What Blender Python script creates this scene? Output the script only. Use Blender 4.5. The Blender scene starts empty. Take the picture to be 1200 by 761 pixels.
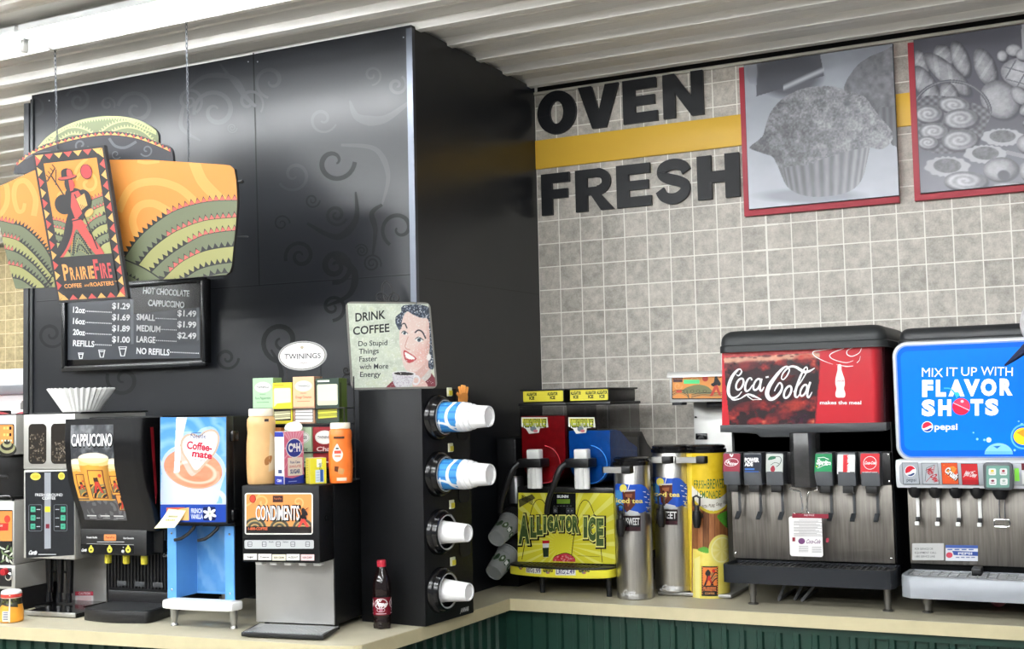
import bpy, bmesh, math, random
import numpy as np
from mathutils import Vector, Matrix
from mathutils.geometry import tessellate_polygon

SC = bpy.context.scene
COL = SC.collection
random.seed(4)
PI = math.pi

# ------------------------------------------------------------------ camera
FPX, YAW, PITCH, ROLL = 1425.42, -.46240, .06480, -.02320
CAM = np.array([2.2644, -4.8215, 1.6237])


def cam_axes():
    cy, sy, cp, sp = math.cos(YAW), math.sin(YAW), math.cos(PITCH), math.sin(PITCH)
    f = np.array([sy * cp, cy * cp, sp])
    r0 = np.array([cy, -sy, 0.0])
    u0 = np.cross(r0, f)
    r = math.cos(ROLL) * r0 + math.sin(ROLL) * u0
    u = -math.sin(ROLL) * r0 + math.cos(ROLL) * u0
    return r, u, f


AX_R, AX_U, AX_F = cam_axes()
cd = bpy.data.cameras.new('camera')
cam = bpy.data.objects.new('camera', cd)
COL.objects.link(cam)
cam.matrix_world = Matrix(((AX_R[0], AX_U[0], -AX_F[0], CAM[0]), (AX_R[1], AX_U[1], -AX_F[1], CAM[1]),
                           (AX_R[2], AX_U[2], -AX_F[2], CAM[2]), (0, 0, 0, 1)))
cd.sensor_fit = 'HORIZONTAL'
cd.sensor_width = 36
cd.lens = 36 * FPX / 1200
cd.clip_end = 60
SC.camera = cam

# ------------------------------------------------------------------ exposure, world
vs = SC.view_settings
vs.view_transform = 'Standard'
vs.look = 'None'
vs.gamma = 1
vs.use_curve_mapping = False
vs.exposure = 0.24
w = bpy.data.worlds.new('store_ambient')
SC.world = w
w.use_nodes = True
w.node_tree.nodes['Background'].inputs[0].default_value = (0.93, 0.97, 1.0, 1)
w.node_tree.nodes['Background'].inputs[1].default_value = 0.32
TUBE_STRENGTH = 84.0

# ------------------------------------------------------------------ colour + materials


def lin(c):
    out = []
    for x in c[:3]:
        x /= 255.0
        out.append(x / 12.92 if x <= .04045 else ((x + .055) / 1.055) ** 2.4)
    return tuple(out) + (1.0,)


def nlin(a):
    a = np.clip(np.asarray(a, float) / 255.0, 0, 1)
    return np.where(a <= .04045, a / 12.92, ((a + .055) / 1.055) ** 2.4)


MATS = {}


def mat(name, rgb=(128, 128, 128), rough=.5, metal=0., noise=0., nscale=30., bump=0., coat=0., trans=0., ior=1.45,
        emit=None, estr=0., stretch=None, spec=.5, rnoise=0.):
    """procedural principled material with a little noise in colour / roughness / bump"""
    if name in MATS:
        return MATS[name]
    m = bpy.data.materials.new(name)
    m.use_nodes = True
    nt = m.node_tree
    b = nt.nodes['Principled BSDF']
    c = lin(rgb)
    b.inputs['Base Color'].default_value = c
    b.inputs['Roughness'].default_value = rough
    b.inputs['Metallic'].default_value = metal
    b.inputs['IOR'].default_value = ior
    b.inputs['Specular IOR Level'].default_value = spec
    b.inputs['Coat Weight'].default_value = coat
    b.inputs['Transmission Weight'].default_value = trans
    if emit:
        b.inputs['Emission Color'].default_value = lin(emit)
        b.inputs['Emission Strength'].default_value = estr
    if noise or bump or rnoise:
        tc = nt.nodes.new('ShaderNodeTexCoord')
        mp = nt.nodes.new('ShaderNodeMapping')
        if stretch:
            mp.inputs['Scale'].default_value = stretch
        nz = nt.nodes.new('ShaderNodeTexNoise')
        nz.inputs['Scale'].default_value = nscale
        nz.inputs['Detail'].default_value = 4
        nt.links.new(tc.outputs['Object'], mp.inputs[0])
        nt.links.new(mp.outputs[0], nz.inputs[0])
        if noise:
            r = nt.nodes.new('ShaderNodeValToRGB')
            r.color_ramp.elements[0].position = .3
            r.color_ramp.elements[1].position = .7
            r.color_ramp.elements[0].color = tuple(max(0, x * (1 - noise)) for x in c[:3]) + (1,)
            r.color_ramp.elements[1].color = tuple(min(1, x * (1 + noise)) for x in c[:3]) + (1,)
            nt.links.new(nz.outputs[0], r.inputs[0])
            nt.links.new(r.outputs[0], b.inputs['Base Color'])
        if rnoise:
            mr = nt.nodes.new('ShaderNodeMapRange')
            mr.inputs['To Min'].default_value = max(0, rough - rnoise)
            mr.inputs['To Max'].default_value = min(1, rough + rnoise)
            nt.links.new(nz.outputs[0], mr.inputs[0])
            nt.links.new(mr.outputs[0], b.inputs['Roughness'])
        if bump:
            bp = nt.nodes.new('ShaderNodeBump')
            bp.inputs['Strength'].default_value = bump
            bp.inputs['Distance'].default_value = .002
            nt.links.new(nz.outputs[0], bp.inputs['Height'])
            nt.links.new(bp.outputs[0], b.inputs['Normal'])
    MATS[name] = m
    return m


def print_mat(name, rough=.4, emit=0., spec=.5):
    m = bpy.data.materials.new(name)
    m.use_nodes = True
    nt = m.node_tree
    b = nt.nodes['Principled BSDF']
    a = nt.nodes.new('ShaderNodeAttribute')
    a.attribute_name = 'Col'
    nt.links.new(a.outputs['Color'], b.inputs['Base Color'])
    b.inputs['Roughness'].default_value = rough
    b.inputs['Specular IOR Level'].default_value = spec
    if emit:
        nt.links.new(a.outputs['Color'], b.inputs['Emission Color'])
        b.inputs['Emission Strength'].default_value = emit
    return m


PRINT = print_mat('printed_matte', .55, spec=.3)
GLOSS = print_mat('printed_gloss', .25)
LIT = print_mat('backlit_print', .15, .62)
LITLOW = print_mat('backlit_print_soft', .25, .16)

BLACK = mat('black_plastic', (14, 14, 16), .42, rnoise=.08, nscale=60)
BLACKG = mat('black_gloss_plastic', (14, 14, 16), .18)
BLACKM = mat('black_powder_coat', (11, 12, 14), .5, rnoise=.08, nscale=80, bump=.05, spec=.25)
DGREY = mat('charcoal_plastic', (48, 51, 54), .45, rnoise=.06, nscale=90)
VGREY = mat('valve_grey_plastic', (72, 75, 79), .4)
STEEL = mat('brushed_steel', (190, 188, 184), .32, 1., noise=.12, nscale=6, stretch=(40, 40, 1.2), rnoise=.08)
STEELH = mat('steel_sheet', (172, 171, 168), .38, .85, noise=.06, nscale=8, rnoise=.08)
STEELD = mat('splash_panel_steel', (118, 114, 108), .42, .9, noise=.22, nscale=5, stretch=(30, 30, 1.5), rnoise=.08)
CHROME = mat('chrome', (220, 220, 220), .12, 1.)
WHITE = mat('white_plastic', (232, 232, 230), .35)
FOAM = mat('white_foam', (240, 240, 240), .6, bump=.05, nscale=200)
SILVER = mat('silver_plastic', (148, 152, 158), .35, .1)
SILVERL = mat('light_silver_plastic', (204, 207, 212), .3, .1)
YELLOWB = mat('tap_yellow', (214, 200, 60), .4)
DRED = mat('dark_red_plastic', (120, 20, 28), .3)


# ------------------------------------------------------------------ mesh builder
class MB:
    def __init__(s):
        s.v, s.f, s.m = [], [], []

    def add(s, vs_, fs, mi=0):
        n = len(s.v)
        s.v += [tuple(p) for p in vs_]
        s.f += [tuple(i + n for i in f) for f in fs]
        s.m += [mi] * len(fs)
        return s

    def bm(s, b, mi=0):
        b.verts.index_update()
        s.add([v.co[:] for v in b.verts], [[v.index for v in f.verts] for f in b.faces], mi)
        b.free()
        return s

    def box(s, x0, x1, y0, y1, z0, z1, bev=0., seg=2, mi=0):
        b = bmesh.new()
        bmesh.ops.create_cube(b, size=1)
        for v in b.verts:
            v.co = Vector(((x0 + x1) / 2 + v.co.x * (x1 - x0), (y0 + y1) / 2 + v.co.y * (y1 - y0), (z0 + z1) / 2 + v.co.z * (z1 - z0)))
        if bev:
            bmesh.ops.bevel(b, geom=b.edges[:], offset=bev, segments=seg, profile=.5, affect='EDGES')
        return s.bm(b, mi)

    def prism(s, pts, axis, a0, a1, bev=0., seg=2, mi=0):
        """extrude a 2D outline: axis 'Y' -> pts are (x,z); 'X' -> (y,z); 'Z' -> (x,y)"""
        def co(p, a):
            return {'Y': (p[0], a, p[1]), 'X': (a, p[0], p[1]), 'Z': (p[0], p[1], a)}[axis]
        b = bmesh.new()
        v0 = [b.verts.new(co(p, a0)) for p in pts]
        v1 = [b.verts.new(co(p, a1)) for p in pts]
        n = len(pts)
        b.faces.new(v0)
        b.faces.new(v1[::-1])
        for i in range(n):
            b.faces.new((v0[i], v1[i], v1[(i + 1) % n], v0[(i + 1) % n]))
        bmesh.ops.recalc_face_normals(b, faces=b.faces[:])
        if bev:
            es = [e for e in b.edges if len({round(v.co[{'X': 0, 'Y': 1, 'Z': 2}[axis]], 6) for v in e.verts}) == 1]
            bmesh.ops.bevel(b, geom=es, offset=bev, segments=seg, profile=.5, affect='EDGES')
        return s.bm(b, mi)

    def lathe(s, prof, c=(0, 0, 0), axis='Z', seg=32, sx=1., sy=1., mi=0, cap=True):
        vs_, fs = [], []
        for r, h in prof:
            for k in range(seg):
                a = 2 * PI * k / seg
                p = (r * math.cos(a) * sx, r * math.sin(a) * sy, h)
                if axis == 'X':
                    p = (h, p[0], p[1])
                elif axis == 'Y':
                    p = (p[0], -h, p[1])
                vs_.append((p[0] + c[0], p[1] + c[1], p[2] + c[2]))
        for i in range(len(prof) - 1):
            for k in range(seg):
                k2 = (k + 1) % seg
                fs.append((i * seg + k, i * seg + k2, (i + 1) * seg + k2, (i + 1) * seg + k))
        if cap:
            fs.append(tuple(range(seg))[::-1])
            fs.append(tuple((len(prof) - 1) * seg + k for k in range(seg)))
        return s.add(vs_, fs, mi)

    def cyl(s, p0, p1, r0, r1=None, seg=16, mi=0):
        return s.tube([p0, p1], [r0, r0 if r1 is None else r1], seg, mi)

    def tube(s, pts, r, seg=8, mi=0, closed=False):
        P = [Vector(p) for p in pts]
        n = len(P)
        rr = list(np.interp(np.linspace(0, 1, n), np.linspace(0, 1, len(r)), r)) if isinstance(r, (list, tuple)) else [r] * n
        vs_, fs = [], []
        up = None
        for i in range(n):
            a = P[i - 1] if (i > 0 or closed) else P[i]
            c = P[(i + 1) % n] if (i < n - 1 or closed) else P[i]
            t = (c - a).normalized()
            if up is None:
                up = t.orthogonal().normalized()
            up = (up - t * up.dot(t)).normalized()
            q = t.cross(up)
            for k in range(seg):
                an = 2 * PI * k / seg
                vs_.append(P[i] + (up * math.cos(an) + q * math.sin(an)) * rr[i])
        for i in range(n if closed else n - 1):
            j = (i + 1) % n
            for k in range(seg):
                k2 = (k + 1) % seg
                fs.append((i * seg + k, i * seg + k2, j * seg + k2, j * seg + k))
        if not closed:
            fs.append(tuple(range(seg))[::-1])
            fs.append(tuple((n - 1) * seg + k for k in range(seg)))
        return s.add(vs_, fs, mi)

    def sheet(s, fn, nu, nv, mi=0, thick=None):
        """grid surface fn(i,j)->co"""
        vs_ = [fn(i, j) for j in range(nv + 1) for i in range(nu + 1)]
        fs = [(j * (nu + 1) + i, j * (nu + 1) + i + 1, (j + 1) * (nu + 1) + i + 1, (j + 1) * (nu + 1) + i) for j in range(nv) for i in range(nu)]
        return s.add(vs_, fs, mi)

    def build(s, name, mats, parent=None, loc=None, angle=35, recalc=True):
        me = bpy.data.meshes.new(name)
        me.from_pydata(s.v, [], s.f)
        if not isinstance(mats, (list, tuple)):
            mats = [mats]
        for m in mats:
            me.materials.append(m)
        me.polygons.foreach_set('material_index', s.m)
        if recalc:
            b = bmesh.new()
            b.from_mesh(me)
            bmesh.ops.recalc_face_normals(b, faces=b.faces[:])
            b.to_mesh(me)
            b.free()
        me.polygons.foreach_set('use_smooth', [True] * len(me.polygons))
        me.set_sharp_from_angle(angle=math.radians(angle))
        me.update()
        o = bpy.data.objects.new(name, me)
        COL.objects.link(o)
        if parent:
            o.parent = parent
        if loc:
            o.location = loc
        return o


def tag(o, label=None, cat=None, group=None, kind=None):
    if label:
        o['label'] = label
    if cat:
        o['category'] = cat
    if group:
        o['group'] = group
    if kind:
        o['kind'] = kind
    return o


def thing(name, label, cat, loc=(0, 0, 0), rz=0., group=None):
    o = bpy.data.objects.new(name, None)
    o.empty_display_size = .05
    COL.objects.link(o)
    o.location = loc
    o.rotation_euler = (0, 0, math.radians(rz))
    return tag(o, label, cat, group)


def struct(o):
    o['kind'] = 'structure'
    return o


def part(parent, name, m, fn=None, **k):
    """one part mesh from calls on an MB"""
    b = MB()
    fn(b)
    return b.build(name, m, parent, **k)


def pbox(parent, name, m, x0, x1, y0, y1, z0, z1, bev=0., seg=2):
    return MB().box(x0, x1, y0, y1, z0, z1, bev, seg).build(name, m, parent)




# ------------------------------------------------------------------ printed art
def seg_norm(P, closed):
    n = len(P)
    out = []
    for i in range(n):
        a = P[i - 1] if (i > 0 or closed) else P[i]
        b = P[(i + 1) % n] if (i < n - 1 or closed) else P[i]
        d = b - a
        L = np.hypot(*d) or 1
        out.append(np.array([-d[1], d[0]]) / L)
    return np.array(out)


def smooth(pts, n=6, closed=False):
    """Catmull-Rom through points"""
    P = [np.array(p, float) for p in pts]
    N = len(P)
    out = []
    rng = range(N if closed else N - 1)
    for i in rng:
        p0 = P[i - 1] if (i > 0 or closed) else P[i]
        p1, p2 = P[i], P[(i + 1) % N]
        p3 = P[(i + 2) % N] if (i + 2 < N or closed) else P[(i + 1) % N]
        for k in range(n):
            t = k / n
            out.append(.5 * ((2 * p1) + (-p0 + p2) * t + (2 * p0 - 5 * p1 + 4 * p2 - p3) * t * t + (-p0 + 3 * p1 - 3 * p2 + p3) * t ** 3))
    if not closed:
        out.append(P[-1])
    return [tuple(p) for p in out]


def arc(cx, cy, rx, ry=None, a0=0, a1=360, n=24):
    ry = rx if ry is None else ry
    return [(cx + rx * math.cos(math.radians(a0 + (a1 - a0) * i / n)), cy + ry * math.sin(math.radians(a0 + (a1 - a0) * i / n))) for i in range(n + 1)]


def ellp(cx, cy, rx, ry=None, rot=0, n=28):
    p = arc(cx, cy, rx, ry, 0, 360, n)[:-1]
    if rot:
        c, s_ = math.cos(math.radians(rot)), math.sin(math.radians(rot))
        p = [(cx + (x - cx) * c - (y - cy) * s_, cy + (x - cx) * s_ + (y - cy) * c) for x, y in p]
    return p


def rrectp(x0, y0, x1, y1, r, n=5):
    x0, x1 = min(x0, x1), max(x0, x1)
    y0, y1 = min(y0, y1), max(y0, y1)
    return arc(x1 - r, y1 - r, r, r, 0, 90, n) + arc(x0 + r, y1 - r, r, r, 90, 180, n) + arc(x0 + r, y0 + r, r, r, 180, 270, n) + arc(x1 - r, y0 + r, r, r, 270, 360, n)


def spiral(cx, cy, r, turns=1.6, a0=0, dirn=1, n=34, r1=.12):
    return [(cx + r * (1 - (1 - r1) * i / n) * math.cos(math.radians(a0) + dirn * turns * 2 * PI * i / n), cy + r * (1 - (1 - r1) * i / n) * math.sin(math.radians(a0) + dirn * turns * 2 * PI * i / n)) for i in range(n + 1)]


GLY = {}


def glyphs(s, bold):
    """outline text of Blender's built-in font as triangles, unit size"""
    k = (s, bold)
    if k not in GLY:
        cu = bpy.data.curves.new('lettering', 'FONT')
        cu.body = s
        cu.size = 1
        cu.offset = bold
        cu.resolution_u = 3
        o = bpy.data.objects.new('lettering', cu)
        me = o.to_mesh()
        me.calc_loop_triangles()
        V = np.array([v.co[:2] for v in me.vertices]) if len(me.vertices) else np.zeros((0, 2))
        T = [tuple(t.vertices) for t in me.loop_triangles]
        o.to_mesh_clear()
        bpy.data.objects.remove(o)
        bpy.data.curves.remove(cu)
        GLY[k] = (V, T)
    return GLY[k]


def clip_half(poly, a, b, c):
    """keep a*x+b*y<=c"""
    out = []
    n = len(poly)
    for i in range(n):
        p, q = poly[i], poly[(i + 1) % n]
        dp, dq = a * p[0] + b * p[1] - c, a * q[0] + b * q[1] - c
        if dp <= 0:
            out.append(p)
        if (dp < 0 < dq) or (dq < 0 < dp):
            t = dp / (dp - dq)
            out.append((p[0] + t * (q[0] - p[0]), p[1] + t * (q[1] - p[1])))
    return out


class Art:
    """flat coloured shapes in design space (y down); T maps design points to panel metres"""

    def __init__(s, T=None, crop=None, step=.00004, gain=.78):
        s.gain = gain
        s.T = T or (lambda P: P)
        s.crop = crop
        s.shapes = []
        s.step = step
        s.clipper = None
        s.cur = 0

    def tri(s, tris, col, keep=False):
        if not keep:
            s.cur += 1
        out = []
        for t in tris:
            t = [tuple(p) for p in t]
            if s.clipper:
                C_ = s.clipper
                for i in range(len(C_)):
                    p, q = C_[i], C_[(i + 1) % len(C_)]
                    a, b = (q[1] - p[1]), -(q[0] - p[0])
                    a, b = a * s.csign, b * s.csign
                    t = clip_half(t, a, b, a * p[0] + b * p[1])
                    if len(t) < 3:
                        break
                if len(t) < 3:
                    continue
            out.append(t)
        s.shapes.append((s.cur, out, col))
        return s

    def clip(s, poly):
        s.clipper = poly
        if poly:
            A = sum(poly[i][0] * poly[(i + 1) % len(poly)][1] - poly[(i + 1) % len(poly)][0] * poly[i][1] for i in range(len(poly)))
            s.csign = 1 if A > 0 else -1
        return s

    def poly(s, pts, col, keep=False, holes=()):
        loops = [[Vector((p[0], p[1], 0)) for p in pts]] + [[Vector((p[0], p[1], 0)) for p in h] for h in holes]
        flat = [p for l in loops for p in l]
        T = tessellate_polygon(loops)
        return s.tri([[(flat[i].x, flat[i].y) for i in t] for t in T], col, keep)

    def rect(s, x0, y0, x1, y1, col, keep=False):
        return s.tri([[(x0, y0), (x1, y0), (x1, y1), (x0, y1)]], col, keep)

    def rrect(s, x0, y0, x1, y1, r, col, keep=False):
        return s.tri([rrectp(x0, y0, x1, y1, r)], col, keep)

    def ell(s, cx, cy, rx, ry=None, col=(0, 0, 0), rot=0, keep=False, n=28):
        return s.tri([ellp(cx, cy, rx, ry, rot, n)], col, keep)

    def stroke(s, pts, w_, col, closed=False, keep=False):
        P = np.array([p for i, p in enumerate(pts) if i == 0 or abs(p[0] - pts[i - 1][0]) + abs(p[1] - pts[i - 1][1]) > 1e-7], float)
        n = len(P)
        W = np.array([w_[min(len(w_) - 1, int(i * len(w_) / n))] if isinstance(w_, (list, tuple)) else w_ for i in range(n)], float)
        if isinstance(w_, (list, tuple)):
            W = np.interp(np.linspace(0, 1, n), np.linspace(0, 1, len(w_)), w_)
        N = seg_norm(P, closed)
        A, B = P + N * W[:, None] / 2, P - N * W[:, None] / 2
        tr = []
        for i in range(n if closed else n - 1):
            j = (i + 1) % n
            tr += [[A[i], A[j], B[j]], [A[i], B[j], B[i]]]
        return s.tri(tr, col, keep)

    def teeth(s, pts, size, step, col, side=1, keep=False, lean=0.):
        """row of little triangles standing on a line"""
        P = np.array(pts, float)
        d = np.r_[0, np.cumsum(np.hypot(*np.diff(P, axis=0).T))]
        n = max(1, int(d[-1] / step))
        tr = []
        for k in range(n):
            a, b = d[-1] * k / n, d[-1] * (k + .92) / n
            pa, pb = [np.array([np.interp(t, d, P[:, 0]), np.interp(t, d, P[:, 1])]) for t in (a, b)]
            q = pb - pa
            L = np.hypot(*q) or 1
            nn = np.array([q[1], -q[0]]) / L * side
            tr.append([pa, pb, (pa + pb) / 2 + nn * size + q * lean])
        return s.tri(tr, col, keep)

    def text(s, t, x, y, h, col, w=None, bold=0., shear=0., al='c', rot=0., keep=False, sq=None):
        """baseline at (x,y), cap height h (design units); w = total width to fit"""
        V, T = glyphs(t, bold + .012)
        if not len(T):
            return s
        V = V.copy()
        x0, x1 = V[:, 0].min(), V[:, 0].max()
        sy = h / .73
        sx = (w / (x1 - x0)) if w else sy * (sq or 1)
        V[:, 0] = (V[:, 0] - (x0 if al == 'l' else x1 if al == 'r' else (x0 + x1) / 2)) * sx
        V[:, 1] *= sy
        V[:, 0] += V[:, 1] * shear
        c, sn = math.cos(math.radians(rot)), math.sin(math.radians(rot))
        X = x + V[:, 0] * c + V[:, 1] * sn
        Y = y - (V[:, 1] * c - V[:, 0] * sn)
        P = list(zip(X, Y))
        return s.tri([[P[i] for i in tr] for tr in T], col, keep)

    def grid(s, x0, y0, x1, y1, nu, nv, fn):
        """painted picture: fn(X,Y) -> (...,3) sRGB 0-255, in design coordinates"""
        s.cur += 1
        s.shapes.append((s.cur, ('grid', x0, y0, x1, y1, nu, nv, fn), None))
        return s

    def build(s, name, M, parent=None, material=None, cuts=None, base=0.0004):
        """M(u,v,d) numpy arrays -> (n,3) local coordinates"""
        Vu, D, C3, F = [], [], [], []
        for lay, tr, col in s.shapes:
            d = base + lay * s.step
            if isinstance(tr, tuple):
                _, x0, y0, x1, y1, nu, nv, fn = tr
                X, Y = np.meshgrid(np.linspace(x0, x1, nu + 1), np.linspace(y0, y1, nv + 1))
                c = nlin(fn(X, Y)).reshape(-1, 3) * s.gain
                n0 = len(Vu)
                pts = np.stack([X.ravel(), Y.ravel()], -1)
                Vu += list(map(tuple, pts))
                D += [d] * len(pts)
                C3 += list(map(tuple, c))
                idx = (np.arange((nu + 1) * (nv + 1)).reshape(nv + 1, nu + 1) + n0)
                q = np.stack([idx[:-1, :-1], idx[:-1, 1:], idx[1:, 1:], idx[1:, :-1]], -1).reshape(-1, 4)
                F += list(map(tuple, q.tolist()))
                continue
            cl = tuple(x * s.gain for x in lin(col)[:3])
            pieces = tr
            for cu in (cuts or []):      # cut along design x or y so the print can bend
                ax, vals = cu
                nxt = []
                ed = [-1e9] + list(vals) + [1e9]
                for t in pieces:
                    lo, hi = min(p[ax] for p in t), max(p[ax] for p in t)
                    for a, b in zip(ed[:-1], ed[1:]):
                        if hi <= a or lo >= b:
                            continue
                        k = t
                        if lo < a:
                            k = clip_half(k, -1 if ax == 0 else 0, -1 if ax == 1 else 0, -a)
                        if hi > b and len(k) > 2:
                            k = clip_half(k, 1 if ax == 0 else 0, 1 if ax == 1 else 0, b)
                        if len(k) > 2:
                            nxt.append(k)
                pieces = nxt
            for t in pieces:
                n0 = len(Vu)
                Vu += t
                D += [d] * len(t)
                C3 += [cl] * len(t)
                F.append(tuple(range(n0, n0 + len(t))))
        P = np.array(Vu, float)
        if s.crop:
            P = P / s.crop[2] + np.array(s.crop[:2])
        P = np.asarray(s.T(P), float)
        # make every face wind the same way in panel space
        FF = []
        for f in F:
            a = 0.
            for i in range(len(f)):
                p, q = P[f[i]], P[f[(i + 1) % len(f)]]
                a += p[0] * q[1] - q[0] * p[1]
            if abs(a) < 1e-13:
                continue
            FF.append(f if a > 0 else f[::-1])
        co = np.asarray(M(P[:, 0], P[:, 1], np.array(D)), float)
        me = bpy.data.meshes.new(name)
        me.from_pydata(co.tolist(), [], FF)
        at_ = me.color_attributes.new('Col', 'FLOAT_COLOR', 'POINT')
        at_.data.foreach_set('color', np.c_[np.array(C3), np.ones(len(C3))].astype(np.float32).ravel())
        me.materials.append(material or PRINT)
        me.update()
        o = bpy.data.objects.new(name, me)
        COL.objects.link(o)
        if parent:
            o.parent = parent
        return o


def flat(o, U, V):
    """mapping onto a plane: local origin o, unit axes U,V"""
    o, U, V = np.array(o, float), np.array(U, float), np.array(V, float)
    N = np.cross(U, V)
    return lambda u, v, d: o + u[:, None] * U + v[:, None] * V + d[:, None] * N


def front(y, z0=0.):
    return lambda u, v, d: np.stack([u, np.full_like(u, y) - d, v - z0], -1)


def view_plane(P0, U, V):
    """reads a place seen in the photograph as (u,v) metres on the plane P0 + u U + v V"""
    P0, U, V = [np.array(a, float) for a in (P0, U, V)]
    N = np.cross(U, V)

    def T(P):
        d = ((P[:, 0] - 600) / FPX)[:, None] * AX_R - ((P[:, 1] - 380.5) / FPX)[:, None] * AX_U + AX_F
        k = ((P0 - CAM) @ N) / (d @ N)
        X = CAM + k[:, None] * d - P0
        return np.stack([X @ U, X @ V], -1)
    return T


def vfront(o, th, v):
    """vertical front plane of a machine standing at o, turned th degrees, at local depth v -> (local x, world z)"""
    t = math.radians(th)
    U = np.array([math.cos(t), math.sin(t), 0])
    W = np.array([-math.sin(t), math.cos(t), 0])
    return view_plane(np.array([o[0], o[1], 0]) + W * v, U, (0, 0, 1))


# value noise for painted pictures
_rng = np.random.RandomState(7)
_LAT = _rng.rand(256, 256)


def vnoise(x, y):
    xi, yi = np.floor(x).astype(int), np.floor(y).astype(int)
    fx, fy = x - xi, y - yi
    fx, fy = fx * fx * (3 - 2 * fx), fy * fy * (3 - 2 * fy)
    a, b = _LAT[yi % 256, xi % 256], _LAT[yi % 256, (xi + 1) % 256]
    c, d = _LAT[(yi + 1) % 256, xi % 256], _LAT[(yi + 1) % 256, (xi + 1) % 256]
    return (a * (1 - fx) + b * fx) * (1 - fy) + (c * (1 - fx) + d * fx) * fy


def fbm(x, y, o=4):
    t, amp, tot = 0, 1., 0.
    for i in range(o):
        t = t + amp * vnoise(x * 2 ** i + 17 * i, y * 2 ** i + 31 * i)
        tot += amp
        amp *= .5
    return t / tot


def inpoly(X, Y, pts):
    r = np.zeros(X.shape, bool)
    n = len(pts)
    for i in range(n):
        (x0, y0), (x1, y1) = pts[i], pts[(i + 1) % n]
        if y0 == y1:
            continue
        c = ((y0 > Y) != (y1 > Y)) & (X < (x1 - x0) * (Y - y0) / (y1 - y0) + x0)
        r ^= c
    return r


def put(img, mask, col):
    m = np.clip(np.asarray(mask, float), 0, 1)[..., None]
    return img * (1 - m) + np.asarray(col, float) * m


def soft(d, w_=1.):
    return np.clip(.5 - d / w_, 0, 1)


def edist(X, Y, cx, cy, rx, ry, rot=0):
    c, s_ = math.cos(math.radians(rot)), math.sin(math.radians(rot))
    x, y = (X - cx) * c + (Y - cy) * s_, -(X - cx) * s_ + (Y - cy) * c
    return (np.sqrt((x / rx) ** 2 + (y / ry) ** 2) - 1)


def grad(*stops):
    xs = [a for a, _ in stops]
    cs = np.array([c for _, c in stops], float)

    def f(t):
        return np.stack([np.interp(t, xs, cs[:, k]) for k in range(3)], -1)
    return f

# ================================================================== SETTING


def tile_material(name, base, grout, size, ox=0., oz=0., warm=0.):
    m = bpy.data.materials.new(name)
    m.use_nodes = True
    nt = m.node_tree
    N, L = nt.nodes, nt.links
    b = N['Principled BSDF']
    tc = N.new('ShaderNodeTexCoord')
    sp = N.new('ShaderNodeSeparateXYZ')
    L.new(tc.outputs['Object'], sp.inputs[0])

    def math_(op, a, b_=None, c=None):
        n = N.new('ShaderNodeMath')
        n.operation = op
        for i, x in enumerate((a, b_, c)):
            if x is None:
                continue
            if isinstance(x, (int, float)):
                n.inputs[i].default_value = x
            else:
                L.new(x, n.inputs[i])
        return n.outputs[0]
    u = math_('DIVIDE', math_('SUBTRACT', sp.outputs[0], ox), size)
    v = math_('DIVIDE', math_('SUBTRACT', sp.outputs[2], oz), size)
    fu, fv = math_('FRACT', u), math_('FRACT', v)
    du = math_('MINIMUM', fu, math_('SUBTRACT', 1., fu))
    dv = math_('MINIMUM', fv, math_('SUBTRACT', 1., fv))
    dm = math_('MINIMUM', du, dv)
    # sheet joint every twelve tiles is a little wider
    uj = math_('FRACT', math_('DIVIDE', math_('SUBTRACT', u, 9.5), 12.))
    wide = math_('MULTIPLY_ADD', math_('LESS_THAN', uj, 1 / 12.), .016, .022)
    gm = math_('LESS_THAN', dm, wide)
    cmb = N.new('ShaderNodeCombineXYZ')
    L.new(math_('FLOOR', u), cmb.inputs[0])
    L.new(math_('FLOOR', v), cmb.inputs[1])
    wn = N.new('ShaderNodeTexWhiteNoise')
    wn.noise_dimensions = '2D'
    L.new(cmb.outputs[0], wn.inputs[0])
    n1 = N.new('ShaderNodeTexNoise')
    n1.inputs['Scale'].default_value = 26
    n1.inputs['Detail'].default_value = 6
    n1.inputs['Roughness'].default_value = .7
    va = N.new('ShaderNodeVectorMath')
    va.operation = 'ADD'
    L.new(tc.outputs['Object'], va.inputs[0])
    L.new(wn.outputs['Color'], va.inputs[1])
    L.new(va.outputs[0], n1.inputs[0])
    n2 = N.new('ShaderNodeTexNoise')
    n2.inputs['Scale'].default_value = 160
    n2.inputs['Detail'].default_value = 3
    L.new(tc.outputs['Object'], n2.inputs[0])
    t = math_('ADD', math_('MULTIPLY', n1.outputs[0], .75), math_('MULTIPLY', n2.outputs[0], .25))
    t = math_('ADD', t, math_('MULTIPLY', math_('SUBTRACT', wn.outputs[0], .5), .10))
    r = N.new('ShaderNodeValToRGB')
    c = np.array(base, float)
    e = r.color_ramp.elements
    e[0].position, e[1].position = .34, .68
    e[0].color = lin(c * .80)
    e[1].color = lin(np.minimum(c * 1.12 + np.array([0, 0, 2]), 255))
    L.new(t, r.inputs[0])
    mx = N.new('ShaderNodeMix')
    mx.data_type = 'RGBA'
    L.new(gm, mx.inputs['Factor'])
    L.new(r.outputs[0], mx.inputs['A'])
    mx.inputs['B'].default_value = lin(grout)
    L.new(mx.outputs['Result'], b.inputs['Base Color'])
    b.inputs['Roughness'].default_value = .42
    b.inputs['Specular IOR Level'].default_value = .35
    bp = N.new('ShaderNodeBump')
    bp.inputs['Strength'].default_value = .35
    bp.inputs['Distance'].default_value = .0015
    L.new(math_('SUBTRACT', 1., gm), bp.inputs['Height'])
    L.new(bp.outputs[0], b.inputs['Normal'])
    return m


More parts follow.
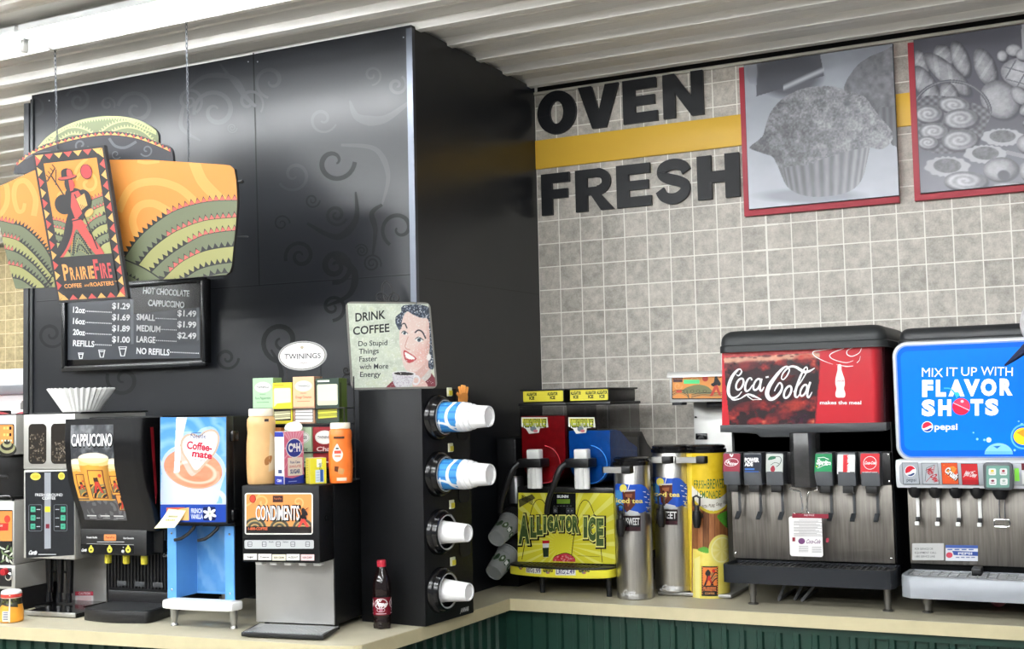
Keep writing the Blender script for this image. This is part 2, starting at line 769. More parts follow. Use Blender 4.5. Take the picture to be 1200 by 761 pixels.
TILE = tile_material('grey_stone_tile_sheet', (184, 178, 167), (232, 230, 222), .1016, 0., 2.42)
TILEW = tile_material('tan_stone_tile_sheet', (178, 163, 124), (226, 212, 174), .113, 0.02, 2.40)
CEILM = mat('galvanised_white_ceiling_steel', (236, 234, 229), .42, .0, noise=.05, nscale=9, stretch=(.4, 9, 9), rnoise=.06)
PANELB = mat('black_satin_panel', (22, 24, 28), .30, rnoise=.04, nscale=5, spec=.42)
FLOORM = mat('vinyl_floor', (140, 134, 124), .4, noise=.15, nscale=6)
TRIMA = mat('aluminium_trim', (88, 92, 100), .36, .9, rnoise=.08, nscale=40)
GREENM = mat('green_painted_metal', (18, 50, 40), .38, noise=.1, nscale=14)
LAM = mat('beige_laminate', (180, 174, 152), .45, noise=.05, nscale=18, rnoise=.08)
LAME = mat('beige_laminate_edge', (190, 180, 146), .5, noise=.05, nscale=18)

struct(MB().box(-9, 5, -9.5, 2.4, -.05, 0).build('floor', FLOORM))
struct(MB().box(0, 4.2, 0, .1, 0, 3.0).build('wall_back', TILE))
struct(MB().box(-9, -2.2, 2.2, 2.3, 0, 3.0).build('wall_left', TILEW))
struct(MB().box(-9.1, -9, -9.5, 2.3, 0, 3.0).build('wall_side', mat('off_white_wall', (206, 202, 190), .6, noise=.04)))


def ceiling():
    b = MB()
    y0s = [-1.026 + .2365 * k for k in range(-35, 15)]
    prof = []
    for y in y0s:
        prof += [(y - .008, 3.038), (y + .006, 3.010), (y + .044, 3.010), (y + .060, 3.038), (y + .112, 3.038), (y + .116, 3.031), (y + .130, 3.031), (y + .138, 3.038)]
    xs = [-9, 5]
    vs_ = [(x, y, z) for x in xs for y, z in prof]
    n = len(prof)
    fs = [(i, i + 1, n + i + 1, n + i) for i in range(n - 1)]
    b.add(vs_, fs)
    b.add([(x, y, 3.10) for x in xs for y in (prof[0][0], prof[-1][0])], [(0, 1, 3, 2)])
    return struct(b.build('ceiling', CEILM, recalc=False))


ceiling()
# trim and dark gap strip at the head of the tile wall
struct(MB().box(.0, 4.2, -.012, 0, 2.984, 2.998, .003).build('trim_1', mat('ceiling_edge_trim', (176, 172, 160), .4)))
struct(MB().box(.0, 4.2, .03, .1, 3.0, 3.04).build('gap_shade_strip', mat('dark_gap', (18, 18, 18), .8)))  # dark strip standing in for the shade in the gap above the wall

# ---- black panelled enclosure
ENC = struct(MB().box(-1.94, 0, -1.05, 0, 0, 3.02).build('wall_partition', PANELB))
struct(MB().box(-.021, .004, -1.054, -1.05, .9, 3.008).box(0, .004, -1.05, -1.035, .9, 3.008).build('corner_trim', TRIMA, ENC))
struct(MB().box(-1.975, -1.945, -1.062, -1.03, .9, 2.985).box(-1.94, -1.925, -1.058, -1.05, .9, 3.0).build('edge_trim', mat('dark_edge_trim', (52, 54, 56), .35, .5), ENC))
SWL, SWD = (32, 34, 39), (12, 13, 16)  # one glossy swirl ink; its sheen is toned in, lighter above and darker below
a = Art(vfront((0, -1.05), 0, 0))
a2 = Art(vfront((0, -1.05), 0, 0))
a2.stroke([(297, 62), (304, 335.5)], 1.5, (2, 2, 3))
a2.stroke([(43, 353.8), (180, 343.5), (486.8, 321.4)], 1.1, (2, 2, 3))
a.stroke([(43, 353.0), (180, 342.7), (486.8, 320.6)], .6, (40, 42, 46))
for cx, cy, r, tn, a0, dr, wd, c in [
        (92, 118, 15, 1.5, 200, 1, [3, 4, 2], SWL), (126, 122, 9, 1.4, 30, -1, [2, 3, 1], SWL), (160, 128, 22, 1.3, 190, 1, [4, 5, 2], SWL),
        (40, 128, 14, .8, -90, 1, [2, 4, 3], SWL), (222, 118, 16, 1.5, 60, -1, [3, 4, 2], SWL), (253, 130, 26, 1.4, 170, 1, [4, 6, 2], SWL),
        (272, 150, 6, 2, 0, 1, 1.2, SWL), (318, 95, 20, 1.2, 100, 1, [3, 5, 2], SWL), (292, 120, 18, 1., 40, -1, [2, 4, 3], SWL),
        (465, 100, 12, 1.4, -60, 1, [3, 4, 2], SWL), (436, 88, 12, 1.3, 90, -1, [2, 3, 2], SWL), (378, 140, 17, 1.3, 20, 1, [2, 4, 2], SWL),
        (345, 205, 20, 1.3, 150, -1, [3, 4, 2], SWL), (392, 190, 24, 1.1, 0, 1, [5, 6, 2], SWD), (366, 235, 9, 1.6, 0, 1, [2, 2, 1], SWD),
        (394, 252, 13, 1.7, 20, 1, [3, 4, 2], SWD), (352, 300, 18, 1.5, 160, 1, [4, 5, 2], SWD), (393, 312, 20, 1.7, 100, -1, [5, 7, 3], SWD),
        (424, 294, 8, 2., 200, 1, [1.6, 2, 1], SWD), (436, 309, 11, 2.1, 20, -1, [1.8, 2.4, 1.2], SWD), (468, 268, 22, 1.2, 120, 1, [4, 5, 2], SWD),
        (330, 262, 10, 1.5, 0, -1, [2, 2, 1], SWD), (60, 392, 16, 1.4, 40, 1, [3, 4, 2], SWD), (145, 445, 20, 1.3, 200, -1, [4, 5, 2], SWD),
        (330, 400, 26, 1.5, 60, 1, [5, 6, 2], SWD), (266, 420, 14, 1.5, 0, 1, [3, 4, 2], SWD), (390, 360, 16, 1.4, 90, -1, [4, 4, 2], SWD)]:
    (a2 if c is SWD else a).stroke(spiral(cx, cy, r, tn, a0, dr), wd, c)
for p, wd, c in [([(258, 75), (285, 110), (300, 125)], [2, 6, 3], SWL), ([(410, 118), (420, 138), (450, 140), (482, 118)], [2, 12, 3], SWL),
                 ([(360, 262), (395, 278), (417, 258), (417, 225)], [3, 9, 2], SWD), ([(437, 300), (440, 270), (436, 250), (448, 240)], [2, 7, 3], SWD),
                 ([(392, 300), (415, 318), (410, 345), (380, 360)], [7, 8, 2], SWD), ([(400, 170), (440, 175), (455, 205), (448, 240)], [3, 7, 2], SWL),
                 ([(215, 110), (240, 90), (275, 92), (290, 115)], [2, 6, 2], SWL), ([(215, 125), (213, 150), (235, 165)], [4, 5, 2], SWL),
                 ([(312, 480), (330, 440), (318, 410)], [3, 6, 2], SWD)]:
    (a2 if c is SWD else a).stroke(smooth(p, 8), wd, c)
for x, y in [(291, 72.5), (302, 72.5), (473, 43.8), (58, 118)]:
    a.ell(x, y, .9, .9, (150, 150, 155), n=8)
struct(a.build('panel_print', front(-1.05), ENC, print_mat('satin_swirl_print', .32, spec=.42)))
struct(a2.build('sheen_dark_print', front(-1.05), ENC, print_mat('sheen_dark_swirl', .42, spec=.22)))
a = Art(view_plane((0, 0, 0), (0, 1, 0), (0, 0, 1)))
a.stroke([(498, 326.2), (632, 345.3)], .9, (5, 5, 6))
struct(a.build('panel_seam', lambda u, v, d: np.stack([d, u, v], -1), ENC, print_mat('seam_print', .5)))

# ---- ceiling strip lights (every row of the shop that can light this corner)
TUBE = mat('fluorescent_tube', (255, 255, 255), .4, emit=(250, 253, 255), estr=TUBE_STRENGTH)
ENAMEL = mat('white_enamel', (236, 238, 238), .35)


def strip(x0, x1, y, label, rowgroup, lamps=(-.045, .045)):
    t = thing('strip_light', label, 'ceiling light', (x0, y, 3.012), 0, rowgroup)
    L = x1 - x0
    pr = [(-.15, -.085), (-.148, -.092), (-.055, -.03), (-.055, 0), (.055, 0), (.055, -.03), (.148, -.092), (.15, -.085), (.058, -.018), (-.058, -.018)]
    h = MB()
    h.prism([(-.055, -.04), (.055, -.04), (.055, 0), (-.055, 0)], 'X', .01, L - .01)
    for sgn in (-1, 1):
        h.prism([(sgn * .05, -.036), (sgn * .105, -.048), (sgn * .106, -.044), (sgn * .05, -.030)], 'X', .01, L - .01)
    h.build('reflector_housing', ENAMEL, t)
    for dy in lamps:
        MB().cyl((.03, dy, -.062), (L - .03, dy, -.062), .0127, seg=10).build('lamp_tube', TUBE, t)
        for xx in (.012, L - .03):
            pbox(t, 'lamp_socket', WHITE, xx, xx + .018, dy - .012, dy + .012, -.082, -.038, .003)
    return t


XS = [(-6.08, -3.64), (-3.64, -1.2), (-1.2, 1.24), (1.24, 3.68)]
NAMEX = ['far left in the row', 'left of the chains', 'over the coffee counter', 'over the soda dispensers']
for ri, (y, rn) in enumerate([(-1.73, 'nearest the black enclosure'), (-3.6, 'second row out from the wall'), (-5.6, 'third row out from the wall'), (-7.6, 'fourth row out from the wall')]):
    for (x0, x1), nm in zip(XS[:2] + [(-1.2, .02)] if ri == 0 else XS, NAMEX):
        strip(x0, x1, y, 'white fluorescent strip light, %s, %s' % (rn, nm), 'ceiling strip lights', (0.,) if ri == 0 else (-.045, .045))

strip(-6.6, -4.16, .55, 'unseen white fluorescent strip light added to brighten the back area behind the black enclosure', 'ceiling strip lights')  # added lamp out of view, brightens the back tile wall

# ---- counter
CT = [(-2.3, -1.05), (-2.3, -1.93), (-1.2253, -1.8223), (-.59, -1.76), (.05, -1.714), (.10, -1.706), (.1412, -1.688), (.156, -1.6686), (.18, -1.3585), (.194, -.737), (1.5, -.724), (3.4, -.70), (3.4, -.0), (0.0, 0.0), (0, -1.05)]
CTL = [(-2.3, -1.052), (-2.3, -1.93), (-1.2253, -1.8223), (-.59, -1.76), (.05, -1.714), (.10, -1.706), (.1412, -1.688), (.156, -1.6686), (.18, -1.3585), (.188, -1.0095), (.003, -1.0095), (.003, -1.052)]
CTR = [(.188, -1.0085), (.194, -.737), (1.5, -.724), (3.4, -.70), (3.4, -.003), (.003, -.003), (.003, -1.0085)]
ct = MB().prism(CTL, 'Z', -.009, 0).build('countertop', LAM, None, (0, 0, .9))
tag(ct, 'beige laminate countertop under the coffee machines, ending at the seam near the corner', 'countertop')
ct2 = MB().prism(CTR, 'Z', -.009, 0).build('countertop', LAM, None, (0, 0, .9))
tag(ct2, 'beige laminate countertop under the slush, tea and soda machines along the tile wall', 'countertop')


def edge_strip(P, par):
    b = MB()
    N = seg_norm(np.array(P), False)
    out = [(p[0] - n[0] * .002, p[1] - n[1] * .002) for p, n in zip(P, N)]
    inn = [(p[0] + n[0] * .02, p[1] + n[1] * .02) for p, n in zip(P, N)]
    for i in range(len(P) - 1):
        b.prism([out[i], out[i + 1], inn[i + 1], inn[i]], 'Z', -.043, -.0015)
    return b.build('edge_band', LAME, par)


edge_strip(CTL[1:10], ct)
edge_strip(CTR[0:4], ct2)
MB().box(.003, .1895, -1.0095, -1.0087, -.043, .0002).build('edge_joint', mat('dark_joint', (40, 36, 30), .7), ct)

cb = thing('counter_base', 'dark green ribbed metal counter base under the beige countertop', 'counter base', (0, 0, 0))
# solid core set back under the top
core = [(-2.28, -1.06), (-2.28, -1.87), (.08, -1.655), (.125, -1.62), (.15, -.695), (3.38, -.655), (3.38, -.01), (.01, -.01), (.01, -1.06)]
MB().prism(core, 'Z', 0, .855).build('core', mat('dark_green_core', (14, 40, 31), .5), cb)


def ribbed(p0, p1, name):
    """vertical trapezoid ribs along a straight run"""
    p0, p1 = np.array(p0), np.array(p1)
    L = np.hypot(*(p1 - p0))
    d = (p1 - p0) / L
    n = np.array([d[1], -d[0]])
    pts, s_ = [], 0.
    while s_ < L - .07:
        for ds, h in ((0, .004), (.026, .004), (.031, .015), (.047, .015), (.052, .004)):
            pts.append((s_ + ds, h))
        s_ += .062
    pts.append((L, .004))
    P = [p0 + d * a_ + n * h for a_, h in pts]
    vs_ = [(p[0], p[1], z) for z in (.02, .853) for p in P]
    k = len(P)
    return MB().add(vs_, [(i, i + 1, k + i + 1, k + i) for i in range(k - 1)]).build(name, GREENM, cb, recalc=False)


ribbed((-2.28, -1.875), (.085, -1.66), 'ribbed_panel')
ribbed((.128, -1.62), (.155, -.70), 'ribbed_panel')
ribbed((.155, -.70), (3.38, -.66), 'ribbed_panel')
MB().box(.155, 3.38, -.702, -.69, .83, .855).build('top_rail', GREENM, cb)

# ================================================================== WALL GRAPHICS
LET = mat('black_foam_letter', (10, 12, 16), .42, spec=.3)


def letter(ch, strokes, x, z, wd, ht, word, where):
    o = MB()
    for k, pts in enumerate(strokes):
        o.prism([(p[0] * wd, p[1] * ht) for p in pts], 'Y', -.016 - .00012 * (k % 7), 0)
    ob = o.build('wall_letter', LET, None, (x, -.001, z))
    return tag(ob, where, 'letter', 'black letters on the tile wall')


def ringp(n=40, t=.325, tz=.245):
    out = []
    for i in range(n):
        a0, a1 = 2 * PI * i / n, 2 * PI * (i + 1) / n
        f = lambda a_, rx, ry: (.5 + rx * math.cos(a_), .5 + ry * math.sin(a_))
        out.append([f(a0, .5, .515), f(a1, .5, .515), f(a1, .5 - t, .515 - tz), f(a0, .5 - t, .515 - tz)])
    return out


def bandpoly(path, wid):
    P = np.array(path, float)
    N = seg_norm(P, False)
    W = np.array(wid)
    A, B = P + N * W / 2, P - N * W / 2
    return [[tuple(A[i]), tuple(A[i + 1]), tuple(B[i + 1]), tuple(B[i])] for i in range(len(P) - 1)]


def rect(x0, y0, x1, y1):
    return [(x0, y0), (x1, y0), (x1, y1), (x0, y1)]


S_PATH = smooth([(.86, .70), (.76, .84), (.5, .895), (.24, .83), (.19, .69), (.34, .58), (.62, .50), (.80, .40), (.80, .24), (.62, .12), (.42, .10), (.22, .17), (.12, .32)], 5)
SHAPES = {
    'O': ringp(),
    'V': [[(0, 1), (.335, 1), (.5, .40), (.665, 1), (1, 1), (.67, 0), (.33, 0)]],
    'E': [[(0, 0), (1, 0), (1, .235), (.36, .235), (.36, .395), (.93, .395), (.93, .61), (.36, .61), (.36, .765), (.98, .765), (.98, 1), (0, 1)]],
    'N': [[(0, 0), (.30, 0), (.30, .56), (.70, 0), (1, 0), (1, 1), (.70, 1), (.70, .44), (.30, 1), (0, 1)]],
    'F': [[(0, 0), (.38, 0), (.38, .39), (.93, .39), (.93, .61), (.38, .61), (.38, .765), (1, .765), (1, 1), (0, 1)]],
    'R': [rect(0, 0, .31, 1), rect(.28, .80, .62, 1), rect(.28, .38, .60, .57), [(.38, .42), (.62, .42), (1, 0), (.66, 0)]] + bandpoly([(.58 + .235 * math.cos(t), .69 + .21 * math.sin(t)) for t in np.linspace(-PI / 2, PI / 2, 12)], [.22]),
    'S': bandpoly(S_PATH, .25),
    'H': [[(0, 0), (.34, 0), (.34, .37), (.66, .37), (.66, 0), (1, 0), (1, 1), (.66, 1), (.66, .63), (.34, .63), (.34, 1), (0, 1)]],
}
for ch, x0, x1, lab in [('O', .018, .204, 'black letter O beginning the upper word on the tile wall'), ('V', .215, .405, 'black letter V, second of the upper word above the yellow band'),
                        ('E', .422, .576, 'black letter E of the upper word, above the yellow band'), ('N', .602, .778, 'black letter N ending the upper word above the yellow band')]:
    letter(ch, SHAPES[ch], x0, 2.800, x1 - x0, .187, 'upper', lab)
for ch, x0, x1, lab in [('F', .028, .163, 'black letter F beginning the lower word under the yellow band'), ('R', .191, .368, 'black letter R, second of the lower word under the yellow band'),
                        ('E', .382, .537, 'black letter E of the lower word, under the yellow band'), ('S', .556, .716, 'black letter S, fourth of the lower word under the yellow band'),
                        ('H', .740, .919, 'black letter H ending the lower word beside the muffin picture')]:
    letter(ch, SHAPES[ch], x0, 2.443, x1 - x0, .182, 'lower', lab)
tag(MB().box(.002, 4.19, -.013, -.001, 2.652, 2.780, .001).build('wall_band', mat('mustard_band_paint', (222, 178, 62), .45, noise=.03, nscale=3)),
    'mustard yellow band board running across the tile wall behind the pictures', 'wall board')

REDB = mat('red_backing_board', (168, 54, 66), .45, noise=.04, nscale=20)
BOARDE = mat('photo_board_edge', (60, 62, 68), .5)


def muffin_fn(X, Y):
    g = np.zeros(X.shape + (3,)) + np.array((176., 181., 192.))
    t = (Y - 80) / 620
    g = g + (np.clip(t, 0, 1)[..., None] - .3) * 55
    g += (fbm(X / 90, Y / 60)[..., None] - .5) * 22
    # blurred dark backdrop upper left and white napkin streak
    g = put(g, soft((edist(X, Y, 255, 200, 125, 85)), .35) * .95, (88, 90, 100))
    g = put(g, inpoly(X, Y, [(135, 160), (380, 120), (395, 205), (130, 285)]) * .9, (80, 82, 92))
    g = put(g, soft(np.abs((Y - 250) + (X - 240) * .45) - 9, 12) * ((X > 235) & (X < 395)), (196, 199, 208))
    g = put(g, soft(edist(X, Y, 115, 190, 22, 45), .3) * .8, (150, 154, 165))
    # second muffin behind, right
    m2 = inpoly(X, Y, smooth([(470, 262), (510, 180), (560, 138), (620, 112), (700, 95), (720, 300), (700, 480), (650, 470), (600, 420), (540, 320)], 5, True))
    n = fbm(X / 22, Y / 22, 5)
    g = put(g, m2, np.stack([92 + n * 75] * 3, -1) + np.array([0, 1, 8]))
    c2 = inpoly(X, Y, [(600, 330), (700, 320), (700, 480), (650, 475)])
    g = put(g, c2, np.stack([118 + 14 * np.sin(X / 4)] * 3, -1) + np.array([0, 1, 8]))
    # paper case
    cup = inpoly(X, Y, smooth([(208, 520), (300, 520), (430, 470), (560, 440), (545, 560), (520, 620), (470, 655), (380, 672), (300, 665), (250, 640), (225, 600)], 4, True))
    ang = (X - 385) / (175 - (Y - 500) * .20)
    st = np.sin(np.arcsin(np.clip(ang, -1, 1)) * 26)
    cc = 140 + 24 * st + 25 * ang + (fbm(X / 12, Y / 40) - .5) * 30
    g = put(g, cup, np.stack([cc, cc + 1, cc + 8], -1))
    sh = soft(edist(X, Y, 330, 668, 190, 26), .5) * .55 * (~cup)
    g = put(g, sh, (120, 124, 136))
    top = inpoly(X, Y, smooth([(103, 478), (150, 440), (165, 395), (185, 345), (230, 295), (290, 262), (350, 248), (420, 246), (480, 262), (545, 285), (580, 330), (610, 370), (650, 420), (648, 458), (610, 490), (560, 482), (500, 492), (430, 512), (370, 530), (330, 550), (270, 552), (215, 560), (190, 520), (160, 508), (110, 490)], 4, True))
    n = fbm(X / 24, Y / 24, 5) * .55 + fbm(X / 6, Y / 6, 3) * .45
    lgt = 128 + 190 * (n - .42) + 30 * np.clip((X - 330) / 300, -1, 1) - 22 * np.clip((Y - 330) / 200, -1, 1) * np.clip((400 - X) / 200, 0, 1)
    g = put(g, top, np.stack([lgt, lgt + 1, lgt + 7], -1))
    for bx, by, br in [(478, 312, 14), (520, 345, 9), (380, 300, 8), (300, 330, 9), (430, 360, 7), (240, 420, 8), (350, 470, 7)]:
        g = put(g, soft(edist(X, Y, bx, by, br, br * .7), .6) * .6, (98, 100, 110))
    return g


BK = []


def bread_fn(X, Y):
    g = np.zeros(X.shape + (3,)) + np.array((92., 92., 104.))
    t = np.clip((Y - 350) / 350, 0, 1)
    g = g + t[..., None] * 50
    n1, n2 = fbm(X / 14, Y / 14, 4), fbm(X / 5, Y / 5, 3)

    def loaf(cx, cy, rx, ry, rot, base=172, cuts=0, spir=False):
        nonlocal g
        d = edist(X, Y, cx, cy, rx, ry, rot)
        c, s_ = math.cos(math.radians(rot)), math.sin(math.radians(rot))
        x, y = ((X - cx) * c + (Y - cy) * s_) / rx, (-(X - cx) * s_ + (Y - cy) * c) / ry
        sh = base + 40 * (1 - np.clip(x * x + y * y, 0, 1)) - 48 * np.clip(d + .3, 0, .3) / .3 - 26 * x + (n1 - .5) * 40 + (n2 - .5) * 22
        if cuts:
            sh = sh + 20 * (np.sin((y * cuts + x * 1.4) * PI) > .55) - 12
        if spir:
            rr, aa = np.sqrt(x * x + y * y), np.arctan2(y, x)
            sh = sh + 24 * np.sin(rr * 15 + aa)
        g = put(g, soft(edist(X, Y, cx + 4, cy + 6, rx * 1.04, ry * 1.04, rot), .1) * .65, (54, 54, 64))
        g = put(g, soft(d, .05), np.stack([sh, sh, sh + 7], -1))
    for q in [(75, 200, 24, 60, -10), (150, 170, 34, 50, -12), (205, 180, 28, 74, -14), (285, 215, 34, 78, -14), (90, 290, 34, 90, -22), (160, 240, 36, 110, -40), (165, 330, 30, 60, -10)]:
        loaf(*q, base=150, cuts=3)
    loaf(425, 250, 92, 66, 20, 172, 0)
    lat = (np.abs(np.sin((X + Y * .5) / 17)) < .16) | (np.abs(np.sin((Y - X * .35) / 15)) < .16)
    g = put(g, (edist(X, Y, 425, 250, 86, 60, 20) < 0) & lat, (126, 126, 136))
    loaf(330, 345, 62, 78, -18, 160)
    loaf(395, 330, 26, 40, -30, 165)
    loaf(450, 360, 70, 30, -38, 165, 2)
    loaf(470, 430, 70, 22, -8, 160)
    for q in [(342, 172, 17, 22, 0), (380, 150, 26, 24, 0), (412, 168, 26, 24, 0), (455, 140, 34, 26, 0), (475, 165, 24, 26, 0)]:
        loaf(*q, base=166)
    g = put(g, (np.abs(X - 412 - (Y - 50) * .0) < 5) & (Y < 180), (188, 188, 196))
    g = put(g, (np.abs(X - 430 - (Y - 50) * .12) < 5) & (Y < 130), (188, 188, 196))
    # basket
    bk = inpoly(X, Y, smooth([(60, 350), (150, 330), (270, 370), (300, 400), (275, 470), (240, 540), (150, 560), (70, 530)], 4, True))
    wv = 120 + 36 * np.sin(X / 4.5) * np.sin(Y / 4.5) + (n1 - .5) * 30
    g = put(g, bk, np.stack([wv, wv, wv + 8], -1))
    for q in [(95, 400, 46, 36, 0), (180, 365, 52, 34, 10), (200, 420, 58, 40, -6), (110, 470, 48, 34, 0), (195, 505, 60, 42, -8), (90, 515, 34, 26, 0)]:
        loaf(*q, base=160, spir=True)
    hd = np.abs(np.sqrt(((X - 170) / 128) ** 2 + ((Y - 400) / 130) ** 2) - 1)
    g = put(g, (hd < .05) & (Y < 400), (96, 96, 106))
    g = put(g, (hd < .015) & (Y < 400), (150, 150, 158))
    for cx, cy, rx, ry in [(335, 495, 68, 34), (278, 562, 70, 36), (152, 612, 74, 40)]:
        aa = np.arctan2(Y - cy, X - cx)
        d = edist(X, Y, cx, cy, rx, ry) + .05 * np.sin(aa * 14)
        g = put(g, soft(d, .08), (206, 207, 214))
        d2 = edist(X, Y, cx, cy - 4, rx * .62, ry * .72)
        gg = 120 + 70 * (n1 - .4) + 30 * (n2 - .5)
        g = put(g, soft(d2, .08), np.stack([gg, gg, gg + 6], -1))
    for q in [(425, 520, 46, 40, 0), (470, 540, 40, 36, 0), (460, 470, 40, 24, -20), (425, 625, 40, 44, 0), (325, 620, 56, 46, -10), (480, 660, 30, 24, 0)]:
        loaf(*q, base=160)
    g = put(g, soft(edist(X, Y, 335, 645, 20, 20), .3), (92, 92, 104))
    loaf(210, 668, 70, 38, 0, 165, spir=True)
    loaf(350, 690, 66, 18, -3, 165)
    g = put(g, inpoly(X, Y, [(345, 545), (500, 590), (500, 605), (345, 562)]), (170, 170, 178))
    return g


def poster(name, lab, x0, z0, W, H, fn, crop, gx):
    t = thing(name, lab, 'picture', (x0, 0, z0))
    pbox(t, 'backing_board', REDB, 0, W, -.026, -.001, 0, H, .001)
    pbox(t, 'photo_board', BOARDE, .024, W + .004, -.040, -.026, .024, H + .004, .0008)
    a_ = Art(view_plane((x0 + .024, -.0405, z0 + .024), (1, 0, 0), (0, 0, 1)), crop)
    return t, a_


T1, A1 = poster('muffin_picture', 'square grey photograph of a muffin on a red board, right of the wall lettering', .935, 2.357, .606, .612, None, (850, 30, 3.31), None)
PW, PH = .582, .588


def rect_map(sx, sy, W, H, z):
    """picture in its own rectangle: design px -> metres"""
    (x0, x1), (y0, y1) = sx, sy
    return lambda P: np.stack([(P[:, 0] - x0) / (x1 - x0) * W, (y1 - P[:, 1]) / (y1 - y0) * H], -1)


def homog(src, dst):
    A_ = []
    for (x, y), (u, v) in zip(src, dst):
        A_ += [[x, y, 1, 0, 0, 0, -u * x, -u * y, -u], [0, 0, 0, x, y, 1, -v * x, -v * y, -v]]
    h = np.linalg.svd(np.array(A_, float))[2][-1].reshape(3, 3)

    def T(P):
        q = np.c_[P, np.ones(len(P))] @ h.T
        return q[:, :2] / q[:, 2:]
    T.inv = np.linalg.inv(h)
    return T


def framed(fn, src, W, H):
    """picture painted in crop pixels, warped square onto a W x H board: returns (T, fn') with design = metres*1000"""
    T = homog(src, [(0, H), (W, H), (W, 0), (0, 0)])

    def g(X, Y):
        q = np.stack([X.ravel() / 1000, H - Y.ravel() / 1000, np.ones(X.size)], -1) @ T.inv.T
        q = q[:, :2] / q[:, 2:]
        return fn(q[:, 0].reshape(X.shape), q[:, 1].reshape(X.shape))
    return g


def board_art(fn, src, W, H, name, parent, M, n, material=None):
    a_ = Art(lambda P: np.stack([P[:, 0] / 1000, H - P[:, 1] / 1000], -1), gain=.72)
    a_.grid(0, 0, W * 1000, H * 1000, n, int(n * H / W), framed(fn, src, W, H))
    return a_.build(name, M, parent, material)


GP = print_mat('satin_photo_print', .32)
board_art(muffin_fn, [(85, 165), (662, 80), (670, 665), (95, 718)], PW, PH, 'photo', T1, lambda u, v, d: np.stack([u + .026, -.040 - d, v + .026], -1), 230, GP)
T2, _ = poster('bread_picture', 'square grey photograph of loaves and pastries on a red board, at the right edge', 1.597, 2.357, .606, .612, None, (1060, 20, 3.457), None)
board_art(bread_fn, [(53, 103), (600, 20), (610, 650), (62, 718)], PW, PH, 'photo', T2, lambda u, v, d: np.stack([u + .026, -.040 - d, v + .026], -1), 230, GP)

# ================================================================== HANGING SIGN
ORG, ORG2, RED_, BLK, TAN, OLV, LGRN, CREAM = (243, 158, 66), (247, 182, 92), (214, 84, 78), (40, 40, 42), (240, 186, 106), (122, 131, 100), (178, 177, 112), (206, 212, 150)
HY = -1.58
HANG = thing('hanging_sign', 'layered orange, green and black coffee roaster sign hanging on two chains before the black enclosure', 'sign', (-.95, HY, 2.02))
HT = view_plane((-.95, HY, 0), (1, 0, 0), (0, 0, 1))


def sheet_part(name, pts, y0, y1, m):
    """flat board cut to an outline read in the photograph, real thickness"""
    T = view_plane((-.95, y0, 0), (1, 0, 0), (0, 0, 1))
    q = T(np.array(pts, float))
    return MB().prism([(a_, b_ - 2.02) for a_, b_ in q], 'Y', y0 - HY, y1 - HY).build(name, BOARDK, HANG), T


BOARDK = mat('sign_board_edge', (34, 34, 36), .5)


def layer_art(T, y):
    return Art(T, gain=.44), front(y - HY, 2.02)


dome = smooth([(40, 182), (45, 172), (60, 157), (90, 142), (112, 137), (130, 136), (160, 140), (183, 153), (186, 170), (187, 186)], 5)
_, T = sheet_part('hill_board', dome, HY + .06, HY + .072, BOARDK)
a = Art(T, gain=.36)
a.clip(None)
a.poly(dome, (140, 150, 112))
for k, (p, dy) in enumerate([([(45, 172), (60, 157), (90, 142), (130, 136), (160, 140), (183, 153)], 1.2)]):
    pp = smooth(p, 8)
    a.stroke([(x, y + 1.2) for x, y in pp], 2.0, CREAM)
    a.teeth([(x, y + 2) for x, y in pp][::-1], 3.2, 3.2, CREAM, side=1)
for cx, cy, rr in [(88, 178, (14, 22, 30)), (150, 182, (16, 25, 34, 42)), (60, 186, (12, 20))]:
    for r in rr:
        p = [q for q in arc(cx, cy, r, r * .95, 200, 340, 16)]
        p = [q for q in p if inpoly(np.array([q[0]]), np.array([q[1] - 4]), dome)[0]]
        if len(p) > 3:
            a.stroke(p, 1.2, CREAM)
            a.teeth(p, 4, 3.4, CREAM, side=1)
a.build('hill_print', front(.06, 2.02), HANG)

dark = smooth([(16, 204), (20, 190), (40, 175), (70, 164), (100, 157), (130, 154), (160, 158), (185, 167), (200, 174), (203, 190), (203, 198)], 5)
_, T = sheet_part('arch_board', dark, HY + .03, HY + .042, BOARDK)
a = Art(T, gain=.44)
a.poly(dark, (56, 57, 63))
ln = smooth([(20, 190), (40, 175), (70, 164), (100, 157), (130, 154), (160, 158), (185, 167), (200, 174)], 8)
a.stroke([(x, y + 4.6) for x, y in ln], 1.2, BLK)
a.teeth([(x, y + 4.2) for x, y in ln], 4., 4.4, RED_)
a.teeth([(x, y + 4.2) for x, y in ln][1::2], 3.2, 8.8, TAN)
for p, wd in [(smooth([(128, 162), (135, 171), (147, 173), (160, 166)], 6), 3.2), (spiral(172, 176, 8, 1.2, 150, -1), 1.8), (spiral(95, 170, 9, 1.2, 10, 1), 2.2), (spiral(136, 181, 6, 1.2, 30, 1), 1.2), (smooth([(30, 186), (42, 180), (60, 178)], 5), 2.4)]:
    a.stroke(p, wd, (104, 105, 112))
a.build('arch_print', front(.03, 2.02), HANG)


def field(a, arcs, bands, line_end, tooth=6.2, step=6.6, red=()):
    """contour field: arcs from outermost inwards, each edged with teeth"""
    for i, (p, c) in enumerate(zip(arcs, bands)):
        a.poly(p + line_end, c)
        a.stroke(p, 1.4, BLK)
        n = len(p)
        lo, hi = red[i] if i < len(red) else (1, 1)
        k0, k1 = int(n * lo), int(n * hi)
        P1, P2, P3 = p[:k0 + 1], p[k0:k1 + 1], p[k1:]
        for q, cc in ((P1, BLK), (P2, RED_), (P3, BLK)):
            if len(q) > 2:
                a.teeth(q, tooth * 1.15 if cc == RED_ else tooth, step, BLK)
                if cc == RED_:
                    a.teeth(q, tooth * .85, step, (226, 112, 104))


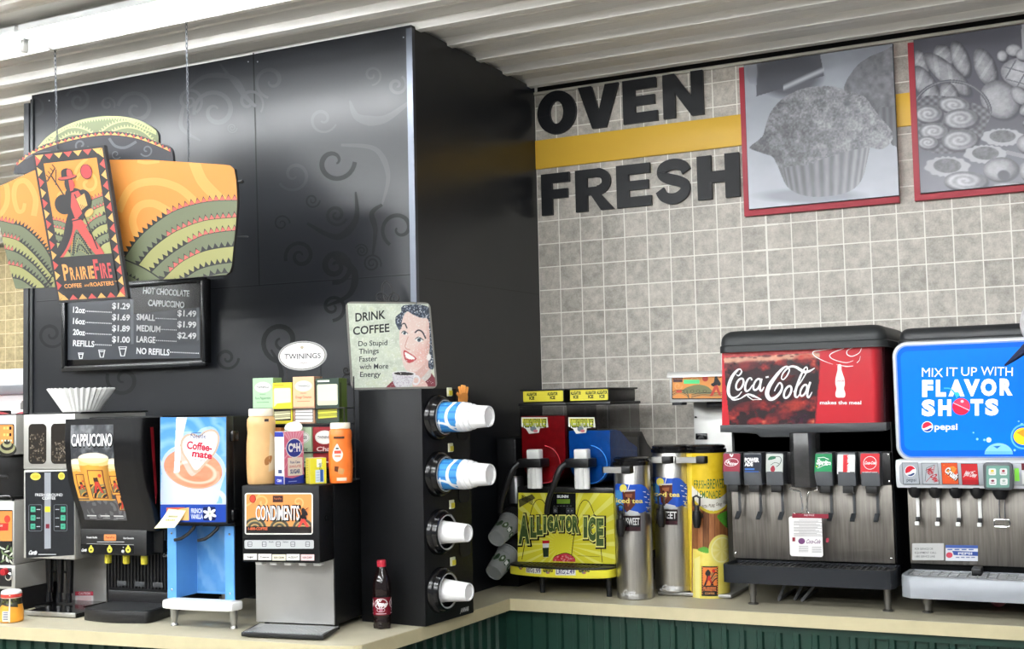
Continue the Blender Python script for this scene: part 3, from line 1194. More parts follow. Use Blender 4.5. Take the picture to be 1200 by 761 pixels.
# main banner: right and left wings are one board
ban = [(126.7, 187.4), (175, 187.4), (223.5, 190.5), (262, 193), (269.5, 194), (274.5, 198), (277, 212), (278.3, 235.8), (276.4, 266), (271.8, 311.4), (269.5, 319), (265, 322.2), (211, 326.5), (151, 330), (54.7, 337.4), (19, 338.4), (10.5, 310), (4, 282.6), (-6, 240), (-9, 222), (0, 218.4), (39, 200.5)]
_, T = sheet_part('banner_board', ban, HY, HY + .012, BOARDK)
rb = [p for p in ban if p[0] > 100]
cr = lambda P: [(150 + x / 5.433, 200 + y / 5.433) for x, y in P]
a = Art(T, gain=.44)
rw = rb + [(120, 331), (110, 187.4)]
a.poly(rw, ORG)
a.clip(rw)
a.stroke(smooth(cr([(-60, 260), (20, 110), (170, 70), (320, 110), (430, 200)]), 8), 9, ORG2)
a.stroke(smooth(cr([(60, 420), (30, 320), (70, 230), (160, 210), (260, 260)]), 8), 9, ORG2)
a.stroke(smooth(cr([(420, -60), (470, 60), (560, 160), (640, 230)]), 8), 13, ORG2)
a.stroke(smooth(cr([(60, -60), (120, -50), (200, -60)]), 8), 4, ORG2)
R = [cr([(-80, 640), (0, 520), (50, 450), (130, 370), (270, 270), (400, 220), (550, 192), (700, 188)]), cr([(-10, 700), (75, 590), (150, 500), (250, 420), (350, 365), (500, 315), (700, 295)]),
     cr([(80, 740), (150, 645), (250, 550), (350, 480), (470, 415), (600, 388), (700, 380)]), cr([(150, 770), (225, 690), (330, 590), (450, 525), (560, 495), (700, 478)]),
     cr([(300, 720), (370, 680), (450, 630), (560, 598), (700, 580)]), cr([(450, 720), (520, 672), (580, 655), (640, 650)])]
field(a, [smooth(p, 7) for p in R], [OLV, LGRN, OLV, LGRN, OLV, OLV], [(290, 345), (100, 345)], red=[(.55, 1), (.5, 1), (.55, 1), (.28, .62), (1, 1), (1, 1)])
a.poly(cr([(-90, 545), (0, 575), (110, 625), (215, 695), (260, 760), (-90, 760)]), OLV)
a.stroke(smooth(cr([(-90, 545), (0, 575), (110, 625), (215, 695)]), 6), 1.6, BLK)
a.teeth(smooth(cr([(-90, 640), (0, 668), (60, 700), (110, 740)]), 6), 4, 4.5, BLK)
lw = [(80, 336), (54.7, 337.4), (19, 338.4), (10.5, 310), (4, 282.6), (-6, 240), (-9, 222), (0, 218.4), (39, 200.5), (80, 185)]
a.clip(None)
a.poly(lw, ORG)
a.clip(lw)
c4 = lambda P: [(x / 4.75, 190 + y / 4.75) for x, y in P]
a.stroke(smooth(c4([(10, 90), (40, 140), (40, 230), (0, 300)]), 6), 6, ORG2)
a.stroke(smooth(c4([(190, 300), (200, 200), (150, 110), (95, 120), (80, 190), (100, 270), (130, 270), (140, 230)]), 7), [7, 6, 4], ORG2)
Lf = [c4([(-60, 320), (0, 325), (60, 340), (140, 365), (240, 460), (300, 560)]), c4([(-40, 410), (25, 415), (110, 440), (200, 520), (300, 640)]), c4([(0, 480), (40, 485), (110, 510), (200, 580), (290, 690)]),
      c4([(20, 565), (55, 570), (130, 590), (210, 650), (270, 710)]), c4([(60, 640), (80, 645), (130, 660), (200, 710)])]
field(a, [smooth(p, 7) for p in Lf], [OLV, LGRN, OLV, LGRN, OLV], [(70, 345), (-12, 345)], 5.6, 4.0, red=[(.0, .45), (.0, .5), (.0, .4), (.0, .5), (1, 1)])
a.stroke(smooth(c4([(330, 600), (290, 640), (250, 700)]), 5), 1.6, BLK)
a.build('banner_print', front(0, 2.02), HANG)
MB().cyl((-.378 + .95, .006, .375), (-.36 + .95, .006, .375), .006, seg=8).build('standoff_rod', BLACK, HANG)
MB().cyl((-.39 + .95, .006, .19), (-.34 + .95, .006, .185), .0022, seg=6).build('standoff_rod', BLACK, HANG)

# slanted front plaque
pl = [(38, 180), (122, 170), (150, 350), (68, 355)]
_, T = sheet_part('plaque_board', pl, HY - .06, HY - .045, BOARDK)
PTB = homog([(0, 0), (100, 0), (100, 200), (0, 200)], pl)
a = Art(lambda P: T(PTB(P)), gain=.5)
a.rect(0, 0, 100, 200, (42, 42, 44))
n = 11
for (p, s_) in [([(3, 3), (97, 3)], 7), ([(97, 3), (97, 197)], 14), ([(97, 197), (3, 197)], 7), ([(3, 197), (3, 3)], 14)]:
    p = [tuple(np.array(p[0]) + (np.array(p[1]) - np.array(p[0])) * k / s_) for k in range(s_ + 1)]
    for k in range(s_):
        a.teeth([p[k], p[k + 1]], 7, 7, RED_ if k % 2 else TAN, side=-1, keep=k > 0)
a.rect(12, 13, 89, 140, BLK)
a.rect(13.5, 14.5, 87.5, 139, ORG)
box = [(13.5, 14.5), (87.5, 14.5), (87.5, 139), (13.5, 139)]
a.clip(box)
a.stroke(spiral(70, 46, 17, 1.2, 200, 1), 4, ORG2)
a.stroke(spiral(32, 62, 11, 1.2, 20, -1), 3, ORG2)
a.stroke(smooth([(75, 14), (60, 24), (50, 40)], 5), 4, ORG2)
# contour fields behind the figure
A1_ = [smooth(p, 6) for p in [[(40, 90), (55, 76), (70, 68), (90, 63)], [(44, 104), (58, 88), (72, 80), (90, 75)], [(48, 116), (60, 100), (74, 91), (90, 87)], [(52, 126), (64, 110), (76, 102), (90, 99)], [(58, 134), (68, 120), (78, 114), (90, 111)], [(66, 140), (76, 127), (90, 122)]]]
field(a, A1_, [OLV, LGRN, OLV, LGRN, OLV, LGRN], [(92, 142), (40, 142)], 4.6, 4.4, red=[(.3, 1), (.4, 1), (.3, .8)])
A2_ = [smooth(p, 6) for p in [[(12, 88), (26, 92), (36, 99)], [(12, 98), (26, 102), (36, 110)], [(12, 107), (24, 112), (34, 122)], [(12, 118), (22, 122), (30, 134)]]]
field(a, A2_, [OLV, LGRN, OLV, LGRN], [(30, 142), (12, 142)], 4.2, 4, red=[(0, 1), (0, .6)])
a.poly([(44, 96), (62, 140), (30, 140)], OLV)
for k in range(4):
    q = smooth([(34 + k * 3, 138 - k * 2), (44 + k, 108 + k * 8), (60 - k * 2, 138)], 5)
    a.stroke(q, 1.3, LGRN if k % 2 else BLK)
    a.teeth(q, 2.4, 3, BLK)
a.clip(None)
a.ell(71, 31, 8.2, 9.6, BLK)
a.ell(71, 31, 7.4, 8.8, (208, 70, 74))
# striding figure with hat, rake and basket
a.stroke([(21, 30), (37, 62)], 1.6, BLK)
a.stroke([(15, 38), (29, 22)], 1.5, BLK)
for k in range(5):
    x, y = 15 + 3.5 * k, 38 - 4 * k
    a.stroke([(x, y), (x - 3.5, y - 5)], 1.1, BLK)
a.stroke([(23, 33), (30, 47)], 1.2, BLK)
a.stroke([(30, 24), (26, 44)], 1.2, BLK)
a.ell(33, 70, 13, 13, BLK)                     # near arm / sleeve
a.ell(62, 66, 10, 13, BLK)
a.poly(smooth([(38, 54), (50, 50), (62, 56), (66, 72), (58, 90), (48, 98), (38, 96), (36, 76)], 4, True), BLK)
a.poly([(46, 56), (56, 54), (62, 68), (56, 84), (46, 92), (42, 74)], RED_)
a.poly(smooth([(38, 92), (54, 92), (62, 110), (78, 138), (66, 139), (50, 112), (44, 104), (34, 122), (20, 139), (13, 139), (26, 118)], 4, True), RED_)
a.poly(smooth([(36, 84), (41, 98), (30, 122), (14, 139.5), (13, 128), (24, 112)], 4, True), BLK)
a.stroke([(38, 93), (58, 90)], 1.6, BLK)
a.stroke([(50, 58), (60, 92), (70, 132)], 1.8, BLK)
a.poly([(51, 64), (64, 58), (66, 74), (56, 80)], TAN)
a.stroke([(51, 64), (64, 58), (66, 74), (56, 80)], .8, BLK, True)
for k in range(4):
    a.stroke([(56 + 2.5 * k, 72 + k), (58 + 2.5 * k, 80 + k)], .7, BLK)
a.ell(66, 84, 7, 4, TAN, -30)
a.ell(45, 45, 6.5, 10, BLK)
a.poly([(45, 38), (51, 40), (53, 47), (49, 53), (45, 54)], RED_)
a.ell(44, 36, 13.5, 3.4, BLK, -4)
a.ell(44, 35.2, 12.6, 2.6, RED_, -4)
a.poly(smooth([(36, 35), (37, 27), (44, 24), (51, 27), (53, 34)], 4), BLK)
a.poly(smooth([(44, 34), (45, 26), (50, 27), (52, 34)], 4), RED_)
a.rect(12, 139, 89, 189, BLK)
a.stroke([(12, 140), (89, 140)], 1.2, BLK)
PF_O, PF_R = (250, 172, 92), (222, 82, 84)
for s_, x, hh, wd in [('P', 18, 22, 8), ('R', 27, 17, 6.2), ('A', 34, 17, 6), ('I', 39.6, 17, 2.2), ('R', 45, 17, 6.2), ('I', 51, 17, 2.2), ('E', 55.5, 17, 5)]:
    a.text(s_, x + 2, 170, hh, PF_O, w=wd, bold=.015)
for s_, x, hh, wd in [('F', 62.5, 26, 6.6), ('I', 68.6, 20, 2.2), ('R', 74, 20, 6), ('E', 80.6, 20, 5)]:
    a.text(s_, x + 1.5, 170.5, hh, PF_R, w=wd, bold=.015)
a.text('COFFEE', 27, 181, 5.6, PF_O, w=25, bold=.01)
a.text('and', 46.5, 180.5, 4, PF_O, w=7, shear=.3)
a.text('ROASTERS', 68.5, 181, 5.6, PF_O, w=33, bold=.01)
a.text('TM', 88, 177, 1.6, PF_O, w=3.2)
a.build('plaque_print', front(-.06, 2.02), HANG)
PLQ = pbox(HANG, 'plaque_spacer', BLACK, -.12, -.02, -.045, 0, .2, .45)
for (tx, ty), (bx, by) in [((62, 45), (65, 176)), ((216, 20), (219, 189))]:
    p = view_plane((-.95, HY + .014, 0), (1, 0, 0), (0, 0, 1))(np.array([(tx, ty), (bx, by)], float))
    x0, z0, x1, z1 = p[0][0], 3.0 - 2.02, p[1][0], p[1][1] - 2.02 - .03
    b = MB()
    n = int((z0 - z1) / .017)
    for k in range(n):
        z = z0 - (k + .5) * .017
        x = x0 + (x1 - x0) * k / n
        rr = [(0.0035 * math.cos(t), 0.0085 * math.sin(t) * 1.25) for t in np.linspace(0, 2 * PI, 9)[:-1]]
        b.tube([(x + (q[0] if k % 2 else 0), .024 + (0 if k % 2 else q[0]), z + q[1]) for q in rr], .0013, 5, closed=True)
    b.build('chain', mat('chain_steel', (70, 72, 76), .45, .8), HANG)

# ================================================================== MENU BOARD
MN = thing('menu_board', 'black wall menu with white coffee and hot chocolate prices under the hanging sign', 'menu board', (-1.33, -1.05, 1.81))
T = vfront((-1.33, -1.085), 0, 0)
MB().box(-.372, .385, -.034, 0, .0, .335, .006).build('case', BLACKG, MN)
fr = mat('menu_frame_black', (28, 29, 31), .22)
b = MB()
b.box(-.38, .392, -.05, -.03, -.012, .012, .004).box(-.38, .392, -.05, -.03, .322, .343, .004).box(-.38, -.36, -.05, -.03, .0, .33, .004).box(.373, .392, -.05, -.03, 0, .33, .004)
b.build('frame', fr, MN)
a = Art(T, (60, 320, 6))
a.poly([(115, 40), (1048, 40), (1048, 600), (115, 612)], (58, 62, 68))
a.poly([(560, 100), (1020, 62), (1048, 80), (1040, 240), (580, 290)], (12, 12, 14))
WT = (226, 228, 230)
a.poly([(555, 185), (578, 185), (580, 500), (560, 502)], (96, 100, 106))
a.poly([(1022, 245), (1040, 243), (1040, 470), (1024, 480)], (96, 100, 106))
a.text('HOT CHOCOLATE', 808, 155, 44, WT, w=325, rot=4, bold=.012)
a.text('CAPPUCCINO', 808, 238, 44, WT, w=255, rot=3.5, bold=.012)
for s_, y, pr in [('12oz', 278, '$1.29'), ('16oz', 357, '$1.69'), ('20oz', 435, '$1.89'), ('REFILLS', 513, '$1.00')]:
    wl = 85 if 'oz' in s_ else 150
    a.text(s_, 153, y, 42, WT, w=wl, al='l', rot=3, bold=.014)
    a.text('.' * (17 if 'oz' in s_ else 12), 153 + wl + 2, y - 6, 42, WT, w=425 - 155 - wl, al='l', rot=2.5)
    a.text(pr, 553, y - 22, 43, WT, w=125, al='r', rot=2.5, bold=.014)
for s_, wl, y, pr in [('SMALL', 130, 330, '$1.49'), ('MEDIUM', 168, 408, '$1.99'), ('LARGE', 133, 486, '$2.49'), ('NO REFILLS', 232, 568, None)]:
    a.text(s_, 600, y, 44, WT, w=wl, al='l', rot=3, bold=.014)
    a.text('.' * (11 if pr else 14), 604 + wl, y - 8, 40, WT, w=(885 if pr else 1042) - 606 - wl, al='l', rot=2.5)
    if pr:
        a.text(pr, 1020, y - 22, 43, WT, w=132, al='r', rot=2.5, bold=.014)
for x, y, k in [(210, 583, .62), (357, 568, .8), (504, 552, 1.0)]:
    a.stroke([(x - 27 * k, y - 32 * k), (x - 12 * k, y + 32 * k), (x + 12 * k, y + 32 * k), (x + 27 * k, y - 32 * k)], 8, WT, closed=True)
    a.stroke([(x - 24 * k, y - 18 * k), (x + 24 * k, y - 18 * k)], 6, WT)
a.build('price_panel', front(-.0345, 1.81), MN, GLOSS)

# ================================================================== COLA DISPENSER
CK = thing('soda_dispenser', 'large red and black cola dispenser with six valves, left of the blue one', 'drink dispenser', (1.275, -.55, .9))
CO = (1.275, -.55)
dz = -.9


def cbox(name, m, x0, x1, y0, y1, z0, z1, bev=0.):
    return pbox(CK, name, m, x0 - CO[0], x1 - CO[0], y0 - CO[1], y1 - CO[1], z0 + dz, z1 + dz, bev)


cbox('cabinet', BLACKM, .99, 1.555, -.50, -.04, .985, 1.53, .004)
b = MB()
op = [(.985, -.06), (.985, -.50), (1.005, -.538), (1.03, -.545), (1.495, -.545), (1.525, -.535), (1.545, -.50), (1.548, -.06)]
b.prism([(x - CO[0], y - CO[1]) for x, y in op], 'Z', 1.52 + dz, 1.795 + dz)
b.build('ice_bin', mat('red_bin_wrap_edge', (44, 16, 20), .35), CK)
# rounded black lid
b = MB()
prof = []
for k in range(9):
    t = k / 8 * PI / 2
    prof.append((1 - math.cos(t), math.sin(t)))


def lidmesh(b, x0, x1, y0, y1, z0, z1, r, lip):
    rings = [(0, z0), (0, z0 + lip), (.004, z0 + lip + .004)] + [(.004 + r * (1 - math.cos(k / 6 * PI / 2)) , z1 - r + r * math.sin(k / 6 * PI / 2)) for k in range(7)]
    L = []
    for ins, z in rings:
        L.append([(x, y, z) for x, y in rrectp(x0 + ins, y0 + ins, x1 - ins, y1 - ins, max(.012, .045 - ins * .5), 4)])
    n = len(L[0])
    vs_ = [p for l in L for p in l]
    fs = [(i * n + k, i * n + (k + 1) % n, (i + 1) * n + (k + 1) % n, (i + 1) * n + k) for i in range(len(L) - 1) for k in range(n)]
    fs += [tuple(range(n))[::-1], tuple((len(L) - 1) * n + k for k in range(n))]
    b.add(vs_, fs)


lidmesh(b, .968 - CO[0], 1.562 - CO[0], -.57 - CO[1], -.06 - CO[1], 1.788 + dz, 1.866 + dz, .042, .022)
b.build('lid', mat('textured_charcoal_lid', (38, 41, 42), .5, bump=.15, nscale=300), CK)

# wrap print on the bin front, following its rounded right corner
CT_ = vfront(CO, 0, 0)
a = Art(lambda P: CT_(P), (835, 370, 5.074))
RB = (190, 26, 40)


def coke_fn(X, Y):
    g = np.zeros(X.shape + (3,)) + np.array(RB, float)
    n1 = fbm(X / 60, Y / 45, 5)
    n2 = fbm(X / 25 + 9, Y / 18, 4)
    gl = inpoly(X, Y, [(62, 208), (632, 180), (636, 270), (604, 650), (100, 660), (62, 290)])
    base = grad((0, (16, 6, 12)), (.42, (44, 12, 20)), (.56, (96, 22, 28)), (.68, (150, 40, 34)), (.85, (205, 110, 80)))
    g = put(g, gl, base(n1 * .95 + (n2 - .5) * .3))
    dk = inpoly(X, Y, smooth([(90, 300), (300, 330), (600, 300), (600, 480), (350, 520), (110, 500)], 4, True))
    g = put(g, dk * np.clip(1.0 - np.abs(Y - 400) / 130, 0, 1) * .75, (22, 10, 16))
    # foam line across the top of the glass
    yl = 268 - 30 * (X - 70) / 560
    fo = soft(np.abs(Y - yl) - 16 * (.5 + n2), 14) * gl
    g = put(g, fo * .85, np.stack([214 + 30 * n2, 150 + 50 * n2, 120 + 50 * n2], -1))
    g = put(g, (Y < yl - 18) & gl, np.stack([150 + 70 * n2, 30 + 60 * n2, 34 + 55 * n2], -1))
    for bx, by, r in [(320, 240, 26), (398, 240, 18), (470, 243, 12), (250, 252, 12)]:
        g = put(g, soft(edist(X, Y, bx, by, r, r * .33), .4) * .75, (70, 22, 26))
    for bx, by, rx, ry, c in [(470, 540, 75, 34, (176, 52, 40)), (210, 540, 90, 30, (120, 26, 28)), (380, 600, 70, 30, (110, 30, 34)), (250, 630, 46, 22, (190, 34, 38)), (540, 255, 60, 26, (178, 40, 34)), (200, 300, 70, 30, (120, 30, 34)), (520, 610, 60, 30, (52, 20, 44))]:
        g = put(g, soft(edist(X, Y, bx, by, rx, ry, -8), .5) * .75 * (n2[...] + .3), c)
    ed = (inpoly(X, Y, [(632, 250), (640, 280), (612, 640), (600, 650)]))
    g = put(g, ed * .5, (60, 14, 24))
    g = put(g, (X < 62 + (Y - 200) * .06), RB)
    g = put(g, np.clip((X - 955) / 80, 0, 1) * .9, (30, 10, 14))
    return g


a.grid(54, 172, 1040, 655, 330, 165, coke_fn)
SW = (250, 250, 250)
# the flowing script, drawn stroke by stroke
wv = lambda pts, ww, n=8: a.stroke(smooth(pts, n), ww, SW)
wv([(172, 330), (160, 318), (140, 330), (112, 368), (95, 415), (92, 455), (102, 482), (122, 490), (150, 478), (172, 452)], [5, 7, 15, 19, 19, 16, 12, 8, 4])
wv([(172, 330), (166, 345), (152, 358), (140, 350)], [9, 8, 4])
wv([(103, 480), (120, 500), (160, 495), (205, 470), (240, 478), (290, 500)], [8, 11, 6, 10, 14, 3])
wv([(205, 478), (235, 500), (250, 500), (290, 500)], [6, 4, 3])
a.stroke(ellp(160, 408, 19, 36, 24), 11, SW, closed=True)
a.stroke(smooth([(232, 385), (226, 372), (212, 376), (196, 405), (192, 435), (200, 450), (218, 440), (236, 412)], 6), [10, 8, 12, 13, 10, 5], SW)
a.stroke(ellp(262, 410, 17, 36, 24), 11, SW, closed=True)
a.stroke(smooth([(290, 375), (282, 410), (280, 438), (290, 448), (305, 425)], 6), [12, 13, 12, 5], SW)
a.stroke([(314, 368), (332, 364)], 10, SW)
wv([(440, 360), (455, 325), (440, 303), (410, 320), (368, 370), (335, 420), (322, 465), (338, 495), (368, 490), (402, 455), (412, 420), (398, 400), (378, 425), (366, 450)], [8, 8, 10, 18, 24, 25, 22, 17, 13, 10, 8, 5])
wv([(440, 360), (420, 380), (408, 372), (420, 340), (455, 306), (490, 305), (520, 322), (545, 335), (575, 330), (606, 312)], [8, 6, 6, 10, 12, 16, 18, 13, 3])
a.stroke(ellp(445, 455, 18, 38, 24), 12, SW, closed=True)
wv([(480, 455), (520, 400), (558, 335), (560, 308), (545, 315), (520, 365), (494, 440), (490, 478), (505, 484), (525, 450)], [5, 6, 7, 6, 8, 13, 15, 14, 8, 4])
a.stroke(ellp(540, 445, 16, 36, 24), 11, SW, closed=True)
wv([(580, 395), (566, 440), (562, 475), (572, 486), (590, 455)], [12, 13, 12, 4])
# right side: swirl, contour bottle, line of text
for p, wd in [([(720, 195), (650, 205), (598, 215), (605, 240), (660, 270), (715, 290)], [2, 5, 5, 4, 1]), ([(780, 195), (715, 220), (695, 240), (720, 262), (790, 280), (836, 268)], [3, 5, 5, 4, 2]), ([(885, 192), (870, 222), (830, 242), (800, 232), (800, 208), (830, 192)], [2, 4, 5, 4, 2]), ([(735, 290), (790, 302), (835, 300)], [1, 6, 3]), ([(856, 282), (872, 265), (878, 240)], [4, 3, 1])]:
    wv(p, wd)
a.poly(smooth([(744, 294), (763, 293), (766, 325), (774, 350), (783, 378), (785, 410), (780, 435), (788, 462), (784, 485), (762, 488), (735, 485), (730, 462), (736, 435), (730, 408), (730, 378), (736, 350), (742, 325)], 4, True), SW)
a.text('Coca-Cola', 756, 393, 14, RB, w=46, shear=.3, bold=.01)
a.text('makes the meal', 760, 528, 22, SW, w=246, bold=.012)


def coke_map(u, v, d):
    # u is metres from the machine centre; bend the right end round the bin corner
    xe, r = 1.495 - CO[0], .048
    t = np.clip((u - xe) / r, 0, 1.35)
    xx = np.where(u > xe, xe + (r + d) * np.sin(t), u)
    yy = np.where(u > xe, .005 + r - (r + d) * np.cos(t), .005 - d)
    return np.stack([xx, yy, v + dz], -1)


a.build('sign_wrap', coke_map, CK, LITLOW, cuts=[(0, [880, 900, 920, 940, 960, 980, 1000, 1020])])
# shelf under the bin
b = MB()
b.prism([(x - CO[0], z + dz) for x, z in [(.968, 1.528), (.968, 1.503), (1.10, 1.497), (1.115, 1.484), (1.235, 1.484), (1.245, 1.497), (1.53, 1.500), (1.548, 1.505), (1.548, 1.53)]], 'Y', -.565 - CO[1], -.10 - CO[1], .003)
b.build('shelf_trim', DGREY, CK)
a = Art(vfront((CO[0], -.5655), 0, 0), (835, 370, 5.074))
a.text('ZIP', 548, 718, 20, (150, 152, 155), w=60, shear=.3)
a.build('maker_mark', front(-.0155, .9), CK)
b = MB()
b.box(1.0 - CO[0], 1.55 - CO[0], -.50 - CO[1], -.06 - CO[1], 1.43 + dz, 1.51 + dz)
b.build('valve_housing', BLACK, CK)
cbox('valve_rail', BLACK, 1.005, 1.552, -.54, -.49, 1.318, 1.428, .003)
cbox('splash_panel', STEELD, .992, 1.552, -.532, -.50, 1.052, 1.32, .002)
for x, z in [(1.0, 1.07), (1.54, 1.07), (1.545, 1.33), (1.545, 1.42)]:
    MB().lathe([(.004, 0), (.004, .002), (.002, .003)], (x - CO[0], -.533 - CO[1] - (.008 if z > 1.2 else 0), z + dz), 'Y', 10).build('screw', CHROME, CK)
LABC = [(150, 40, 62), (28, 34, 48), (206, 212, 206), (20, 140, 84), (236, 236, 236), (214, 40, 52)]
XV = [(.986, 1.046), (1.060, 1.124), (1.140, 1.200), (1.309, 1.370), (1.387, 1.447), (1.464, 1.526)]
CR3 = (835, 500, 5.074)
for i, (x0, x1) in enumerate(XV):
    b = MB()
    b.prism([(-.60 - CO[1], 1.318 + dz), (-.607 - CO[1], 1.358 + dz), (-.597 - CO[1], 1.43 + dz), (-.54 - CO[1], 1.432 + dz), (-.54 - CO[1], 1.318 + dz)], 'X', x0 - CO[0], x1 - CO[0], .003)
    v = b.build('valve', VGREY, CK)
    xc = (x0 + x1) / 2 - CO[0]
    MB().box(xc - .019, xc + .019, -.59 - CO[1], -.548 - CO[1], 1.292 + dz, 1.319 + dz, .003).build('nozzle', BLACK, v)
    xl = xc + .012
    MB().box(xl - .0045, xl + .0045, -.557 - CO[1], -.551 - CO[1], 1.218 + dz, 1.30 + dz).prism([(-.556 - CO[1], 1.222 + dz), (-.552 - CO[1], 1.216 + dz), (-.585 - CO[1], 1.196 + dz), (-.588 - CO[1], 1.2005 + dz)], 'X', xl - .011, xl + .004).build('lever', DGREY, v)
    # brand card on the valve face
    A_ = Art(vfront((CO[0], -.604), 0, 0), CR3)
    w_ = [(62, 163, 163, 275), (186, 168, 290, 282), (318, 164, 418, 275), (607, 164, 710, 280), (741, 167, 847, 284), (880, 162, 992, 284)][i]
    A_.rrect(w_[0], w_[1], w_[2], w_[3], 6, LABC[i])
    cx, cy = (w_[0] + w_[2]) / 2, (w_[1] + w_[3]) / 2
    if i == 0:
        A_.stroke(ellp(cx, cy - 5, 40, 22, -6), 3, SW, True)
        A_.text('Dr', cx - 22, cy - 4, 16, SW, shear=.3, bold=.02)
        A_.text('Pepper', cx + 4, cy + 8, 17, SW, w=62, shear=.3, bold=.02, rot=5)
        A_.poly(smooth([(cx - 14, 168), (cx - 6, 164), (cx - 2, 172), (cx + 4, 164), (cx + 10, 168), (cx, 184)], 3, True), SW)
    elif i == 1:
        A_.text('POWER', 190, cy - 14, 24, SW, w=86, al='l', bold=.05)
        A_.text('ADE', 190, cy + 10, 22, SW, w=50, al='l', bold=.05)
        A_.rect(192, cy + 24, 250, cy + 34, (50, 110, 190))
        A_.rect(192, cy + 40, 276, cy + 48, (40, 80, 150))
    elif i == 2:
        A_.stroke(smooth([(335, 200), (350, 185), (395, 180), (408, 200), (398, 225), (380, 240)], 6), 4, (60, 70, 70))
        A_.poly(smooth([(330, 200), (340, 180), (370, 178), (372, 192)], 4, True), (46, 110, 80))
        A_.stroke(smooth([(345, 230), (370, 215), (395, 222)], 6), 3, (70, 78, 78))
        A_.poly(smooth([(345, 250), (360, 232), (372, 250), (368, 268), (350, 268)], 4, True), (160, 40, 60))
    elif i == 3:
        A_.text('Sprite', cx, cy + 6, 30, SW, w=86, shear=.15, bold=.04, rot=6)
        A_.stroke([(624, 188), (660, 184), (690, 196)], 4, SW)
        A_.stroke([(624, 248), (660, 232), (700, 224)], 4, SW)
        A_.ell(620, 238, 4, 4, (240, 220, 60))
    elif i == 4:
        A_.rect(776, 169, 808, 282, (206, 34, 46))
        A_.text('Diet Coke', 802, cy, 22, SW, w=106, rot=90, bold=.02)
    else:
        A_.stroke(ellp(cx, cy - 6, 38, 38), 3, SW, True)
        A_.text('Coca-Cola', cx, cy + 2, 18, SW, w=66, shear=.3, bold=.02)
        A_.text('original taste', cx, 276, 9, SW, w=88)
    A_.build('brand_card', lambda u, q, d: np.stack([u, -.6045 - CO[1] + (q - 1.36) * .09 - d - .0015, q + dz], -1), v, PRINT)
# ice chute with lever
b = MB()
b.prism([(x - CO[0], y - CO[1]) for x, y in [(1.222, -.54), (1.226, -.60), (1.245, -.622), (1.295, -.622), (1.314, -.60), (1.318, -.54)]], 'Z', 1.312 + dz, 1.50 + dz, .004)
b.build('ice_chute', mat('smoked_chute_plastic', (48, 48, 48), .22, noise=.35, nscale=18), CK)
b = MB()
pts = [(-.045 + 1.27, 1.315), (-.047 + 1.27, 1.302), (1.252, 1.298), (1.258, 1.285), (1.262, 1.228), (1.236, 1.222), (1.228, 1.214), (1.236, 1.207), (1.30, 1.207), (1.308, 1.214), (1.300, 1.222), (1.278, 1.228), (1.282, 1.285), (1.292, 1.298), (1.314, 1.303), (1.314, 1.315)]
b.tube([(x - CO[0], -.60 - CO[1], z + dz) for x, z in smooth([(p[0], p[1]) for p in pts], 3)], .0027, 8)
b.build('ice_lever', CHROME, CK)
CD = MB().prism(rrectp(-.055, -.135, .058, 0, .008), 'Y', 0, .0012).build('instruction_card', mat('white_card', (232, 230, 228), .4), None, (1.270, -.6085, 1.2115))
tag(CD, 'white printed card with dark red header hanging on the ice lever of the cola dispenser', 'card')
a = Art(vfront((1.270, -.6085), 0, 0), CR3)
DR = (140, 30, 52)
a.poly([(475, 518), (690, 522), (690, 548), (473, 544)], DR)
a.text('NOTICE', 575, 533, 11, (225, 200, 205), w=60, bold=.01)
for k in range(14):
    y = 556 + 7.2 * k
    a.rect(484 + (k % 5 == 0) * 30, y, 668 - (k * 37) % 60, y + 2.2, (120, 118, 122))
a.rect(475, 660, 492, 684, DR)
a.rect(675, 664, 692, 690, DR)
a.ell(530, 682, 20, 18, (120, 70, 120))
a.text('Coca-Cola', 598, 696, 26, (120, 70, 120), w=84, shear=.3)
for k in range(5):
    a.rect(512, 712 + k * 8, 570, 714 + k * 8, (130, 128, 132))
    a.rect(592, 716 + k * 8, 650, 718 + k * 8, (130, 128, 132))
a.build('card_print', front(0, 1.2115), CD)
# drip tray: rounded front, grille inside
b = MB()
tr = [(.992, -.51), (.985, -.62), (.99, -.652), (1.01, -.664), (1.53, -.664), (1.555, -.655), (1.566, -.63), (1.566, -.51)]
trl = [(x - CO[0], y - CO[1]) for x, y in tr]
b.prism(trl, 'Z', .984 + dz, 1.034 + dz)
tri_ = [((x - 1.275) * .968, (y + .58) * .88 - .03) for x, y in tr]
n = len(trl)
vo = [(p[0], p[1], 1.034 + dz) for p in trl] + [(p[0], p[1], 1.046 + dz) for p in trl] + [(p[0], p[1], 1.046 + dz) for p in tri_] + [(p[0], p[1], 1.036 + dz) for p in tri_]
fs = []
for r_ in range(3):
    for k in range(n):
        fs.append((r_ * n + k, r_ * n + (k + 1) % n, (r_ + 1) * n + (k + 1) % n, (r_ + 1) * n + k))
b.add(vo, fs)
dt = b.build('drip_tray', mat('black_tray_plastic', (26, 29, 34), .3, rnoise=.05), CK)
b = MB()
for k in range(28):
    x = -.255 + .0186 * k
    b.box(x, x + .006, -.095, .03, .1375, .1405)
for k in range(4):
    b.box(-.26, .26, -.09 + .036 * k, -.085 + .036 * k, .135, .139)
b.build('grille', mat('grille_black', (34, 35, 37), .4), dt)
for x, y in [(1.07, -.575), (1.53, -.575), (1.05, -.10), (1.53, -.10)]:
    lg = MB().lathe([(.018, 0), (.018, .004), (.011, .007), (.011, .03), (.013, .03), (.013, .09)], (x - CO[0], y - CO[1], .0004)).build('leg', mat('leg_steel', (120, 118, 114), .35, .9), CK)
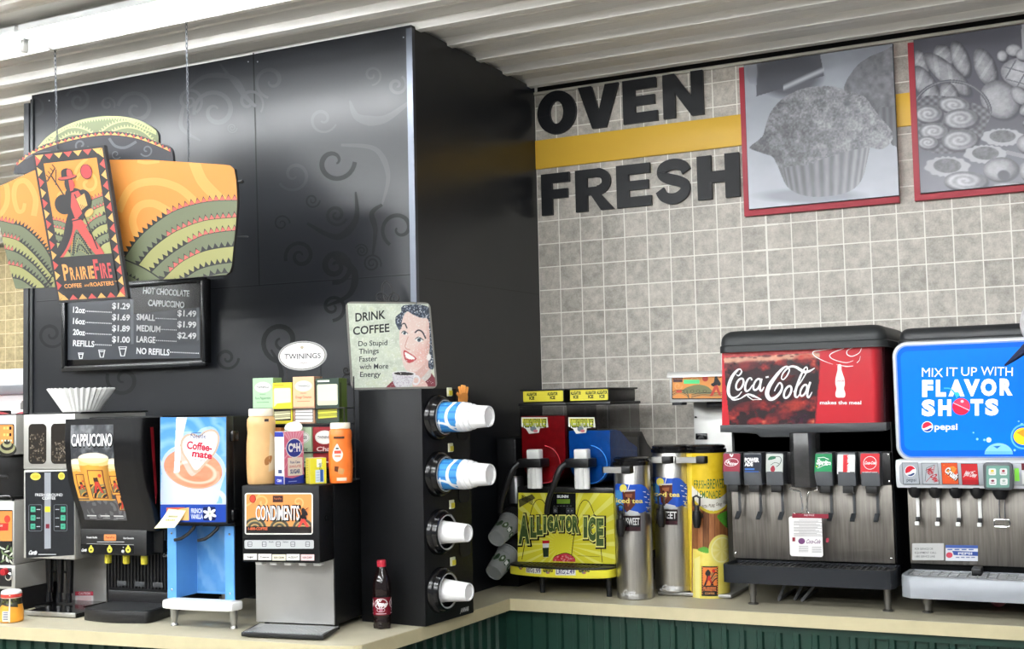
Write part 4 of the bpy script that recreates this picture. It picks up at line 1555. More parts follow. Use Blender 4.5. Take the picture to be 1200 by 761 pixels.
for (x, y), k in zip([(1.16, -.45), (1.22, -.42), (1.27, -.44)], (.02, .03, .05)):
    MB().tube([(x - CO[0], y - CO[1], .09), (x - CO[0] - k * .3, y - CO[1] - .02, .05), (x - CO[0] - k, y - CO[1] - .04, .006), (x - CO[0] - k, y - CO[1] + .2, .006)], .0055, 8).build('drain_hose', mat('grey_hose', (110, 110, 112), .5), CK)

# ================================================================== BLUE DISPENSER
PP = thing('soda_dispenser', 'silver framed dispenser with large bright blue sign, at the right edge', 'drink dispenser', (1.58, -.55, .9))
PX, PY, PR = 1.58, -.55, 2.34


def qbox(name, m, x0, x1, y0, y1, z0, z1, bev=0.):
    return pbox(PP, name, m, x0 - PX, x1 - PX, y0 - PY, y1 - PY, z0 + dz, z1 + dz, bev)


qbox('cabinet', BLACKM, 1.597, PR - .02, -.49, -.05, .985, 1.80, .004)
b = MB()
lidmesh(b, 1.59 - PX, PR - .01 - PX, -.545 - PY, -.05 - PY, 1.796 + dz, 1.848 + dz, .03, .01)
b.build('lid', mat('black_lid', (38, 40, 42), .42), PP)
# silver frame with rounded corners
b = MB()
b.prism([(x - PX, z + dz) for x, z in rrectp(1.578, 1.40, PR, 1.80, .05, 8)], 'Y', -.575 - PY, -.49 - PY, .008, 3)
b.build('sign_frame', SILVERL, PP)
b = MB()
b.prism([(x - PX, z + dz) for x, z in rrectp(1.589, 1.411, PR - .011, 1.789, .04, 8)], 'Y', -.578 - PY, -.574 - PY)
b.build('sign_gasket', mat('pale_blue_edge', (120, 150, 205), .3), PP)
a = Art(vfront((PX, -.579), 0, 0), (1040, 370, 4.225))
BL, BLD = (0, 104, 226), (0, 84, 186)
a.T = vfront((PX, -.579), 0, 0)
# design in metres for the big shapes: use an inverse-free second art
A_ = Art(lambda P: P, gain=.95)
A_.tri([rrectp(1.594 - PX, 1.416, PR - .016 - PX, 1.784, .036, 8)], BLD)
A_.tri([rrectp(1.606 - PX, 1.436, PR - .028 - PX, 1.768, .024, 8)], BL)
A_.build('sign_panel', front(-.578 - PY, .9), PP, LIT)
W_ = (250, 252, 255)
for s_, x in [('MIX', 170), ('IT', 292), ('UP', 365), ('WITH', 462)]:
    a.text(s_, x, 302 - (x - 170) * .022, 46, W_, w={'MIX': 104, 'IT': 54, 'UP': 78, 'WITH': 158}[s_], al='l', rot=1.6, bold=-.012)
for s_, x, wd in [('F', 172, 54), ('L', 240, 50), ('A', 302, 80), ('V', 378, 80), ('O', 462, 78), ('R', 556, 64)]:
    a.text(s_, x, 397 - (x - 170) * .02, 76, W_, w=wd, al='l', bold=.05)
for s_, x, wd in [('S', 170, 66), ('H', 252, 64), ('T', 412, 62), ('S', 484, 66)]:
    a.text(s_, x, 492 - (x - 170) * .012, 74, W_, w=wd, al='l', bold=.05)
a.ell(365, 451, 44, 42, (232, 62, 92))
a.poly(arc(365, 451, 44, 42, 25, 205, 16), (206, 36, 68))
a.stroke([(325, 432), (406, 470)], 4, (246, 190, 204))
a.ell(370, 425, 8, 7, (246, 190, 204))
a.stroke(smooth([(345, 408), (330, 380), (308, 362), (280, 360)], 6), 7, (60, 170, 215))
a.poly(smooth([(330, 385), (345, 380), (358, 390), (348, 402)], 4, True), (60, 190, 200))
GB = (60, 40, 120)
a.ell(198, 551, 28, 27, W_)
a.poly(arc(198, 551, 25, 24, 160, 345, 14) + [(212, 545), (190, 556), (176, 560)], (236, 40, 66))
a.poly(arc(198, 551, 25, 24, 20, 140, 14) + [(196, 566), (214, 556)], (24, 60, 150))
a.text('pepsi', 290, 565, 32, W_, w=114, bold=.008)
a.poly(arc(551, 688, 70, 56, 180, 360, 24), (130, 196, 240))
a.poly([(482, 672), (620, 672), (620, 688), (482, 688)], (104, 178, 232))
a.poly([(524, 647), (562, 645), (543, 659)], (30, 110, 190))
for x, y, r in [(502, 616, 13), (480, 616, 6), (445, 612, 6), (426, 580, 4), (630, 667, 6), (666, 542, 9), (650, 524, 4)]:
    a.ell(x, y, r, r, (130, 200, 245) if r < 12 else (190, 224, 250), n=14)
a.ell(672, 600, 62, 62, (90, 180, 240))
a.ell(672, 600, 54, 54, BL)
a.ell(672, 598, 48, 42, (250, 206, 40))
a.poly([(640, 580), (680, 560), (720, 560), (690, 610)], (240, 150, 40))
a.build('sign_graphics', front(-.5785 - PY, .9), PP, LIT, base=.001)
# valve strip
b = MB()
b.prism([(-.575 - PY, 1.312 + dz), (-.582 - PY, 1.33 + dz), (-.582 - PY, 1.385 + dz), (-.572 - PY, 1.405 + dz), (-.50 - PY, 1.405 + dz), (-.50 - PY, 1.312 + dz)], 'X', 1.574 - PX, PR - PX, .006)
b.build('valve_strip', SILVERL, PP)
b = MB()
b.prism([(x - PX, z + dz) for x, z in rrectp(1.586, 1.322, PR - .01, 1.3945, .016, 6)], 'Y', -.5835 - PY, -.576 - PY, .002)
b.build('valve_panel', SILVER, PP)
qbox('splash_panel', STEELD, 1.60, PR - .02, -.52, -.49, 1.055, 1.315, .002)
CP = (1050, 535, 8)
TS = vfront((PX, -.585), 0, 0)
PB = [(58, 64, 218, 260), (240, 66, 402, 260), (424, 64, 586, 260), (610, 72, 774, 266)]
PCOL = [(176, 182, 190), (182, 188, 194), (226, 84, 36), (206, 38, 44)]
for i, (x0, y0, x1, y1) in enumerate(PB):
    A_ = Art(TS, CP)
    s_ = 14
    A_.poly([(x0 - 4, y0 - 4), (x1 - s_ + 2, y0 - 4), (x1 + 6, y1 + 4), (x0 + s_ - 4, y1 + 4)], (44, 46, 50))
    A_.poly([(x0, y0), (x1 - s_, y0), (x1, y1), (x0 + s_, y1)], PCOL[i])
    cx, cy = (x0 + x1) / 2, (y0 + y1) / 2
    if i == 0:
        A_.ell(cx - 4, cy - 24, 54, 54, W_)
        A_.poly(arc(cx - 4, cy - 24, 48, 48, 150, 340, 14) + [(cx + 20, cy - 40), (cx - 10, cy - 14), (cx - 38, cy - 4)], (214, 30, 50))
        A_.poly(arc(cx - 4, cy - 24, 48, 48, 25, 130, 14) + [(cx - 4, cy + 8), (cx + 26, cy - 6)], (30, 60, 120))
        A_.text('pepsi', cx + 6, cy + 74, 34, (70, 76, 90), w=88)
    elif i == 1:
        A_.text('Mtn Dew', cx, cy + 26, 62, (176, 40, 50), w=150, rot=55, bold=.03, shear=.2)
        A_.stroke([(272, 235), (286, 110), (362, 80)], 6, (110, 116, 120))
        A_.stroke([(282, 240), (345, 170), (362, 84)], 5, (176, 40, 50))
    elif i == 2:
        A_.ell(cx + 10, cy - 30, 50, 34, (238, 150, 50), -30)
        A_.text('Crush', cx + 4, cy + 26, 58, (70, 36, 22), w=142, rot=38, bold=.07)
        A_.text('Crush', cx, cy + 20, 58, W_, w=136, rot=38, bold=.035)
        for k in range(9):
            A_.ell(x0 + 25 + (k * 47) % 120, y0 + 20 + (k * 71) % 160, 4, 4, (244, 190, 90), n=8)
    else:
        A_.text('Mtn Dew', cx, cy + 20, 46, (240, 222, 222), w=112, rot=12, bold=.03, shear=.25)
        A_.stroke([(630, 195), (690, 150), (744, 140)], 5, (240, 222, 222))
        A_.poly([(618, y1 - 44), (x1 - 3, y1 - 46), (x1, y1), (622, y1)], (178, 20, 30))
    lb = A_.build('flavor_label', front(-.584 - PY, .9), PP, GLOSS)
XN = [1.630, 1.695, 1.760, 1.826, 1.990 + .03, 2.085, 2.15, 2.215]
for i, x in enumerate(XN):
    MB().lathe([(.011, 0), (.020, .012), (.023, .03), (.023, .036)], (x - PX, -.555 - PY, 1.278 + dz), seg=18).build('nozzle', BLACK, PP)
    lv = MB().box(x - PX - .002, x - PX + .009, -.532 - PY, -.527 - PY, 1.205 + dz, 1.30 + dz, .001).box(x - PX - .006, x - PX + .008, -.552 - PY, -.54 - PY, 1.185 + dz, 1.198 + dz, .002).build('lever', WHITE, PP)
    MB().box(x - PX - .004, x - PX + .009, -.54 - PY, -.53 - PY, 1.195 + dz, 1.212 + dz, .001).build('lever_hinge', BLACK, lv)
# flavour shot pad
fp = MB().prism([(x - PX, z + dz) for x, z in rrectp(1.851, 1.309, 1.941, 1.397, .012, 5)], 'Y', -.602 - PY, -.58 - PY, .004).build('flavor_pad', VGREY, PP)
A_ = Art(vfront((PX, -.603), 0, 0), CP)
A_.rrect(846, 88, 1064, 294, 14, (124, 172, 158))
for x0, y0, c in [(868, 114, (226, 200, 40)), (972, 114, (170, 40, 60)), (872, 206, (140, 60, 80)), (976, 206, (170, 190, 180))]:
    A_.rrect(x0, y0, x0 + 70, y0 + 64, 14, (244, 246, 246))
    A_.ell(x0 + 35, y0 + 24, 16, 11, c)
    A_.rect(x0 + 14, y0 + 42, x0 + 56, y0 + 48, c)
A_.build('pad_face', front(-.6025 - PY, .9), fp, GLOSS)
MB().lathe([(.014, 0), (.022, .014), (.026, .026), (.026, .034)], (1.898 - PX, -.565 - PY, 1.277 + dz), seg=18).build('nozzle', BLACK, PP)
b = MB()
for dx in (-.006, .011):
    b.cyl((1.897 + dx - PX, -.55 - PY, 1.285 + dz), (1.895 + dx - PX, -.552 - PY, 1.212 + dz), .0026, seg=8)
b.tube([(1.895 + x - PX, -.552 - PY - .012, 1.20 + z + dz) for x, z in rrectp(-.022, -.012, .026, .012, .008, 3)], .0024, 7, closed=True)
b.build('cup_lever', CHROME, PP)
qbox('green_tag', mat('lime_sticker', (130, 220, 60), .5), 1.944, 1.958, -.5845, -.5835, 1.337, 1.378)
A_ = Art(lambda P: P)
for k, (c, c2) in enumerate([((110, 30, 40), (230, 230, 232)), ((34, 60, 120), (220, 220, 225)), ((34, 60, 120), (40, 60, 110)), ((60, 120, 70), (230, 232, 230))]):
    x = 1.966 + k * .066 - PX
    A_.rect(x, 1.328, x + .056, 1.394, c2)
    A_.rect(x, 1.372, x + .056, 1.394, c)
A_.build('flavor_label', front(-.584 - PY, .9), PP, GLOSS)
a = Art(vfront((PX, -.5205), 0, 0), (1040, 530, 3.625))
a.rrect(105, 388, 240, 460, 4, (206, 206, 204))
for k, (s_, w2) in enumerate([('FOR SERVICE OR', 78), ('EQUIPMENT CALL', 92), ('1-800 SERVICE LINE', 86)]):
    a.text(s_, 116, 416 + k * 16, 9, (110, 110, 112), w=w2, al='l')
a.build('service_sticker', front(-.5205 - PY, .9), PP)
a = Art(vfront((PX, -.5205), 0, 0), (1040, 530, 3.625))
a.poly([(247, 395), (384, 397), (384, 464), (247, 462)], (228, 230, 236))
a.poly([(247, 395), (384, 397), (384, 410), (247, 408)], (66, 96, 170))
a.poly([(275, 420), (384, 424), (384, 442), (282, 438)], (50, 80, 158))
a.ell(263, 438, 14, 12, (206, 70, 90))
for k in range(4):
    a.rect(255 + k * 30, 412, 276 + k * 30, 417, (90, 110, 170))
    a.rect(290 + k * 22, 446, 306 + k * 22, 450, (110, 120, 160))
a.text('PEPSI', 330, 436, 10, (235, 238, 246), w=60, bold=.02)
a.build('info_sticker', front(-.5205 - PY, .9), PP)
# silver drip tray with wire grille
b = MB()
tr = [(1.592, -.51), (1.586, -.62), (1.592, -.66), (1.622, -.69), (PR - .04, -.69), (PR - .008, -.66), (PR, -.62), (PR, -.51)]
trl = [(x - PX, y - PY) for x, y in tr]
xm = (1.59 + PR) / 2 - PX
tri_ = [(xm + (x - xm) * .955, (y + .04) * .86 - .03) for x, y in trl]
n = len(trl)
rings = [(trl, .965), (trl, 1.028), ([(xm + (x - xm) * .99, y * .98) for x, y in trl], 1.034), (tri_, 1.034), (tri_, 1.01)]
vo = [(p[0], p[1], z + dz) for R_, z in rings for p in R_]
fs = [(r_ * n + k, r_ * n + (k + 1) % n, (r_ + 1) * n + (k + 1) % n, (r_ + 1) * n + k) for r_ in range(4) for k in range(n)]
fs += [tuple(range(n))[::-1], tuple(4 * n + k for k in range(n))]
b.add(vo, fs)
dt = b.build('drip_tray', SILVER, PP, angle=40)
b = MB()
gx0, gx1, gy0, gy1 = 1.612 - PX, PR - .02 - PX, -.125, .03
nx, ny = 24, 4
for k in range(nx + 1):
    x = gx0 + (gx1 - gx0) * k / nx
    b.cyl((x, gy0, .131), (x, gy1, .131), .0021, seg=6)
for k in range(ny + 1):
    y = gy0 + (gy1 - gy0) * k / ny
    b.cyl((gx0, y, .129), (gx1, y, .129), .0024, seg=6)
b.build('wire_grille', mat('grille_silver', (212, 214, 216), .3, .6), dt)
MB().box(1.885 - PX, 1.945 - PX, -.09, -.03, .1115, .118, .002).build('drain_well', BLACK, dt)
MB().box(1.80 - PX, 1.83 - PX, -.04, .03, .13, .155, .004).build('drain_clip', BLACK, PP)
for x, y in [(1.655, -.562), (2.26, -.562), (1.655, -.1), (2.26, -.1)]:
    MB().lathe([(.017, 0), (.017, .003), (.012, .008), (.012, .03), (.018, .03), (.018, .075)], (x - PX, y - PY, .0004)).build('leg', mat('leg_steel', (120, 118, 114), .35, .9), PP)
MB().cyl((1.86 - PX, -.40 - PY, .03), (1.86 - PX, -.18 - PY, .03), .027, seg=12).build('syrup_hose_end', DRED, PP)

# ================================================================== TEA URNS
def cyl_map(R, z0, rot=0.):
    """print wrapped round a vertical cylinder; u is metres across its seen face"""
    def M(u, v, d):
        t = np.arcsin(np.clip(u / (R + .001), -.999, .999))
        return np.stack([(R + d) * np.sin(t), -(R + d) * np.cos(t), v - z0], -1)
    return M


CU = (710, 510, 3.6235)
VIEW_A = 21.0


def urn(x, y, z0, R, ztop, label):
    t = thing('beverage_urn', label, 'drink urn', (x, y, z0), VIEW_A, 'narrow drink urns')
    h = ztop - z0
    return t, h


def urn_body(t, R, h, m):
    MB().lathe([(R * .93, 0), (R, .003), (R, .016), (R * .985, .02), (R * .985, .024), (R, .028), (R, h - .032), (R * .97, h - .024), (R * .97, h - .02)], seg=48).build('body', m, t)
    MB().lathe([(R * .98, h - .03), (R * 1.06, h - .028), (R * 1.07, h - .016), (R * 1.0, h - .012), (R * 1.0, h - .004), (R * .9, h), (0, h + .001)], seg=40, cap=False).build('lid', BLACKG, t)


def urn_handle(t, R, z, x0=None):
    # flat strap held out in front, with its black clip; local front is turned to face -Y
    a_ = math.radians(-VIEW_A)
    c, s_ = math.cos(a_), math.sin(a_)
    rt = lambda x, y: (x * c - y * s_, x * s_ + y * c)
    x0 = -R - .016 if x0 is None else x0
    b = MB()
    outl = [rt(x, y) for x, y in [(x0, -R - .018), (-.006, -R - .018), (-.006, -R - .014), (x0, -R - .014)]]
    b.prism(outl, 'Z', z - .011, z + .011)
    outl = [rt(x, y) for x, y in [(x0, -R - .018), (x0 + .004, -R - .018), (x0 + .012, -R * .55), (x0 + .008, -R * .55)]]
    b.prism(outl, 'Z', z - .011, z + .011)
    b.build('handle', STEELH, t)
    b = MB()
    b.prism([rt(x, y) for x, y in [(-.008, -R - .02), (.022, -R - .012), (.03, -R + .008), (.0, -R + .006)]], 'Z', z - .013, z + .014, .003)
    b.build('handle_clip', BLACK, t)


def urn_faucet(t, R, z, phi):
    a_ = math.radians(phi)
    s_, c = math.sin(a_), -math.cos(a_)
    P = lambda r, zz, o=0.: (r * s_ - o * c, r * c + o * s_, zz)
    b = MB()
    b.cyl(P(R - .004, z), P(R + .038, z), .011, .012, 14)
    b.tube([P(R + .038, z + .02), P(R + .038, z - .004), P(R + .039, z - .03), P(R + .040, z - .042)], [.015, .017, .014, .010], 14)
    b.build('faucet', BLACK, t)
    b = MB()
    b.tube([P(R + .036, z + .02), P(R + .035, z + .038)], [.010, .009], 12)
    b.tube([P(R + .035, z + .038, -.011), P(R + .035, z + .068, -.012), P(R + .035, z + .074, 0), P(R + .035, z + .068, .012), P(R + .035, z + .038, .011)], .0042, 8, closed=True)
    b.build('faucet_lever', BLACK, t)
    return P


def tea_decal(a, ox, oy, word):
    BL1, BL2 = (36, 84, 190), (70, 140, 200)
    a.poly(smooth([(40 + ox, 215 + oy), (60 + ox, 203 + oy), (110 + ox, 206 + oy), (150 + ox, 205 + oy), (176 + ox, 225 + oy), (188 + ox, 250 + oy), (182 + ox, 300 + oy), (160 + ox, 322 + oy), (125 + ox, 326 + oy), (70 + ox, 318 + oy), (44 + ox, 300 + oy)], 4, True), BL1)
    for k in range(9):
        x, y = 150 + ox + (k * 17) % 30, 222 + oy + 11 * k
        a.poly([(x, y), (194 + ox - (k % 3) * 5, y + 12), (x + 6, y + 16)], BL1)
        a.stroke([(x + 8, y + 14), (192 + ox, y + 22)], 3, (226, 232, 240))
    a.poly([(42 + ox, 232 + oy), (66 + ox, 228 + oy), (74 + ox, 310 + oy), (46 + ox, 298 + oy)], BL2)
    a.stroke([(100 + ox, 204 + oy), (92 + ox, 232 + oy)], 3, (226, 232, 240))
    a.ell(74 + ox, 222 + oy, 15, 17, (236, 222, 96))
    a.poly([(70 + ox, 232 + oy), (124 + ox, 229 + oy), (124 + ox, 290 + oy), (104 + ox, 312 + oy), (94 + ox, 328 + oy), (78 + ox, 306 + oy)], (92, 42, 30))
    a.poly([(82 + ox, 246 + oy), (112 + ox, 244 + oy), (104 + ox, 284 + oy), (94 + ox, 300 + oy)], (150, 84, 52))
    a.poly([(70 + ox, 230 + oy), (124 + ox, 227 + oy), (124 + ox, 233 + oy), (70 + ox, 236 + oy)], (216, 208, 200))
    for k in range(4):
        a.ell(88 + ox + 8 * k, 262 + oy + (k * 13) % 24, 5, 5, (60, 24, 20), n=8)
    a.text('iced tea', 100 + ox, 283 + oy, 20, (246, 226, 120), w=112, bold=.01)
    a.poly([(80 + ox, 330 + oy), (100 + ox, 312 + oy), (136 + ox, 320 + oy), (146 + ox, 334 + oy)], (214, 218, 222))
    a.rect(58 + ox, 336 + oy, 147 + ox, 401 + oy, (70, 52, 56))
    a.rect(61 + ox, 339 + oy, 144 + ox, 398 + oy, (30, 20, 24))
    a.rect(61 + ox, 384 + oy, 144 + ox, 398 + oy, (58, 28, 34))
    a.text(word, 102 + ox, 374 + oy, 30, (240, 240, 240), w=80, bold=.012)


# ---- unsweet, in front
for (x, y, z0, R, zt, lab, word, ox, oy, cz, hz, fz) in [
        (.628, -.57, .9, .0675, 1.415, 'steel iced tea urn labelled UNSWEET, nearest the slush machine and lowest', 'UNSWEET', 0, 0, 660, 1.372, 1.175),
        (.742, -.445, .9160, .0735, 1.455, 'taller steel iced tea urn labelled SWEET, between two other urns', 'SWEET', 155, -27, 638, 1.402, 1.200)]:
    t, h = urn(x, y, z0, R, zt, lab)
    urn_body(t, R, h, STEEL)
    urn_handle(t, R, hz - z0, -.054 if ox else None)
    urn_faucet(t, R, fz - z0, -26)
    c_, s_ = math.cos(math.radians(VIEW_A)), math.sin(math.radians(VIEW_A))
    a = Art(view_plane((x, y, 0), (c_, s_, 0), (0, 0, 1)), CU)
    tea_decal(a, ox, oy, word)
    a.text('Curtis', 97 + ox + (10 if ox else 0), cz + 8, 22, (235, 235, 235), w=52, shear=.35, bold=.02)
    a.stroke(smooth([(70 + ox + (10 if ox else 0), cz + 4), (66 + ox + (10 if ox else 0), cz + 12), (84 + ox, cz + 14)], 4), 3, (235, 235, 235))
    a.build('label', cyl_map(R, z0), t, GLOSS, cuts=[(0, list(range(30, 380, 9)))])

# ---- lemonade
x, y, z0, R, zt = .873, -.445, .9160, .0725, 1.455
t, h = urn(x, y, z0, R, zt, 'yellow wrapped lemonade urn beside the red cola dispenser')
urn_body(t, R, h, mat('lemonade_wrap_yellow', (238, 206, 60), .35))
urn_handle(t, R, 1.402 - z0)
urn_faucet(t, R, 1.200 - z0, -24)
a = Art(view_plane((x, y, 0), (c_, s_, 0), (0, 0, 1)), CU)


def lemon_fn(X, Y):
    n1, n2 = fbm(X / 22, Y / 22, 4), fbm(X / 3, Y / 40, 3)
    g = np.zeros(X.shape + (3,)) + np.array((240., 204., 44.))
    g += (n1[..., None] - .5) * 26
    lower = Y > 306
    yb = 318 - ((X - 452) / 95) ** 2 * 62
    wood = (Y > yb - 8)
    pl = np.floor((X - 360) / 24)
    g = put(g, wood, np.stack([150 + 26 * np.sin(pl * 2.3) + 40 * (n2 - .5), 96 + 18 * np.sin(pl * 2.3) + 34 * (n2 - .5), 58 + 12 * np.sin(pl * 2.3) + 26 * (n2 - .5)], -1))
    g = put(g, wood & (np.abs((X - 360) / 24 - pl - .5) > .46), (84, 46, 26))
    g = put(g, (Y > yb - 52) & (Y < yb), (244, 240, 228))
    g = put(g, (Y > yb - 3) & (Y < yb + 9), (224, 200, 60))
    lf = inpoly(X, Y, smooth([(468, 336), (520, 318), (545, 330), (545, 390), (520, 396), (490, 370)], 4, True))
    g = put(g, lf, np.stack([60 + 30 * n1, 120 + 50 * n1, 40 + 10 * n1], -1))
    jar = (Y > 478) & (X > 366)
    g = put(g, jar, np.stack([236 + 16 * n1, 214 + 24 * n1, 84 + 50 * n1], -1))
    g = put(g, inpoly(X, Y, smooth([(385, 480), (410, 466), (432, 474), (440, 486), (420, 492)], 4, True)), (96, 168, 60))
    g = put(g, soft(edist(X, Y, 485, 478, 54, 62), .03), (240, 226, 120))
    g = put(g, soft(edist(X, Y, 488, 480, 46, 53), .03), (246, 240, 176))
    an = np.arctan2(Y - 480, X - 488)
    g = put(g, (edist(X, Y, 488, 480, 42, 48) < 0), np.stack([244 - 8 * np.abs(np.sin(an * 4)), 232 - 12 * np.abs(np.sin(an * 4)), 150 - 30 * np.abs(np.sin(an * 4))], -1))
    g = put(g, inpoly(X, Y, [(372, 520), (395, 505), (395, 690), (378, 690)]), (248, 238, 150))
    return g


a.grid(362, 62, 540, 684, 110, 300, lemon_fn)
GRN = (66, 110, 60)
a.text('FRESH', 396, 222, 36, GRN, w=52, bold=.0)
a.text('BREWED', 464, 222, 42, GRN, w=76, bold=.0)
a.text('LEMONADE', 434, 262, 32, GRN, w=98)
for k, wd in enumerate(['MADE', 'WITH', 'PURE', 'CANE', 'SUGAR']):
    a.text(wd, 384 + k * 30, 306 - (k - 1.2) ** 2 * .6 - k * 3, 13, (96, 70, 50), w=25, rot=14 * (k - 1.4) * .5)
a.rect(402, 547, 471, 672, (34, 30, 30))
a.rect(407, 552, 466, 628, (234, 130, 60))
for k in range(4):
    a.stroke(smooth([(440, 628 - k * 14), (455, 604 - k * 14), (466, 598 - k * 12)], 4), 5, (110, 120, 90) if k % 2 else (40, 36, 34))
a.ell(452, 566, 7, 8, (196, 50, 40))
a.poly(smooth([(428, 560), (440, 574), (436, 592), (452, 624), (444, 626), (432, 604), (420, 626), (412, 626), (424, 592), (416, 578)], 3, True), (34, 30, 30))
a.poly([(430, 586), (438, 590), (446, 622), (432, 602), (420, 622)], (200, 52, 44))
a.text('PRAIRIEFIRE', 436, 650, 18, (232, 130, 70), w=54, bold=.01)
a.text('COFFEE', 436, 664, 8, (232, 160, 90), w=40)
for k in range(12):
    a.rect(404, 549 + k * 10, 407, 554 + k * 10, (232, 130, 70))
    a.rect(466, 549 + k * 10, 469, 554 + k * 10, (232, 130, 70))
a.build('label', cyl_map(R, z0), t, GLOSS, cuts=[(0, list(range(360, 545, 8)))])

# ================================================================== TEA BREWER
TB = thing('tea_brewer', 'white steel tea brewer with orange front panel, against the tile wall behind the urns', 'tea brewer', (.86, -.20, .9))
BX, BY = .86, -.20


def tb(name, m, x0, x1, y0, y1, z0, z1, bev=0.):
    return pbox(TB, name, m, x0 - BX, x1 - BX, y0 - BY, y1 - BY, z0 - .9, z1 - .9, bev)


WSTEEL = mat('satin_white_steel', (194, 194, 190), .35, .3, noise=.04, nscale=12)
tb('column', WSTEEL, .735, .965, -.15, -.03, .915, 1.625, .003)
tb('head', WSTEEL, .700, .97, -.33, -.03, 1.612, 1.716, .004)
MB().prism([(-.345 - BY, .816), (-.335 - BY, .83), (-.03 - BY, .83), (-.03 - BY, .812), (-.345 - BY, .808)], 'X', .696 - BX, .972 - BX, .002).build('head_cover', WSTEEL, TB)
tb('head_base', BLACK, .706, .745, -.32, -.26, 1.602, 1.613)
tb('base_shelf', STEELH, .690, .968, -.50, -.03, .9035, .915, .001)
for xx in (.71, .95):
    for yy in (-.46, -.08):
        MB().cyl((xx - BX, yy - BY, 0.0004), (xx - BX, yy - BY, .004), .012).build('foot', BLACK, TB)
sw = MB().box(.742 - BX, .79 - BX, -.158 - BY, -.15 - BY, 1.463 - .9, 1.488 - .9, .003).build('switch', BLACKG, TB)
MB().prism([(.752 - BX, .567), (.78 - BX, .567), (.766 - BX, .584)], 'Y', -.161 - BY, -.158 - BY).build('rocker', BLACK, sw)
MB().cyl((.745 - BX, -.156 - BY, .652), (.745 - BX, -.15 - BY, .652), .004, seg=10).build('stud', BLACK, TB)
tb('spray_head', BLACK, .83, .90, -.28, -.2, 1.590, 1.612, .004)
a = Art(vfront((BX, -.3305), 0, 0), (780, 430, 7.61))
a.rrect(55, 72, 640, 292, 12, (40, 36, 34))
a.rrect(62, 80, 640, 282, 10, (238, 158, 82))
a.clip([(62, 80), (640, 66), (640, 280), (62, 284)])
a.stroke(spiral(110, 170, 40, 1.2, 0, 1), 8, (244, 180, 110))
a.stroke(spiral(250, 130, 60, 1.1, 100, -1), 9, (244, 180, 110))
a.poly(smooth([(140, 214), (200, 180), (290, 160), (370, 176), (420, 220), (430, 240), (160, 240)], 4), (128, 130, 90))
for k in range(4):
    a.stroke(smooth([(60, 262 - 12 * k), (120, 236 - 10 * k), (190, 262 - 12 * k), (210, 290)], 5), 5, (60, 56, 50) if k % 2 else (136, 138, 100))
    a.stroke(smooth([(230, 280 - 10 * k), (320, 258 - 8 * k), (430, 262 - 10 * k), (640, 250 - 8 * k)], 5), 5, (60, 56, 50) if k % 2 else (136, 138, 100))
a.rect(68, 92, 152, 138, (70, 40, 40))
a.text('TEA BREWER', 110, 114, 12, (220, 140, 90), w=70)
a.rrect(162, 116, 304, 152, 4, (92, 226, 140))
a.ell(354, 106, 26, 26, (204, 70, 50))
a.rrect(96, 210, 145, 232, 8, (208, 80, 60))
for xx in (178, 238, 290, 350):
    a.ell(xx, 218, 18, 11, (60, 56, 44), n=12)
    a.ell(xx, 218, 13, 7, (150, 148, 104), n=12)
a.poly(smooth([(440, 92), (460, 86), (470, 110), (494, 150), (480, 172), (462, 164), (436, 176), (410, 168), (408, 150), (430, 140)], 3, True), (38, 34, 34))
a.poly([(438, 168), (464, 166), (498, 258), (476, 256), (452, 200), (420, 262), (396, 262)], (206, 74, 56))
a.stroke([(474, 100), (500, 90)], 4, (38, 34, 34))
a.build('control_panel', front(-.3305 - BY, .9), TB, GLOSS)

# ================================================================== SLUSH MACHINE
SL = thing('slush_machine', 'yellow fronted slush machine with one red and one blue clear hopper, in the counter corner', 'slush machine', (.3435, -.55, .9))
SX, SY = .3435, -.55


def sl(name, m, x0, x1, y0, y1, z0, z1, bev=0.):
    return pbox(SL, name, m, x0 - SX, x1 - SX, y0 - SY, y1 - SY, z0 - .9, z1 - .9, bev)


YEL = mat('slush_yellow', (222, 214, 56), .35)
sl('cabinet', YEL, .146, .541, -.55, -.06, 1.018, 1.276, .004)
sl('cabinet_top', BLACK, .142, .545, -.552, -.055, 1.276, 1.300, .004)
b = MB()
b.prism([(-.24 - SY, .40), (-.24 - SY, .58), (-.20 - SY, .60), (-.14 - SY, .55), (-.08 - SY, .52), (-.06 - SY, .40)], 'X', .17 - SX, .535 - SX, .006)
b.build('rear_housing', BLACK, SL)
sl('under_frame', BLACK, .155, .535, -.54, -.08, .985, 1.018)
for x_, y_ in [(.2525, -.5758), (.528, -.5815), (.2, -.12), (.528, -.12)]:
    MB().cyl((x_ - SX, y_ - SY, .0004), (x_ - SX, y_ - SY, .09), .010, .012, 12).build('leg', BLACK, SL)


